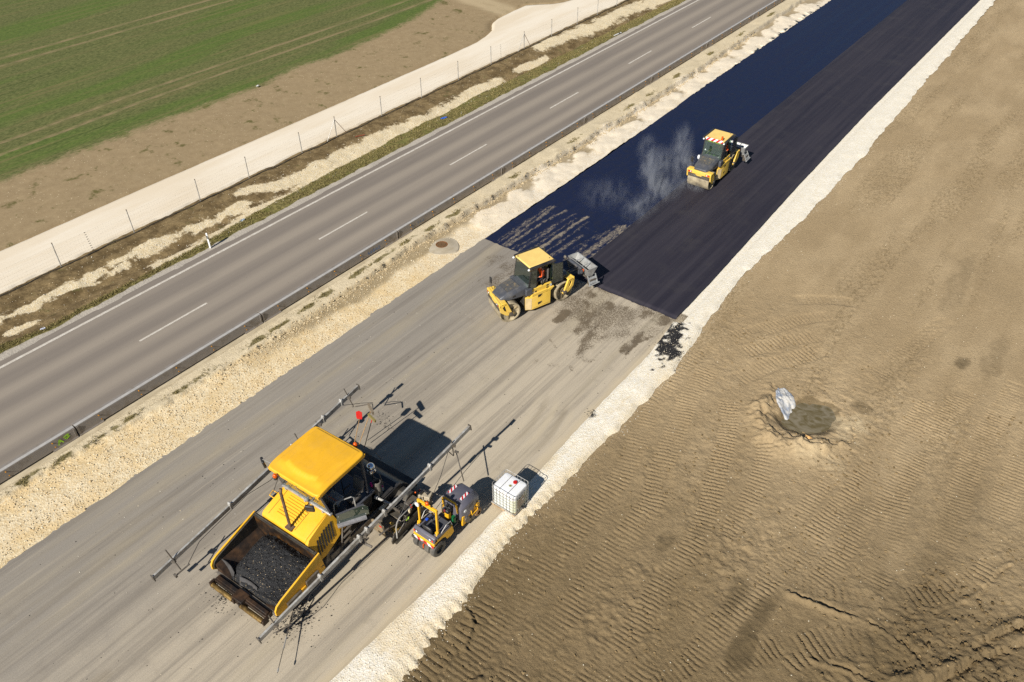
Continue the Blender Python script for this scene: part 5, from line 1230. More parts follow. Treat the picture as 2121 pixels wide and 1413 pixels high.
def seated_person(label, world, rz, lean=0.0, arm_out=False):
    """driver on a seat; faces local -y"""
    J = {'pelvis': ((0, .05, .12), (.15, .13)), 'waist': ((0, .07, .30), (.14, .11)), 'chest': ((0, .04 - lean, .50), (.17, .12)), 'collar': ((0, .02 - lean, .62), (.10, .08)), 'neck': ((0, 0 - lean, .70), .055), 'head': ((0, -.03 - lean, .80), (.085, .095)), 'crown': ((0, -.02 - lean, .90), (.07, .08))}
    E = [('pelvis', 'waist'), ('waist', 'chest'), ('chest', 'collar'), ('collar', 'neck'), ('neck', 'head'), ('head', 'crown')]
    for s, n in ((-1, 'r'), (1, 'l')):
        J['hip' + n] = ((s * .10, -.02, .09), .095); J['knee' + n] = ((s * .14, -.46, .12), .068); J['ankle' + n] = ((s * .14, -.56, -.28), .045); J['toe' + n] = ((s * .15, -.74, -.33), (.045, .035))
        J['sh' + n] = ((s * .20, .02 - lean, .58), .068)
        out = arm_out and n == 'l'
        J['el' + n] = ((s * (.34 if out else .25), -.12 - lean, .34), .048); J['wr' + n] = ((s * (.30 if out else .16), -.36 - lean, .36), .033)
        hx = J['wr' + n][0]; J['palm' + n] = ((hx[0] - s * .01, hx[1] - .06, hx[2] + .01), (.036, .018))
        E += [('pelvis', 'hip' + n), ('hip' + n, 'knee' + n), ('knee' + n, 'ankle' + n), ('ankle' + n, 'toe' + n), ('collar', 'sh' + n), ('sh' + n, 'el' + n), ('el' + n, 'wr' + n), ('wr' + n, 'palm' + n)]
        P0 = J['palm' + n][0]
        for k in range(4):
            dx = (-.027 + .018 * k); ln = (.040, .047, .044, .034)[k]
            J[f'f{k}a{n}'] = ((P0[0] + dx, P0[1] - .035, P0[2] + .004), .0095); J[f'f{k}b{n}'] = ((P0[0] + dx, P0[1] - .035 - ln * .7, P0[2] - .012), .0088); J[f'f{k}c{n}'] = ((P0[0] + dx, P0[1] - .03 - ln * .6, P0[2] - .038), .0075)
            E += [('palm' + n, f'f{k}a{n}'), (f'f{k}a{n}', f'f{k}b{n}'), (f'f{k}b{n}', f'f{k}c{n}')]
        J['tha' + n] = ((P0[0] - s * .035, P0[1] - .005, P0[2] - .004), .0105); J['thb' + n] = ((P0[0] - s * .042, P0[1] - .038, P0[2] - .018), .009)
        E += [('palm' + n, 'tha' + n), ('tha' + n, 'thb' + n)]
    hz = .70
    def mf(c):
        if c.z > .685: return 0
        for n in 'rl':
            w = Vector(J['wr' + n][0])
            if (c - w).length < .17 and c.y < w.y + .10 and abs(c.x) > .05: return 0
        if c.y < -.54 and c.z < -.24: return 3
        if c.z < .24 and (c.y < .3): return 2
        return 1
    o = make_person(label, J, E, world, rz, [SKIN, HIV, TRO, BOOT], mf)
    y0 = -lean
    m = MB(); m.ell((0, .005 + y0, .875), .098, .108, .085, 14, 8); m.ell((0, .05 + y0, .82), .09, .08, .09, 12, 8); m.build('hair', HAIR, o)
    m = MB(); m.ell((0, -.125 + y0, .815), .014, .022, .02, 8, 6)
    for s in (-1, 1): m.ell((s * .088, -.01 + y0, .815), .012, .022, .03, 8, 6)
    m.build('nose_and_ears', SKIN, o)
    m = MB()
    for s in (-1, 1): m.ell((s * .032, -.112 + y0, .838), .012, .008, .008, 8, 6)
    m.build('eyes', BOOT, o)
    m = MB(); m.ell((0, -.113 + y0, .772), .022, .008, .006, 8, 6); m.build('mouth', simple('lips', S(176, 104, 92), .5), o)
    return o

# ------------------------------------------------------------------ tandem rollers with chip spreader
def make_roller(label, loc, rz, steer_f, steer_r, banded, spread_yaw, spread_off):
    R = thing('road_roller', label, 'road roller', loc, rz, 'tandem road rollers')
    yel = YEL2
    def drum(yc, steer, rear):
        Mx = Matrix.Translation((0, yc, 0)) @ Matrix.Rotation(steer, 4, 'Z')
        m = MB(); m.M = Mx
        m.lathe([(.42, -.74), (.575, -.74), (.595, -.725), (.595, .725), (.575, .74), (.52, .74), (.50, .60), (.12, .56), (.0, .56)], (0, 0, .595), (1, 0, 0), 40)
        m.lathe([(.42, -.74), (.50, -.60), (0, -.56)], (0, 0, .595), (1, 0, 0), 40); d = m.build('drum', DRUM, R)
        for s in (-1, 1):
            m = MB(); m.M = Mx; m.cyl((s * .57, 0, .575), (s * .68, 0, .575), .19, n=18)
            for k in range(3):
                a = k * 2.094 + .4; m.beam((s * .60, .18 * math.cos(a), .575 + .18 * math.sin(a)), (s * .60, .48 * math.cos(a), .575 + .48 * math.sin(a)), .10, .05)
            build_each(m, 'drum_hub', DRUMI, d)
        # fork frame
        f = -1 if not rear else 1
        for s in (-1, 1):
            m = MB(); m.M = Mx; xo = s * .80
            P = [(f * .50, 1.32), (f * .62, 1.14), (f * .56, .80), (f * .26, .54), (-f * .12, .48), (-f * .20, .60), (f * .14, .70), (f * .36, .88), (f * .44, 1.08), (f * .30, 1.22)]
            m.prism(P, 'x', xo - .05, xo + .05); m.prism([(f * .20, 1.31), (f * .50, 1.315), (f * .46, 1.2), (f * .22, 1.18)], 'x', xo - .05, xo + .05)
            m.prism([(f * .18, 1.28), (f * .36, 1.30), (f * .20, .72), (-f * .08, .66), (f * .04, .95)], 'x', xo - .05, xo + .05)
            fk = m.build('fork_arm', yel, R, .012)
            m = MB(); m.M = Mx
            for k in range(5): m.tube([(s * .76, f * (.26 + .05 * k), 1.26), (s * .80, f * (.30 + .04 * k), 1.0), (s * .77, f * (.12 + .04 * k), .74)], .017, 6)
            build_each(m, 'hose', BLK, fk)
            m = MB(); m.M = Mx; m.cyl((s * .72, -f * .02, .575), (s * .86, -f * .02, .575), .13, n=14); m.cyl((s * .86, -f * .02, .575), (s * .88, -f * .02, .575), .06, n=10); m.build('drum_bearing', GST, fk)
        m = MB(); m.M = Mx; m.box(-.85, .85, min(f * .50, f * .63), max(f * .50, f * .63), 1.08, 1.33); m.box(-.85, .85, min(f * .2, f * .51), max(f * .2, f * .51), 1.25, 1.325)
        m.prism([(-.25, 1.06), (.25, 1.06), (.16, .96), (-.16, .96)], 'y', min(f * .52, f * .61), max(f * .52, f * .61)); fb = m.build('fork_beam', yel, R, .03)
        if not rear:
            for s in (-1, 1):
                m = MB(); m.M = Mx; m.box(s * .62 - .14, s * .62 + .14, -.645, -.632, 1.13, 1.25); hl = m.build('headlight_panel', RED if banded else GST, fb, .004)
                m = MB(); m.M = Mx; m.ell((s * .56, -.645, 1.19), .045, .02, .045, 10, 6); m.build('headlight', WHT, hl)
                m = MB(); m.M = Mx; m.ell((s * .70, -.645, 1.19), .035, .02, .04, 10, 6); m.build('indicator', ORG, hl)
        m = MB(); m.M = Mx; m.box(-.72, .72, f * .585 - .02, f * .585 + .02, .86, 1.04)
        for k in range(14): m.tube([(-.68 + k * .105, f * .60, 1.04), (-.66 + k * .105, f * .65, .94), (-.62 + k * .105, f * .62, .88)], .014, 5)
        m.build('scraper_and_spray_bar', GST, R)
    drum(-1.62, steer_f, False); drum(1.62, steer_r, True)
    # mid frame
    side = [(-.70, .92), (-.48, .26), (.72, .26), (.80, .80), (1.02, 1.12), (.98, 1.22), (-.46, 1.22)]
    m = MB(); m.box(-.60, .60, -.80, .95, .34, 1.35); m.box(-.35, .35, -1.5, 1.6, .98, 1.22); m.build('frame', DST, R, .02)
    for s in (-1, 1):
        m = MB(); pl = [(.80, -.44), (.80, .76), (.60, .76), (.60, -.74), (.64, -.74)]
        m.prism([(s * x, y) for x, y in pl], 'z', .26, 1.06); m.prism([(.40, 1.06), (.76, 1.06), (1.0, 1.24), (.60, 1.24)], 'x', s * .62, s * .80); m.prism([(s * x, y) for x, y in [(.80, -.42), (.80, .60), (.60, .60), (.60, -.60)]], 'z', 1.06, 1.24); sp = m.build('side_cover', yel, R, .03)
        m = MB(); m.panel([(s * .805, -.45, .30), (s * .648, -.745, .30), (s * .648, -.745, 1.0), (s * .805, -.45, 1.0)], .008); m.build('dusty_front_panel', simple('road_dust_paint', S(222, 196, 146), .8, 0, .12, 4) if s < 0 else bpy.data.materials.get('road_dust_paint'), sp)
        m = MB(); m.prism([(-.46, 1.222), (.86, 1.222), (.86, 1.5), (-.42, 1.5)], 'x', s * .60, s * .72); m.build('cab_side_panel', yel, sp, .02)
        m = MB()
        for z in (.98, .52):
            m.prism([(-.05, z - .07), (.22, z - .07), (.22, z + .09), (-.05, z + .09)], 'x', s * .801, s * .803)
        build_each(m, 'step_opening', BLK, sp)
        m = MB()
        for z in (.93, .47): m.prism([(.03, z - .02), (.22, z - .02), (.22, z + .10), (.14, z + .02)], 'x', s * .803, s * .806)
        build_each(m, 'step_tread', yel, sp)
        m = MB(); m.box(s * .803 - .002, s * .803 + .002, -.36, .70, .345, .352); m.build('panel_seam', BLK, sp)
        m = MB(); m.cyl((s * .72, .80, 1.36), (s * .728, .80, 1.36), .07, n=16); m.build('round_sign', simple('pale_sign', S(206, 218, 220), .5) if s < 0 else bpy.data.materials.get('pale_sign'), sp)
        m = MB(); m.box(min(s * .72, s * .74), max(s * .72, s * .74), .52, .64, 1.40, 1.46); m.box(min(s * .72, s * .74), max(s * .72, s * .74), .52, .64, 1.26, 1.32); m.box(min(s * .72, s * .735), max(s * .72, s * .735), -.2, -.1, 1.26, 1.34); build_each(m, 'door_hinge', BLK, sp)
        m = MB(); m.box(min(s * .70, s * .732), max(s * .70, s * .732), -.40, -.34, 1.25, 1.31); m.box(min(s * .70, s * .732), max(s * .70, s * .732), -.30, -.25, 1.26, 1.32); build_each(m, 'white_sticker', WHT, sp)
    # front engine hood
    def loft(secs):
        vs = []; n = len(secs[0])
        for sec in secs: vs += sec
        fs = [tuple(range(n))[::-1], tuple(range((len(secs) - 1) * n, len(secs) * n))]
        for j in range(len(secs) - 1):
            for i in range(n): fs.append((j * n + i, j * n + (i + 1) % n, (j + 1) * n + (i + 1) % n, (j + 1) * n + i))
        return vs, fs
    def sec(y, w, z0, z1, c): return [(-w, y, z0), (w, y, z0), (w, y, z1 - c), (w - c, y, z1), (-w + c, y, z1), (-w, y, z1 - c)]
    m = MB(); m.add(*loft([sec(-.50, .60, 1.2, 1.78, .16), sec(-1.0, .62, 1.2, 1.78, .16), sec(-1.75, .56, 1.22, 1.60, .15), sec(-2.12, .42, 1.26, 1.42, .07)])); hd = m.build('engine_hood', DGR, R, .05, 3)
    GRL = NTgrille()
    m = MB(); m.add([(-.36, -1.68, 1.628), (.36, -1.68, 1.628), (.42, -.98, 1.788), (-.42, -.98, 1.788), (-.36, -1.68, 1.634), (.36, -1.68, 1.634), (.42, -.98, 1.796), (-.42, -.98, 1.796)], [(0, 1, 2, 3), (7, 6, 5, 4), (0, 4, 5, 1), (1, 5, 6, 2), (2, 6, 7, 3), (3, 7, 4, 0)]); gr = m.build('hood_mesh', GRL, hd)
    m = MB(); m.beam((0, -1.68, 1.642), (0, -.98, 1.806), .02, .012); m.beam((-.40, -1.3, 1.726), (.40, -1.3, 1.726), .012, .02); m.beam((-.37, -1.68, 1.640), (.37, -1.68, 1.640), .03, .02); m.beam((-.42, -.98, 1.80), (.42, -.98, 1.80), .03, .02); build_each(m, 'mesh_frame', DGR, gr)
    for s in (-1, 1):
        m = MB(); m.prism([(-1.5, 1.34), (-1.28, 1.34), (-1.32, 1.44), (-1.46, 1.44)], 'x', s * .575, s * .597); m.build('side_vent', BLK, hd)
    m = MB(); m.box(.62, .80, -.78, -.40, 1.24, 1.62); m.box(-.80, -.62, -.78, -.40, 1.24, 1.62); m.build('air_box', DGR, R, .03)
    # rear tank
    m = MB(); m.add(*loft([sec(.98, .60, 1.2, 1.72, .14), sec(1.55, .60, 1.2, 1.70, .16), sec(2.10, .48, 1.24, 1.50, .14)])); m.build('rear_hood', simple('rear_tank_grey', S(58, 62, 70), .35), R, .05, 3)
    # cab
    y0, y1, zb, zt = -.52, .92, 1.48, 2.78
    m = MB()
    for s in (-1, 1):
        m.beam((s * .66, y0 - .06, zb - .1), (s * .66, y0 + .12, zt), .06, .08)
        m.beam((s * .68, .28, zb), (s * .68, .30, zt), .04, .05)
    m.box(-.70, .70, y0 - .1, y0 - .02, zb - .06, zb + .02); m.box(-.7, .7, y1 - .02, y1 + .04, zb - .1, zb + .04); cf = m.build('cab_frame', BLK, R, .012)
    m = MB()
    for s in (-1, 1): m.beam((s * .68, y1 - .10, zb - .1), (s * .68, y1 - .10, zt), .06, .09)
    build_each(m, 'cab_pillar', yel, cf, .01)
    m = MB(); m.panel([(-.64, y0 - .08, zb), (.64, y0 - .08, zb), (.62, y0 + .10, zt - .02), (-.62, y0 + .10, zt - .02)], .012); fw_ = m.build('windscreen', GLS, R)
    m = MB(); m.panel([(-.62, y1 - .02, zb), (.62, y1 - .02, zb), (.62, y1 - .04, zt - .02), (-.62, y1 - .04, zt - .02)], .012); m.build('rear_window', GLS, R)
    for s in (-1, 1):
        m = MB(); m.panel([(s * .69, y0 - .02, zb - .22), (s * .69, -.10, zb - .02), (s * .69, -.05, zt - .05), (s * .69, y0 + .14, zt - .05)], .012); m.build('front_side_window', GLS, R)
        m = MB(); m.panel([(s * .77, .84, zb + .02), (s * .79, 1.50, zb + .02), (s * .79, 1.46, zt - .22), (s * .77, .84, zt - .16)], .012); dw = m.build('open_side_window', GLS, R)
        m = MB(); m.beam((s * .78, .82, zb), (s * .80, 1.52, zb), .05, .07); m.beam((s * .78, .84, zb), (s * .78, .84, zt - .14), .04, .05); m.tube([(s * .80, 1.52, zb), (s * .80, 1.47, zt - .2), (s * .78, .84, zt - .14)], .012); m.build('window_frame', BLK, dw)
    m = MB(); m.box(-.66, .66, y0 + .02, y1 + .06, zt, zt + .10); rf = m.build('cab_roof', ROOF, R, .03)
    m = MB()
    for s in (-1, 1): m.cyl((s * .735, y0 + .02, zt + .03), (s * .735, y1 + .08, zt + .03), .085, n=14)
    m.box(-.72, .72, y1 + .05, y1 + .10, zt - .02, zt + .07); build_each(m, 'roof_side_roll', BLK, rf)
    m = MB()
    for s in (-1, 1): m.beam((s * .70, y0 - .06, zt - .07), (s * .70, y1 + .06, zt - .07), .05, .04)
    build_each(m, 'roof_gutter', yel, rf)
    for s in (-1, 1):
        m = MB(); m.ell((s * .70, y0 - .06, zt - .02), .06, .07, .06); m.build('work_light', WHT, rf)
    m = MB(); m.cyl((-.5, y0 + .06, zt + .1), (-.5, y0 + .06, zt + .16), .02); m.cyl((.5, y1 - .1, zt + .1), (.5, y1 - .1, zt + .13), .02); build_each(m, 'roof_bolt', BLK, rf)
    if banded:
        sm = stripes('cab_warning_stripes', 'x', .34, -1.0)
        m = MB(); m.panel([(-.58, y0 - .02, zt - .05), (.58, y0 - .02, zt - .05), (.58, y0 + .02, zt + .13), (-.58, y0 + .02, zt + .13)], .01); m.build('warning_band', sm, rf)
        m = MB(); m.cyl((.46, y0 + .12, zt + .10), (.46, y0 + .12, zt + .16), .07, n=12); m.cyl((.46, y0 + .12, zt + .16), (.46, y0 + .12, zt + .36), .075, .06, n=12); m.build('beacon', ORG, rf)
        m = MB(); m.box(-.46, -.02, y0 + .04, y0 + .048, zt - .14, zt - .06); m.box(.06, .46, y0 + .04, y0 + .048, zt - .14, zt - .06); build_each(m, 'green_banner', simple('lime_sticker', S(170, 206, 40), .5), fw_)
        m = MB()
        for k, (a, wd) in enumerate(((-.44, .05), (-.37, .04), (-.31, .05), (-.24, .03), (-.19, .05), (-.12, .05), (.08, .05), (.15, .05), (.22, .03), (.27, .05), (.34, .04), (.40, .04))): m.box(a, a + wd, y0 + .034, y0 + .040, zt - .12, zt - .085)
        m.build('banner_lettering', simple('dark_green_letters', S(52, 80, 20), .5), fw_)
        m = MB(); m.ell((-.50, y0 + .0, zb + .55), .06, .01, .05); m.ell((.52, y0 - .08, zb + .02), .05, .01, .06); build_each(m, 'pale_sticker', WHT, fw_)
        m = MB(); m.box(-.7, -.3, y0 + .02, y0 + .12, zb + .0, zb + .10); m.build('red_cloth', RED, fw_)
    m = MB(); m.tube([(-.36, y0 + .04, zb + .18), (-.12, y0 + .05, zb + .32)], .05, 6); m.tube([(.06, y0 + .07, zb + .30), (.36, y0 + .04, zb + .14)], .05, 6); build_each(m, 'lime_vest', simple('lime_cloth', S(196, 216, 30), .7), fw_)
    if not banded:
        m = MB(); m.box(-.42, -.12, y0 + .08, y0 + .2, zt - .62, zt - .40); m.tube([(.73, .9, 1.7), (.735, 1.05, 2.2)], .04, 6); build_each(m, 'lime_vest', simple('lime_cloth_2', S(186, 206, 36), .7), fw_)
    # inside the cab
    m = MB(); m.box(.12, .58, .30, .72, 1.50, 1.68); m.box(.12, .58, .66, .80, 1.66, 2.30); st = m.build('seat', SEAT if not banded else BLK, R, .05, 3)
    m = MB(); m.box(-.60, .60, y0 + .05, y1 - .05, 1.36, 1.44); m.build('cab_floor', BLK, R)
    m = MB(); m.box(.16, .56, -.12, .10, 1.44, 1.86); m.lathe([(.15, -.01), (.165, 0), (.15, .01), (.14, 0), (.15, -.01)], (.35, .06, 2.0), (0, .5, .85), 18); m.build('dash', BLK, R, .02)
    # mirror
    m = MB(); m.tube([(-.56, -1.96, 1.40), (-.66, -2.0, 1.55), (-.68, -2.0, 1.72)], .015); ma = m.build('mirror_arm', BLK, R)
    m = MB(); m.M = Matrix.Translation((-.69, -2.0, 1.90)); m.box(-.09, .09, -.03, .03, -.18, .18); m.build('mirror', BLK, ma, .025)
    if banded:
        m = MB(); m.ell((-.62, -1.15, 1.72), .09, .10, .16); m.build('white_can', WHT, R)
    # chip spreader on its arm
    sx, sy, sz = spread_off
    A = Matrix.Translation((sx, sy, sz)) @ Matrix.Rotation(spread_yaw, 4, 'Z')
    m = MB(); m.M = A
    m.beam((.0, -1.25, .0), (.0, -.32, .05), .16, .14); m.cyl((.25, -1.1, .12), (.25, -.42, .12), .07, n=12); m.cyl((-.5, -.44, .18), (.5, -.44, .18), .09, n=12); m.box(-.75, .55, -.46, -.34, -.12, .10); m.box(.2, .42, -.52, -.36, -.2, .25); arm = m.build('spreader_arm', DGR, R, .015)
    m = MB(); m.M = A; m.ell((-.82, -.55, .25), .11, .09, .13); m.cyl((-.82, -.55, .25), (-.6, -.5, 0), .03); m.build('spreader_lamp', GST, arm)
    m = MB(); m.M = A
    def wallp(pts): m.panel(pts, .014)
    wallp([(-.86, -.30, .22), (.86, -.30, .22), (.80, -.12, -.30), (-.80, -.12, -.30)]); wallp([(-.86, .36, .22), (.86, .36, .22), (.80, .10, -.30), (-.80, .10, -.30)])
    wallp([(-.86, -.30, .22), (-.86, .36, .22), (-.80, .10, -.30), (-.80, -.12, -.30)]); wallp([(.86, -.30, .22), (.86, .36, .22), (.80, .10, -.30), (.80, -.12, -.30)])
    m.box(-.80, .80, -.12, .10, -.33, -.29)
    for a, b in (((-.86, -.30, .225), (.86, -.30, .225)), ((-.86, .36, .225), (.86, .36, .225)), ((-.86, -.30, .225), (-.86, .36, .225)), ((.86, -.30, .225), (.86, .36, .225)), ((-.25, -.30, .225), (-.25, .36, .225)), ((.35, -.30, .225), (.35, .36, .225))): m.beam(a, b, .03, .03)
    hp = m.build('spreader_hopper', ALU, R)
    m = MB(); m.M = A; m.box(-.80, .80, -.06, .05, -.15, -.1); m.box(.3, .55, -.12, .0, -.1, .0); m.build('hopper_contents', RUST2, hp)
    m = MB(); m.M = A; m.box(-.74, .74, -.10, .10, -.52, -.34); m.box(.80, 1.02, -.22, .22, -.70, -.36); m.box(-1.0, -.82, -.2, .2, -.6, -.36); m.build('spreader_roll_box', GST, hp, .01)
    m = MB(); m.M = A
    for q in (((.84, -.26, -.15), (1.10, -.26, -.62)), ((.84, .26, -.15), (1.10, .26, -.62))): m.beam(*q, .05, .05)
    m.cyl((1.12, -.34, -.64), (1.12, .36, -.60), .035, n=8); m.panel([(.90, -.24, -.26), (.90, .24, -.26), (1.08, .24, -.58), (1.08, -.24, -.58)], .01); m.build('end_bracket', ALU, hp)
    m = MB(); m.M = A; m.box(.46, .56, -.36, -.30, .02, .12); m.build('orange_reflector', ORG, hp)
    m = MB(); m.M = A
    for k in range(5): m.tube([(-.3 + .12 * k, -1.0, .15), (-.2 + .12 * k, -.7, .28 - .02 * k), (-.1 + .14 * k, -.45, .12)], .018, 6)
    build_each(m, 'hydraulic_hose', BLK, arm)
    return R
def NTgrille():
    t = NT('hood_grille_mesh'); n = t.noise(5, 5, .65); v = t.voro(90)
    c = t.mix(t.ramp(n, .45, .7), (.045, .042, .04), S(150, 124, 78)); c = t.mix(.35, c, S(120, 120, 118))
    return t.pbr(c, .5, .1)
roll_near = make_roller('yellow tandem roller turning on the grey road bed with a silver chip spreader behind', (-19.83, 27.83, 0), math.radians(-19.5), math.radians(-10), math.radians(5), False, 0.0, (-.16, 3.54, 1.08))
roll_far = make_roller('yellow tandem roller with a red and white striped cab band steaming on the fresh asphalt', (-18.46, 46.55, .09), math.radians(1.0), 0.0, 0.0, True, 0.0, (.15, 2.98, 1.05))
def in_roller(r, p):
    a = r.rotation_euler.z; return (r.location.x + math.cos(a) * p[0] - math.sin(a) * p[1], r.location.y + math.sin(a) * p[0] + math.cos(a) * p[1], r.location.z + p[2])
seated_person('driver in an orange hi-vis shirt sitting in the cab of the nearer roller', in_roller(roll_near, (.36, .42, 1.68)), roll_near.rotation_euler.z + .15, .06, False)
seated_person('driver in orange resting an arm at the open window of the far roller', in_roller(roll_far, (.36, .42, 1.68)), roll_far.rotation_euler.z, .02, True)

# ------------------------------------------------------------------ small combination roller
def make_small():
    R = thing('small_roller', 'small yellow and grey ride-on roller with rubber tyres at the back, parked beside the paver', 'small roller', (-13.67, 13.88, 0))
    G = simple('roller_hood_grey', S(104, 102, 112), .38, 0, .05, 4, S(140, 130, 118), .14)
    for x in (-.42, -.14, .14, .42):
        m = MB(); m.lathe([(.19, -.115), (.30, -.12), (.345, -.10), (.36, -.06), (.362, 0), (.36, .06), (.345, .10), (.30, .12), (.19, .115)], (x, -.98, .362), (1, 0, 0), 28); ty = m.build('tyre', simple('worn_tyre', (.022, .022, .022), .7, 0, .3, 5, (.16, .145, .12), .34) if x == -.42 else bpy.data.materials['worn_tyre'], R)
        m = MB(); m.lathe([(.19, -.10), (.17, -.04), (.07, -.03), (.0, -.03)], (x, -.98, .362), (1 if x < 0 else -1, 0, 0), 20); m.lathe([(.19, -.10), (.17, -.05), (.07, -.04), (.0, -.04)], (x, -.98, .362), (-1 if x < 0 else 1, 0, 0), 20); m.build('rim', DST, ty)
    m = MB(); m.box(-.022, .022, -1.33, -1.24, .36, .58); m.build('centre_scraper', ORG, R, .01)
    # rear frame
    m = MB(); side = [(-1.24, .76), (-1.22, 1.0), (-1.12, 1.06), (-.20, .98), (-.12, .55), (-.30, .45), (-.52, .50), (-.60, .70), (-.78, .80), (-1.1, .82)]
    for s in (-1, 1): m.prism(side, 'x', s * .40, s * .52)
    m.box(-.52, .52, -1.26, -1.16, .74, .92); rr = m.build('rear_frame', YELS, R, .025)
    m = MB(); m.box(-.40, .40, -1.14, -.12, .78, .92); m.box(-.40, -.28, -.5, -.12, .5, .9); m.build('rear_deck', DGR, R, .02)
    m = MB(); m.prism([(-1.25, .90), (-1.22, 1.14), (-1.12, 1.20), (-1.04, 1.14), (-1.04, .9)], 'x', -.52, .52)
    for s in (-1, 1): m.prism([(-1.08, .94), (-1.06, 1.18), (-.35, 1.12), (-.25, .96)], 'x', s * .34, s * .52)
    m.build('rear_cover', G, R, .03, 3)
    for s in (-1, 1):
        m = MB(); m.ell((s * .33, -1.262, 1.06), .045, .02, .05); m.build('rear_light', WHT, R)
        m = MB(); m.ell((s * .45, -1.262, 1.06), .04, .02, .05); m.build('tail_light', simple('tail_lamp_red', S(236, 74, 30), .25), R)
    m = MB(); m.panel([(-.50, -1.285, .68), (.50, -1.285, .68), (.50, -1.27, .78), (-.50, -1.27, .78)], .012); m.build('warning_bar', stripes('bar_stripes', 'x', .34, 1.0), R)
    m = MB(); m.box(-.08, .08, -1.298, -1.291, .70, .75); m.build('red_lettering', simple('dark_red_letters', S(150, 30, 28), .5), R)
    m = MB(); m.box(-.56, -.44, -1.34, -1.22, .64, .74); m.cyl((-.52, -1.28, .62), (-.40, -1.28, .62), .03); m.build('tow_hook', DST, R, .01)
    m = MB(); m.box(-.17, .22, -.98, -.58, .98, 1.14); st = m.build('seat', BLK, R, .06, 3)
    m = MB(); m.M = Matrix.Translation((.03, -.98, 1.06)) @ Matrix.Rotation(math.radians(12), 4, 'X'); m.box(-.23, .23, -.06, .04, 0, .36); m.M = Matrix.Identity(4); m.build('seat_back', BLK, st, .05, 3)
    # roll bar
    m = MB()
    for s in (-1, 1):
        m.beam((s * .44, -.93, .95), (s * .44, -.90, 2.42), .07, .09)
    m.box(-.475, .475, -.945, -.855, 2.42, 2.50); m.box(-.30, .34, -.90, -.82, 2.27, 2.30); rb = m.build('roll_bar', YELS, R, .014)
    m = MB(); m.cyl((0, -.9, 2.50), (0, -.9, 2.535), .075, n=14); m.ell((0, -.9, 2.575), .075, .075, .07, 14, 8); m.build('beacon', ORG, rb)
    m = MB(); m.cyl((-.45, -1.0, 2.25), (-.45, -.965, 2.25), .10, n=18); m.build('round_lamp', WHT, rb)
    m = MB(); m.cyl((.30, -.85, 2.20), (.30, -.72, 2.16), .05, n=12); m.cyl((-.30, -.85, 2.24), (-.30, -.78, 2.22), .05, n=12); m.cyl((.2, -.9, 2.5), (.2, -.9, 2.56), .03); build_each(m, 'work_lamp', BLK, rb)
    for s in (-1, 1):
        m = MB(); m.box(s * .44 - .06, s * .44 + .06, -1.02, -.92, 1.20, 1.30); m.beam((s * .46, -1.0, 1.25), (s * .47, -1.10, .95), .05, .05); m.build('bar_foot', YELS, rb, .01)
        m = MB(); m.tube([(s * .50, -.86, 1.10), (s * .54, -.55, 1.38), (s * .54, -.32, 1.36), (s * .52, -.22, 1.05)], .016, 6); m.build('grab_rail', STL, R)
    m = MB(); m.tube([(-.10, -.62, 1.0), (-.08, -.58, 1.42)], .014); m.build('lever', CHR, R)
    m = MB(); m.box(-.38, -.28, -.72, -.62, 1.14, 1.20); m.build('blue_cloth', simple('blue_cloth', S(20, 80, 200), .6), R, .01)
    # articulation and step
    m = MB(); m.box(-.30, .30, -.20, .40, .42, .62); m.build('articulation', DST, R, .02)
    m = MB(); m.box(-.42, .42, -.42, .20, .60, .66); m.build('foot_plate', DGR, R, .01)
    # steering column and its guard
    m = MB(); m.box(-.12, .08, .06, .24, .66, 1.06); cl = m.build('steering_column', YELS, R, .03); m = MB(); m.box(-.15, .11, .02, .26, 1.06, 1.24); m.build('instrument_box', BLK, cl, .03)
    m = MB(); m.lathe([(.15, -.012), (.165, 0), (.15, .012), (.138, 0), (.15, -.012)], (-.02, .06, 1.42), (0, -.45, .9), 20)
    for k in range(3): a = k * 2.09; m.cyl((-.02, .06, 1.42), (-.02 + .15 * math.cos(a), .06 + .135 * math.sin(a), 1.42 + .067 * math.sin(a)), .012, n=6)
    m.cyl((-.02, .06, 1.42), (-.02, .16, 1.2), .03); m.build('steering_wheel', BLK, cl)
    m = MB(); m.box(-.14, .10, .16, .30, 1.22, 1.30); m.build('dash', BLK, cl, .02)
    m = MB(); m.cyl((-.02, .0, 1.24), (-.02, -.01, 1.27), .04, n=10); m.build('red_button', RED, cl)
    m = MB(); m.tube([(-.34, .28, 1.0), (-.34, .26, 1.50), (-.28, .28, 1.58), (.26, .30, 1.58), (.32, .30, 1.50), (.32, .34, 1.0)], .035, 8); m.build('wheel_guard', YELS, R)
    m = MB(); m.cyl((.30, .12, .7), (.30, .12, 1.0), .08, n=12); m.build('green_canister', simple('green_plastic', S(20, 110, 60), .45), R)
    # front frame with engine hood
    m = MB()
    for s in (-1, 1): m.prism([(.34, .36), (.36, .86), (1.30, .92), (1.36, .62), (1.30, .50), (1.0, .62), (.72, .56), (.66, .36)], 'x', s * .44, s * .54)
    m.box(-.54, .54, 1.30, 1.40, .55, .92); m.build('front_frame', YELS, R, .025)
    def sec(y, w, z0, z1, c): return [(-w, y, z0), (w, y, z0), (w, y, z1 - c), (w - c, y, z1), (-w + c, y, z1), (-w, y, z1 - c)]
    def loft(secs):
        vs = []; n = len(secs[0])
        for q in secs: vs += q
        fs = [tuple(range(n))[::-1], tuple(range((len(secs) - 1) * n, len(secs) * n))]
        for j in range(len(secs) - 1):
            for i in range(n): fs.append((j * n + i, j * n + (i + 1) % n, (j + 1) * n + (i + 1) % n, (j + 1) * n + i))
        return vs, fs
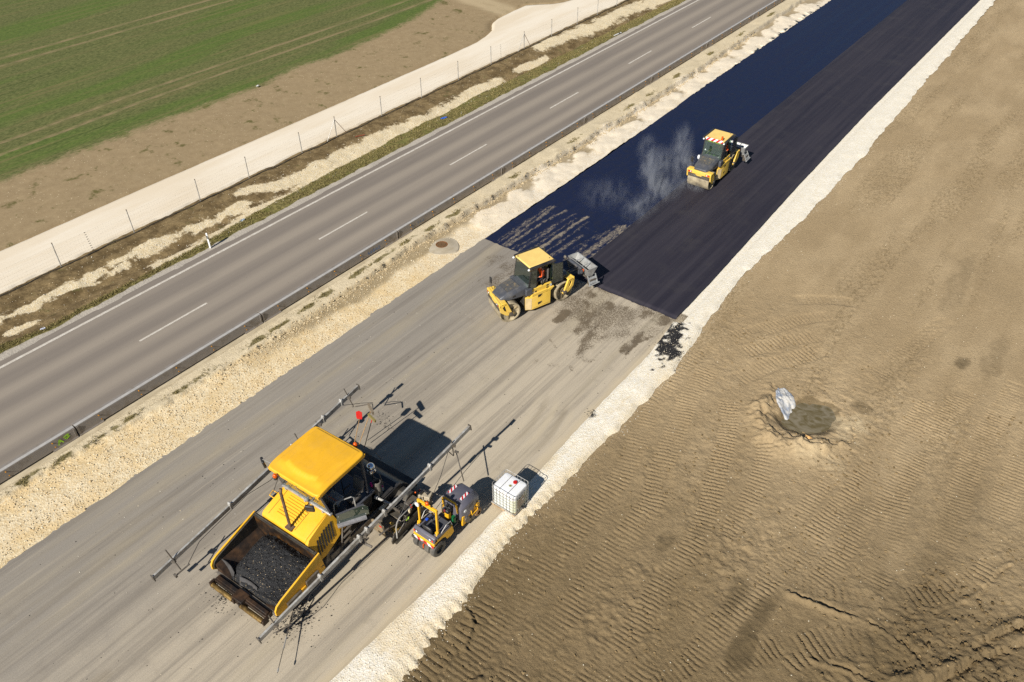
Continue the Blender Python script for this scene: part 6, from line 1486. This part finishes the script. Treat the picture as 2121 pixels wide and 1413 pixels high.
    m = MB(); m.add(*loft([sec(.34, .48, .62, 1.34, .12), sec(.50, .545, .62, 1.47, .16), sec(1.0, .545, .66, 1.49, .18), sec(1.38, .50, .74, 1.34, .18), sec(1.50, .42, .84, 1.12, .10)])); hd = m.build('engine_hood', G, R, .04, 3)
    st1 = stripes('hood_stripes_left', 'xy', .22, .9)
    m = MB(); m.box(-.38, -.26, .62, 1.06, 1.478, 1.494); m.build('hood_stripe', stripes('hood_stripes', 'y', .18, 1.0), hd)
    m = MB(); m.box(.20, .32, .62, 1.06, 1.478, 1.494); m.build('hood_stripe', bpy.data.materials['hood_stripes'], hd)
    m = MB()
    for k in range(3): m.prism([(.74 + .10 * k, 1.06), (.78 + .10 * k, 1.04), (.86 + .10 * k, 1.22), (.80 + .10 * k, 1.20)], 'x', .546, .552)
    build_each(m, 'hood_vent', BLK, hd)
    m = MB(); m.cyl((.53, .54, 1.10), (.556, .54, 1.10), .075, n=16); m.build('hood_emblem', WHT, hd)
    m = MB()
    for x0 in (-.34, .18):
        m.tube([(x0, .50, 1.475), (x0 + .05, .52, 1.482), (x0 + .10, .49, 1.475), (x0 + .15, .51, 1.48)], .010, 5)
    build_each(m, 'hood_latch', BLK, hd)
    m = MB(); m.lathe([(0, -.44), (.34, -.44), (.36, -.43), (.36, .43), (.34, .44), (0, .44)], (0, .98, .36), (1, 0, 0), 32); m.build('drum', DRUM, R)
    m = MB(); m.cyl((.44, .98, .36), (.56, .98, .36), .13, n=16); m.cyl((.54, .60, .56), (.57, .60, .56), .13, n=16); m.build('drum_motor', GST, R)
    m = MB(); m.lathe([(.08, .0), (.17, .01), (.19, .04), (.17, .09), (.08, .10)], (.54, 1.22, .42), (1, 0, 0), 20); m.build('edge_cutter', simple('brown_steel', S(150, 112, 70), .6), R)
    m = MB(); m.tube([(.54, .86, .82), (.60, .86, .60), (.60, 1.20, .62), (.54, 1.22, .86)], .025, 6); m.build('cutter_arm', YELS, R)
    m = MB(); m.tube([(.54, 1.1, .8), (.64, 1.24, .72), (.62, 1.32, .50), (.58, 1.24, .42)], .016, 6); m.tube([(.54, 1.3, .9), (.60, 1.36, .95)], .02, 6); build_each(m, 'hose', BLK, R)
    return R
make_small()

# ------------------------------------------------------------------ white tank in a wire cage on a pallet
def make_ibc():
    T = thing('ibc_tank', 'white plastic water tank with a red cap in a wire cage on a wooden pallet', 'water tank', (-12.52, 16.46, .03))
    hx, hy = .585, .49
    pal = simple('pallet_wood', S(206, 178, 138), .8, 0, .12, 6, S(150, 122, 88), .3)
    m = MB()
    for y in (-hy, -.05, hy - .1): m.box(-hx, hx, y, y + .1, 0, .02)
    for x in (-hx, -.07, hx - .14):
        for y in (-hy, -.05, hy - .1): m.box(x, x + .14, y, y + .1, .02, .11)
    for k in range(6): m.box(-hx + k * .207, -hx + k * .207 + .135, -hy, hy, .11, .135)
    m.build('pallet', pal, T)
    t = NT('translucent_tank'); n = t.noise(3, 4); s = t.n.new('ShaderNodeSeparateXYZ'); t.link(t.coord(), s.inputs[0])
    c = t.mix(t.ramp(s.outputs[2], .86, .90), t.mix(t.ramp(s.outputs[0], .2, .5), S(232, 236, 230), S(230, 232, 200)), S(250, 250, 249))
    p = t.pbr(c, .35, 0, None, .4); bs = [q for q in t.n if q.type == 'BSDF_PRINCIPLED'][0]; bs.inputs['Subsurface Weight'].default_value = .25; bs.inputs['Subsurface Radius'].default_value = (.06, .06, .05); bs.inputs['Subsurface Scale'].default_value = .3
    prof = rot_rect(hx - .035, hy - .035, .12, 6)
    rows = [(.14, .97), (.17, 1.0)] + [(.2 + k * .075, 1.0 if k % 2 else .975) for k in range(11)] + [(1.04, 1.0), (1.09, .985), (1.12, .95), (1.135, .88), (1.14, .5), (1.14, .02)]
    vs = []; n_ = len(prof)
    for z, k in rows: vs += [(x * k, y * k, z) for x, y in prof]
    fs = [(j * n_ + i, j * n_ + (i + 1) % n_, (j + 1) * n_ + (i + 1) % n_, (j + 1) * n_ + i) for j in range(len(rows) - 1) for i in range(n_)] + [tuple(range(n_))[::-1], tuple((len(rows) - 1) * n_ + i for i in range(n_))]
    m = MB(); m.add(vs, fs); tk = m.build('tank', t.mat, T, angle=60)
    m = MB(); m.cyl((.10, .19, 1.13), (.10, .19, 1.175), .085, n=20); m.cyl((.10, .19, 1.175), (.10, .19, 1.19), .075, n=20); m.build('red_cap', RED, tk)
    m = MB(); m.cyl((.05, -.06, 1.13), (.05, -.06, 1.146), .085, n=20); r_ = m.build('filler_ring', WHT, tk)
    m = MB(); m.cyl((.05, -.06, 1.146), (.05, -.06, 1.150), .055, n=18); m.build('filler_hole', simple('olive_hole', S(156, 150, 76), .5), r_)
    m = MB(); R_ = .009; out = rot_rect(hx, hy, .12, 6); o3 = lambda z: [(x, y, z) for x, y in out] + [(out[0][0], out[0][1], z)]
    for z in (.16, .34, .50, .66, .82): m.tube(o3(z), R_ * .75, 6)
    for z in (1.02, 1.21): m.tube(o3(z), R_ * 1.15, 6)
    def vert(x, y, z1=1.21): m.cyl((x, y, .14), (x, y, z1), R_, n=6)
    for k in range(7):
        x = -hx + .10 + k * (2 * hx - .2) / 6; vert(x, -hy, 1.15 if 0 < k < 6 else 1.21); vert(x, hy)
    for k in range(6):
        y = -hy + .10 + k * (2 * hy - .2) / 5; vert(-hx, y); vert(hx, y, 1.15 if k < 5 else 1.21)
    for x in (-.20, .20): m.cyl((x, -hy, 1.165), (x, hy, 1.165), R_, n=6)
    cg = m.build('wire_cage', STL, T)
    m = MB(); m.box(hx + .008, hx + .014, -.30, .12, .36, .86); lb = m.build('label_plate', simple('brown_plate', S(176, 160, 138), .5), T)
    m = MB(); m.box(hx + .016, hx + .018, .0, .09, .62, .70); build_each(m, 'white_sticker', WHT, lb)
    m = MB(); m.cyl((hx - .02, -.02, .21), (hx + .10, -.02, .21), .045, n=12); m.box(hx + .02, hx + .07, -.06, .02, .25, .29); m.build('valve', BLK, T)
    m = MB(); m.box(hx - .02, hx + .02, -hy, hy, .135, .16); m.box(-hx, hx, -hy - .02, -hy + .02, .135, .16); m.build('pallet_rail', STL, T)
make_ibc()

# ------------------------------------------------------------------ steel road barrier, in 10 m elements
BAR = simple('weathered_zinc', S(160, 152, 144), .55, .1, .14, 2.2, S(120, 108, 92), .3); BART = simple('zinc_cap', S(184, 180, 174), .6, .0, .08, 5)
BOLT = simple('yellow_bolt', S(226, 160, 40), .4, .2)
def barrier_element(y0, first=None):
    L = 10.08
    B = thing('steel_barrier', 'x', 'road barrier', (0, y0, .09), 0, 'steel barrier elements along the old road')
    m = MB(); m.prism([(-30.17, .08), (-29.76, .08), (-29.775, .14), (-29.79, .50), (-29.80, .535), (-30.13, .535), (-30.14, .5)], 'y', .015, L - .015); m.build('barrier_wall', BAR, B)
    m = MB(); m.prism([(-29.97, .536), (-29.81, .536), (-29.812, .556), (-29.968, .556)], 'y', .01, L - .01); m.build('barrier_cap', BART, B)
    for a, b in ((.02, 1.15), (L - 1.15, L - .02)):
        m = MB(); m.prism([(-30.17, -.005), (-29.72, -.005), (-29.72, .02), (-29.765, .079), (-30.17, .079)], 'y', a, b); m.build('barrier_foot', BAR, B)
    m = MB(); m.box(-29.785, -29.755, .02, .10, .10, .52); m.box(-29.785, -29.755, L - .10, L - .02, .10, .52); build_each(m, 'joint_plate', BAR, B)
    for k in range(5):
        for z in (.43, .17):
            y = 1.05 + 1.995 * k + (.05 if z < .3 else 0); m = MB(); m.cyl((-29.80, y, z), (-29.752 + (.012 if z > .3 else 0), y, z), .016, n=8); m.cyl((-29.80, y, z), (-29.77, y, z), .030, n=8); m.build('bolt', BOLT, B)
    return B
be = barrier_element(-2.1)
bl = ['steel barrier element with a lime green spray mark at its far end', 'steel barrier element just past the one with the lime green mark', 'steel barrier element with a bold blue spray painted number',
      'steel barrier element with fainter blue scrawl, next past the numbered one', 'plain steel barrier element level with the far end of the tyre streaks', 'plain steel barrier element level with the far roller cab', 'plain steel barrier element just beyond the far roller', 'farthest complete steel barrier element, well beyond both rollers', 'last steel barrier element, only partly in view']
bars = []
for k in range(9):
    b = be if k == 0 else copy_tree(be)
    b.location.y = -2.1 + 10.12 * k; b['label'] = bl[k]; bars.append(b)
# spray marks as thin paint ribbons on the wall face
DIG = {'4': [[(.55, 1), (.05, .35), (.8, .35)], [(.6, .65), (.6, 0)]], '6': [[(.7, .95), (.3, .75), (.1, .3), (.3, .02), (.65, .1), (.7, .38), (.4, .5), (.12, .35)]],
       '8': [[(.4, .52), (.12, .75), (.4, .98), (.68, .75), (.4, .52), (.08, .25), (.4, .02), (.72, .25), (.4, .52)]], '0': [[(.4, 1), (.1, .7), (.1, .3), (.4, 0), (.7, .3), (.7, .7), (.4, 1)]],
       '-': [[(.2, .45), (.6, .5)]], '3': [[(.15, .9), (.5, 1), (.65, .75), (.35, .55), (.7, .35), (.5, .03), (.1, .1)]], 'A': [[(.0, 0), (.3, 1), (.45, .9), (.75, .1)], [(.15, .55), (.6, .6)]], 'Z': [[(.1, 1.1), (.9, 1.25), (.35, .45), (1.0, .75)], [(.2, .7), (.7, .75)]]}
def spray(bar, text, y, z, h, w, mat, gap=1.0, r=.014):
    for i, ch in enumerate(text):
        m = MB()
        for st in DIG.get(ch, []):
            P = smooth_poly([(y + (i * gap + u) * w, z + v * h) for u, v in st], 4) if len(st) > 2 else [(y + (i * gap + u) * w, z + v * h) for u, v in st]
            top = []; bot = []
            for k, (ya, za) in enumerate(P):
                (y0_, z0_), (y1_, z1_) = P[max(k - 1, 0)], P[min(k + 1, len(P) - 1)]
                d = math.hypot(y1_ - y0_, z1_ - z0_) or 1; ny, nz = -(z1_ - z0_) / d * r, (y1_ - y0_) / d * r
                f = lambda yy, zz: (-29.7615 - (zz - .10) * .06 + .006, yy, zz)
                top.append(f(ya + ny, za + nz)); bot.append(f(ya - ny, za - nz))
            n_ = len(P); m.add(top + bot, [(k, k + 1, n_ + k + 1, n_ + k) for k in range(n_ - 1)])
        m.build('spray_mark', mat, bar, recalc=False)
spray(bars[0], 'AZ', 9.22, .16, .22, .30, simple('lime_spray', S(178, 232, 60), .6), .85, .028)
bsp = simple('blue_spray', S(72, 128, 190), .6)
spray(bars[2], '46840', 7.55, .16, .20, .20, bsp, 1.05, .012); spray(bars[3], '0-346', 1.15, .18, .17, .22, simple('faded_blue_spray', S(96, 128, 160), .6), 1.05, .010)

# ------------------------------------------------------------------ wildlife fence on the track edge
fy = [-3.5, 1.2, 5.9, 10.5, 14.61, 19.23, 23.96, 27.82, 32.47, 35.76, 40.42, 44.96, 49.56, 53.96, 58.82, 63.16, 67.52, 71.18, 74.97, 79.5, 84, 88.5, 93]
FN = thing('wire_fence', 'long fence of thin galvanised posts and wire mesh along the pale farm track', 'fence', (-43.06, 0, 0))
m = MB(); m.cyl((0, 0, -.3), (0, 0, 1.56), .030, n=8); p0 = m.build('post', STL, FN); p0.location = (0, fy[0], 0)
m = MB(); m.cyl((0, 0, 1.56), (0, 0, 1.60), .034, n=8); pc = m.build('post_cap', simple('brown_cap', S(110, 92, 76), .6), p0)
for y in fy[1:]:
    q = copy_tree(p0, FN); q.location = (.03 * (random.random() - .5), y, 0); q.rotation_euler = (.03 * (random.random() - .5), .03 * (random.random() - .5), 0)
for y in (35.76, 58.82):
    for s in (-1, 1):
        m = MB(); m.cyl((0, 0, 1.40), (.02, s * 1.05, -.1), .020, n=8); q = m.build('strut', STL if s < 0 else simple('rusty_strut', S(150, 118, 96), .6), FN); q.location = (0, y, 0)
m = MB()
for z in (.12, .28, .46, .66, .88, 1.12, 1.38): m.box(-.0009, .0009, fy[0], fy[-1], z - .0009, z + .0009)
y = fy[0]
while y < fy[-1]:
    m.box(-.0007, .0007, y - .0007, y + .0007, .10, 1.40); y += .16
m.build('wire_mesh', simple('mesh_wire', S(176, 172, 160), .6), FN)
m = MB(); ys_ = np.arange(fy[0], fy[-1], .5); m.tube([(.05 + .05 * math.sin(v * 1.7), v, .05 + .02 * math.sin(v * 2.9)) for v in ys_], .035, 5); m.build('mesh_fold', simple('dark_wire_fold', S(82, 74, 60), .9), FN)
for y in (16.59, 55.4):
    m = MB()
    for k in range(9): m.box(-.01, .01, -.05 - .012 * k, .05 - .012 * k, .15 + .15 * k, .175 + .15 * k)
    q = m.build('mesh_join', simple('dull_wire', S(128, 120, 106), .6), FN); q.location = (0, y, 0)

# ------------------------------------------------------------------ roadside marker posts
def marker(label, loc, rot):
    D = thing('marker_post', label, 'marker post', loc, 0, 'roadside marker posts'); D.rotation_euler = rot
    m = MB(); m.prism([(-.06, -.05), (.06, -.05), (.0, .06)], 'z', -.05, 1.02); m.prism([(-.06, -.05), (.06, -.05), (.045, .0)], 'z', 1.02, 1.05); m.build('post_body', WHT, D, .012)
    m = MB(); m.add([(-.063, -.053, .70), (.063, -.053, .62), (.0, .064, .66), (-.063, -.053, .90), (.063, -.053, .82), (.0, .064, .86)], [(0, 1, 4, 3), (1, 2, 5, 4), (2, 0, 3, 5), (0, 2, 1), (3, 4, 5)]); bd = m.build('black_band', BLK, D)
    m = MB(); m.box(-.02, .02, -.058, -.054, .70, .82); m.build('reflector', STL, bd)
marker('white marker post with a black band standing on the grass edge of the old road', (-37.98, 20.95, 0), (0, 0, .4))
marker('white marker post lying knocked over in the grass near the top of the photo', (-38.25, 66.6, .12), (math.radians(-88), 0, -.12))

# ------------------------------------------------------------------ manhole
H = thing('manhole', 'round iron manhole cover set in a grey concrete cone on the gravel bank', 'manhole', (-27.27, 29.25, 0))
cm = simple('smooth_concrete', S(200, 188, 166), .9, 0, .10, 4, S(172, 158, 132), .4, .15)
m = MB(); m.lathe([(1.05, .0), (.98, .09), (.74, .11), (.66, .125), (.40, .15), (.36, .15), (.36, .12), (0, .12)], (0, 0, 0), (0, 0, 1), 40)
m.v = [(x * 1.0 + .10 * x * math.sin(3 * math.atan2(y, x) + 1) * (math.hypot(x, y) > .7), y, z) for x, y, z in m.v]; m.build('concrete_cone', cm, H)
m = MB(); m.lathe([(.355, .12), (.355, .156), (.31, .156), (.31, .13)], (0, 0, 0), (0, 0, 1), 32); m.build('cover_rim', simple('rusty_iron', S(150, 96, 50), .7, .2, .25, 9), H)
m = MB(); m.cyl((0, 0, .12), (0, 0, .135), .305, n=32)
for k in range(5): m.box(-.24, .24, -.21 + k * .105 - .018, -.21 + k * .105 + .018, .135, .148)
m.build('cover_lid', simple('brown_iron', S(120, 92, 62), .7, .2, .25, 9), H)

# ------------------------------------------------------------------ plastic sheet beside the puddle
n = 60; U, V = np.meshgrid(np.linspace(-1, 1, n), np.linspace(-1, 1, n)); ang = np.arctan2(V, U); rr = np.maximum(np.abs(U), np.abs(V))
ca = rr * np.cos(ang); sa = rr * np.sin(ang); ragged = 1 + .20 * fbm(np.cos(ang) * 2.2 + 9, np.sin(ang) * 2.2, 150, 4) * 2
a_ = math.radians(-52); lx = ca * .44 * ragged; ly = sa * 1.02 * ragged
X = -5.92 + lx * math.cos(math.radians(38)) + ly * math.sin(math.radians(38)); Y = 28.72 + lx * math.sin(math.radians(38)) * 1.0 - ly * math.cos(math.radians(38)) * -1.0 * -1
zb = z_dirt(X, Y); rid = 1 - 2 * np.abs(fbm(lx * 4 + 3, ly * 1.3, 151, 3)); Z = zb + .03 + .09 * np.maximum(0, rid - .55) + .05 * np.exp(-((lx - .08) / .12) ** 2 - (ly / .5) ** 2) + .05 * fbm(lx * 7, ly * 7, 152)
Z = np.where(rr > .93, zb + .03, Z)
idx = np.arange(n * n).reshape(n, n); F = np.stack([idx[:-1, :-1].ravel(), idx[:-1, 1:].ravel(), idx[1:, 1:].ravel(), idx[1:, :-1].ravel()], 1)
t = NT('crumpled_plastic'); nn = t.noise(2.2, 5, .6, None, .5); c = t.mix(t.ramp(nn, .4, .6), S(160, 168, 180), S(214, 210, 202)); c = t.mix(t.ramp(t.noise(4, 4), .6, .75, 0, .6), c, S(206, 190, 158)); t.pbr(c, .35, 0, t.bump(t.noise(9, 4), .4, .03), .5)
o = mesh_np('plastic_sheet', np.stack([X.ravel(), Y.ravel(), Z.ravel()], 1), F, t.mat, None, True)
sm_ = o.modifiers.new('thick', 'SOLIDIFY'); sm_.thickness = .012
tag(o, 'crumpled pale blue grey plastic sheet beside the muddy puddle', 'plastic sheet')
st_ = stones('rock', np.array([(-4.30, 27.18, .04)]), np.array([.16]), simple('tan_rock', S(226, 176, 112), .9), None, .7); tag(st_, 'tan orange rock on the near rim of the puddle', 'rock')
st_ = stones('rock', np.array([(-4.08, 27.16, .04)]), np.array([.11]), simple('white_rock', S(236, 226, 204), .9), None, .7); tag(st_, 'small white rock on the near rim of the puddle', 'rock')

# litter
def scrap(name, label, cat, loc, sx, sy, rz, col, crum=.03):
    n = 8; U, V = np.meshgrid(np.linspace(-.5, .5, n), np.linspace(-.5, .5, n)); Z = .02 + crum * (RNG.random((n, n)) + .4 * np.sin(U * 7))
    idx = np.arange(n * n).reshape(n, n); F = np.stack([idx[:-1, :-1].ravel(), idx[:-1, 1:].ravel(), idx[1:, 1:].ravel(), idx[1:, :-1].ravel()], 1)
    k = 1 - .4 * (np.abs(U) * 2) ** 2 * (np.abs(V) * 2)
    o = mesh_np(name, np.stack([(U * sx * k).ravel(), (V * sy * k).ravel(), Z.ravel()], 1), F, simple(name + '_mat', col, .5), None, True); o.location = loc; o.rotation_euler = (0, 0, rz); s = o.modifiers.new('thick', 'SOLIDIFY'); s.thickness = .006
    return tag(o, label, cat)
scrap('plastic_scrap', 'bright blue plastic scrap on the gravel by the old road grass', 'litter', (-38.95, 42.95, .06), .30, .62, -.3, S(46, 108, 214)); scrap('plastic_scrap', 'pale blue crumpled scrap on the verge gravel nearer the marker post', 'litter', (-38.95, 24.05, .04), .25, .35, .3, S(176, 196, 214), .06)
scrap('plastic_scrap', 'small light grey scrap in the grass at the left edge', 'litter', (-38.35, 11.0, .06), .16, .3, -.4, S(206, 210, 224), .04)
scrap('plastic_scrap', 'white paper scrap in the green crop', 'litter', (-55.2, 38.4, .12), .2, .35, .3, S(240, 240, 236), .05)
m = MB(); m.cyl((0, 0, 0), (.35, .62, .02), .03, n=8); o = m.build('broken_stick', simple('red_brown_stick', S(150, 70, 44), .7)); o.location = (-41.9, 36.5, .12); tag(o, 'short reddish stick lying on the brown verge soil', 'stick')

# ------------------------------------------------------------------ loose stones, clods, tufts
def uni(a, b, n): return a + (b - a) * RNG.random(n)
def stone_mat(name, dark, light):
    t = NT(name); c = t.mix(t.attr('tone'), dark, light); return t.pbr(c, .95, 0, None, .2)
LM = stone_mat('limestone_pieces', S(204, 172, 118), S(248, 234, 202)); LM2 = stone_mat('white_stone_pieces', S(226, 206, 168), S(252, 246, 230)); CL = stone_mat('dirt_clods', S(112, 94, 64), S(158, 135, 98)); PB = stone_mat('white_pebbles', S(200, 180, 140), S(246, 236, 210))
n = 7000; Y = uni(-2, 36, n) ; X = uni(-28.7, -25.9, n); k = (X > crumb(Y) + .05) & (RNG.random(n) < sst(38, 14, Y) * (.35 + 1.1 * sst(.4, -.5, np.minimum(np.abs(X - crumb(Y) - .55), np.abs(X + 26.5)) - .35))); X, Y = X[k], Y[k]
stones('loose_chippings', np.stack([X, Y, z_bank(X, Y) + .025], 1), uni(.014, .036, len(X)) * (1 + .6 * (RNG.random(len(X)) > .93)), LM)
n = 2600; Y = uni(14, 75, n); X = crumb(Y) + RNG.normal(.16, .14, n); stones('bank_clods', np.stack([X, Y, z_bank(X, Y) + .02], 1), uni(.015, .06, n), stone_mat('bank_clod', S(176, 154, 116), S(226, 206, 168)))
n = 3000; Y = uni(2, 40, n); u = RNG.random(n); X = gr_in(Y) + (.05 + .95 * u) * (gr_out(Y) - gr_in(Y)) + .05; stones('loose_chippings', np.stack([X, Y, z_shoulder(X, Y) + .012], 1), uni(.008, .022, n), LM2)
n = 700; Y = uni(2, 60, n); X = gr_out(Y) + np.abs(RNG.normal(0, .22, n)); stones('loose_chippings', np.stack([X, Y, z_dirt(X, Y) + .02], 1), uni(.008, .022, n), LM2)
n = 9000; Y = uni(3, 34, n); X = uni(-11.2, 5.5, n); k = RNG.random(n) < .15 + sst(.02, .2, fbm(X * .35, Y * .3, 112)) + .9 * sst(25, 18, Y) * sst(-2, 2, X) + .8 * sst(13, 9, Y); X, Y = X[k], Y[k]
stones('soil_clods', np.stack([X, Y, z_dirt(X, Y) + .012], 1), .012 + .055 * RNG.random(len(X)) ** 3.5, CL)
n = 900; Y = uni(3, 60, n); X = uni(-11.2, 5.5, n); stones('pebbles', np.stack([X, Y, z_dirt(X, Y) + .01], 1), uni(.010, .026, n), PB)
n = 700; Y = uni(14, 23.5, n); X = uni(1.5, 5.5, n); stones('soil_clods', np.stack([X, Y, z_dirt(X, Y) + .03], 1), uni(.03, .11, n) * RNG.random(n) ** .8, stone_mat('dark_clods', S(88, 73, 48), S(132, 111, 78)), flat=.75)
n = 6000; Y = uni(4, 90, n); X = uni(-42.8, -38.2, n); k = RNG.random(n) < .06 + a_gravelL(X, Y); X, Y = X[k], Y[k]
stones('verge_stones', np.stack([X, Y, z_verge(X, Y) + .01], 1), uni(.012, .034, len(X)), LM2)
n = 260; Y = uni(-2, 30, n); X = uni(-25.5, -13, n); stones('bed_grit', np.stack([X, Y, 0 * X + .006], 1), uni(.010, .026, n), CRM)
n = 200; Y = uni(-2, 30, n); X = uni(-25.5, -13, n); stones('bed_grit', np.stack([X, Y, 0 * X + .006], 1), uni(.008, .020, n), LM2)
def tufts(name, xy, zf, h0, h1, nb, spread, mat):
    n = len(xy); B = n * nb
    c = np.repeat(xy, nb, 0) + RNG.normal(0, spread, (B, 2)); z = zf(c[:, 0], c[:, 1]); a = RNG.random(B) * 2 * PI; h = uni(h0, h1, B); wd = uni(.006, .016, B); ln = RNG.normal(0, .55, (B, 2)) * h[:, None]
    dx, dy = np.cos(a) * wd, np.sin(a) * wd
    P = np.stack([np.stack([c[:, 0] - dx, c[:, 1] - dy, z - .01], 1), np.stack([c[:, 0] + dx, c[:, 1] + dy, z - .01], 1), np.stack([c[:, 0] + ln[:, 0] * .5 + dx * .7, c[:, 1] + ln[:, 1] * .5 + dy * .7, z + h * .65], 1), np.stack([c[:, 0] + ln[:, 0], c[:, 1] + ln[:, 1], z + h], 1)], 1)
    F = (np.arange(B) * 4)[:, None] + np.array([0, 1, 2, 3])[None]
    return mesh_np(name, P.reshape(-1, 3), F, mat, 'stuff', False, {'tone': np.repeat(RNG.random(B), 4)})
GM = stone_mat('verge_grass_blades', S(104, 96, 54), S(176, 160, 108)); WM = stone_mat('dry_weed_blades', S(96, 86, 48), S(160, 144, 92))
Y = uni(4, 95, 9000); o_ = grass_outer(Y); X = o_ + (-38.15 - o_) * RNG.random(9000); k = fbm(X * .7, Y * .5, 160) > -.12; tufts('roadside_grass', np.stack([X[k], Y[k]], 1), z_verge, .03, .10, 5, .05, GM)
pts = np.concatenate([np.stack([RNG.normal(px, .10, 26), RNG.normal(py, .36, 26)], 1) for px, py in PL]); tufts('bank_weeds', pts, z_bank, .03, .12, 6, .04, WM)

# ------------------------------------------------------------------ steam over the hot mat
def steam(name, label, box, lobes, dens):
    (x0, x1), (y0, y1), (z0, z1) = box
    m = MB(); m.box(x0, x1, y0, y1, z0, z1)
    mt = bpy.data.materials.new(name + '_vol'); mt.use_nodes = True; T = mt.node_tree; T.nodes.clear(); out = T.nodes.new('ShaderNodeOutputMaterial')
    t = NT.__new__(NT); t.mat = mt; t.t = T; t.n = T.nodes; t.out = out; t.co = None
    acc = None
    for (cx, cy, cz), (rx, ry, rz), a, rot in lobes:
        mp = t.n.new('ShaderNodeMapping'); mp.vector_type = 'TEXTURE'; t.link(t.coord(), mp.inputs[0]); mp.inputs['Location'].default_value = (cx, cy, cz); mp.inputs['Rotation'].default_value = (0, 0, rot); mp.inputs['Scale'].default_value = (rx, ry, rz)
        ln = t.n.new('ShaderNodeVectorMath'); ln.operation = 'LENGTH'; t.link(mp.outputs[0], ln.inputs[0])
        f = t.ramp(ln.outputs['Value'], 1.0, .1, 0, a); acc = f if acc is None else t.math('ADD', acc, f)
    mp = t.n.new('ShaderNodeMapping'); t.link(t.coord(), mp.inputs[0]); mp.inputs['Rotation'].default_value = (.3, .2, .5); mp.inputs['Scale'].default_value = (1.25, .8, .5)
    nz = t.noise(1.5, 5, .6, mp.outputs[0], 1.2); f2 = t.ramp(nz, .38, .72)
    d = t.math('MULTIPLY', t.math('MULTIPLY', acc, f2), dens)
    v = t.n.new('ShaderNodeVolumePrincipled'); v.inputs['Color'].default_value = (.93, .95, 1, 1); v.inputs['Anisotropy'].default_value = .1; t.link(d, v.inputs['Density']); t.link(v.outputs[0], out.inputs['Volume'])
    o = m.build(name, mt); return tag(o, label, 'steam', None, 'stuff')
steam('steam', 'wisps of grey white steam drifting off the hot asphalt in front of the far roller', ((-24.8, -17.6), (35.6, 47.8), (.14, 4.2)),
      [((-18.9, 44.3, .25), (1.4, .85, .55), 1.3, 0), ((-19.9, 45.2, 1.0), (1.0, 1.5, 1.4), .85, .3), ((-20.6, 46.0, 2.1), (.95, 1.3, 1.7), .6, .3),
       ((-20.0, 42.4, .5), (1.6, 2.4, 1.0), .75, .1), ((-20.9, 42.8, 1.3), (1.2, 1.8, 1.5), .75, .3), ((-21.9, 43.6, 2.2), (.9, 1.2, 1.4), .42, .3),
       ((-19.9, 39.6, .4), (1.3, 2.2, .75), .55, .1), ((-22.4, 39.6, .6), (2.2, 2.4, .9), .24, 0), ((-21.6, 45.6, .8), (1.8, 1.8, 1.2), .3, 0)], 1.0)
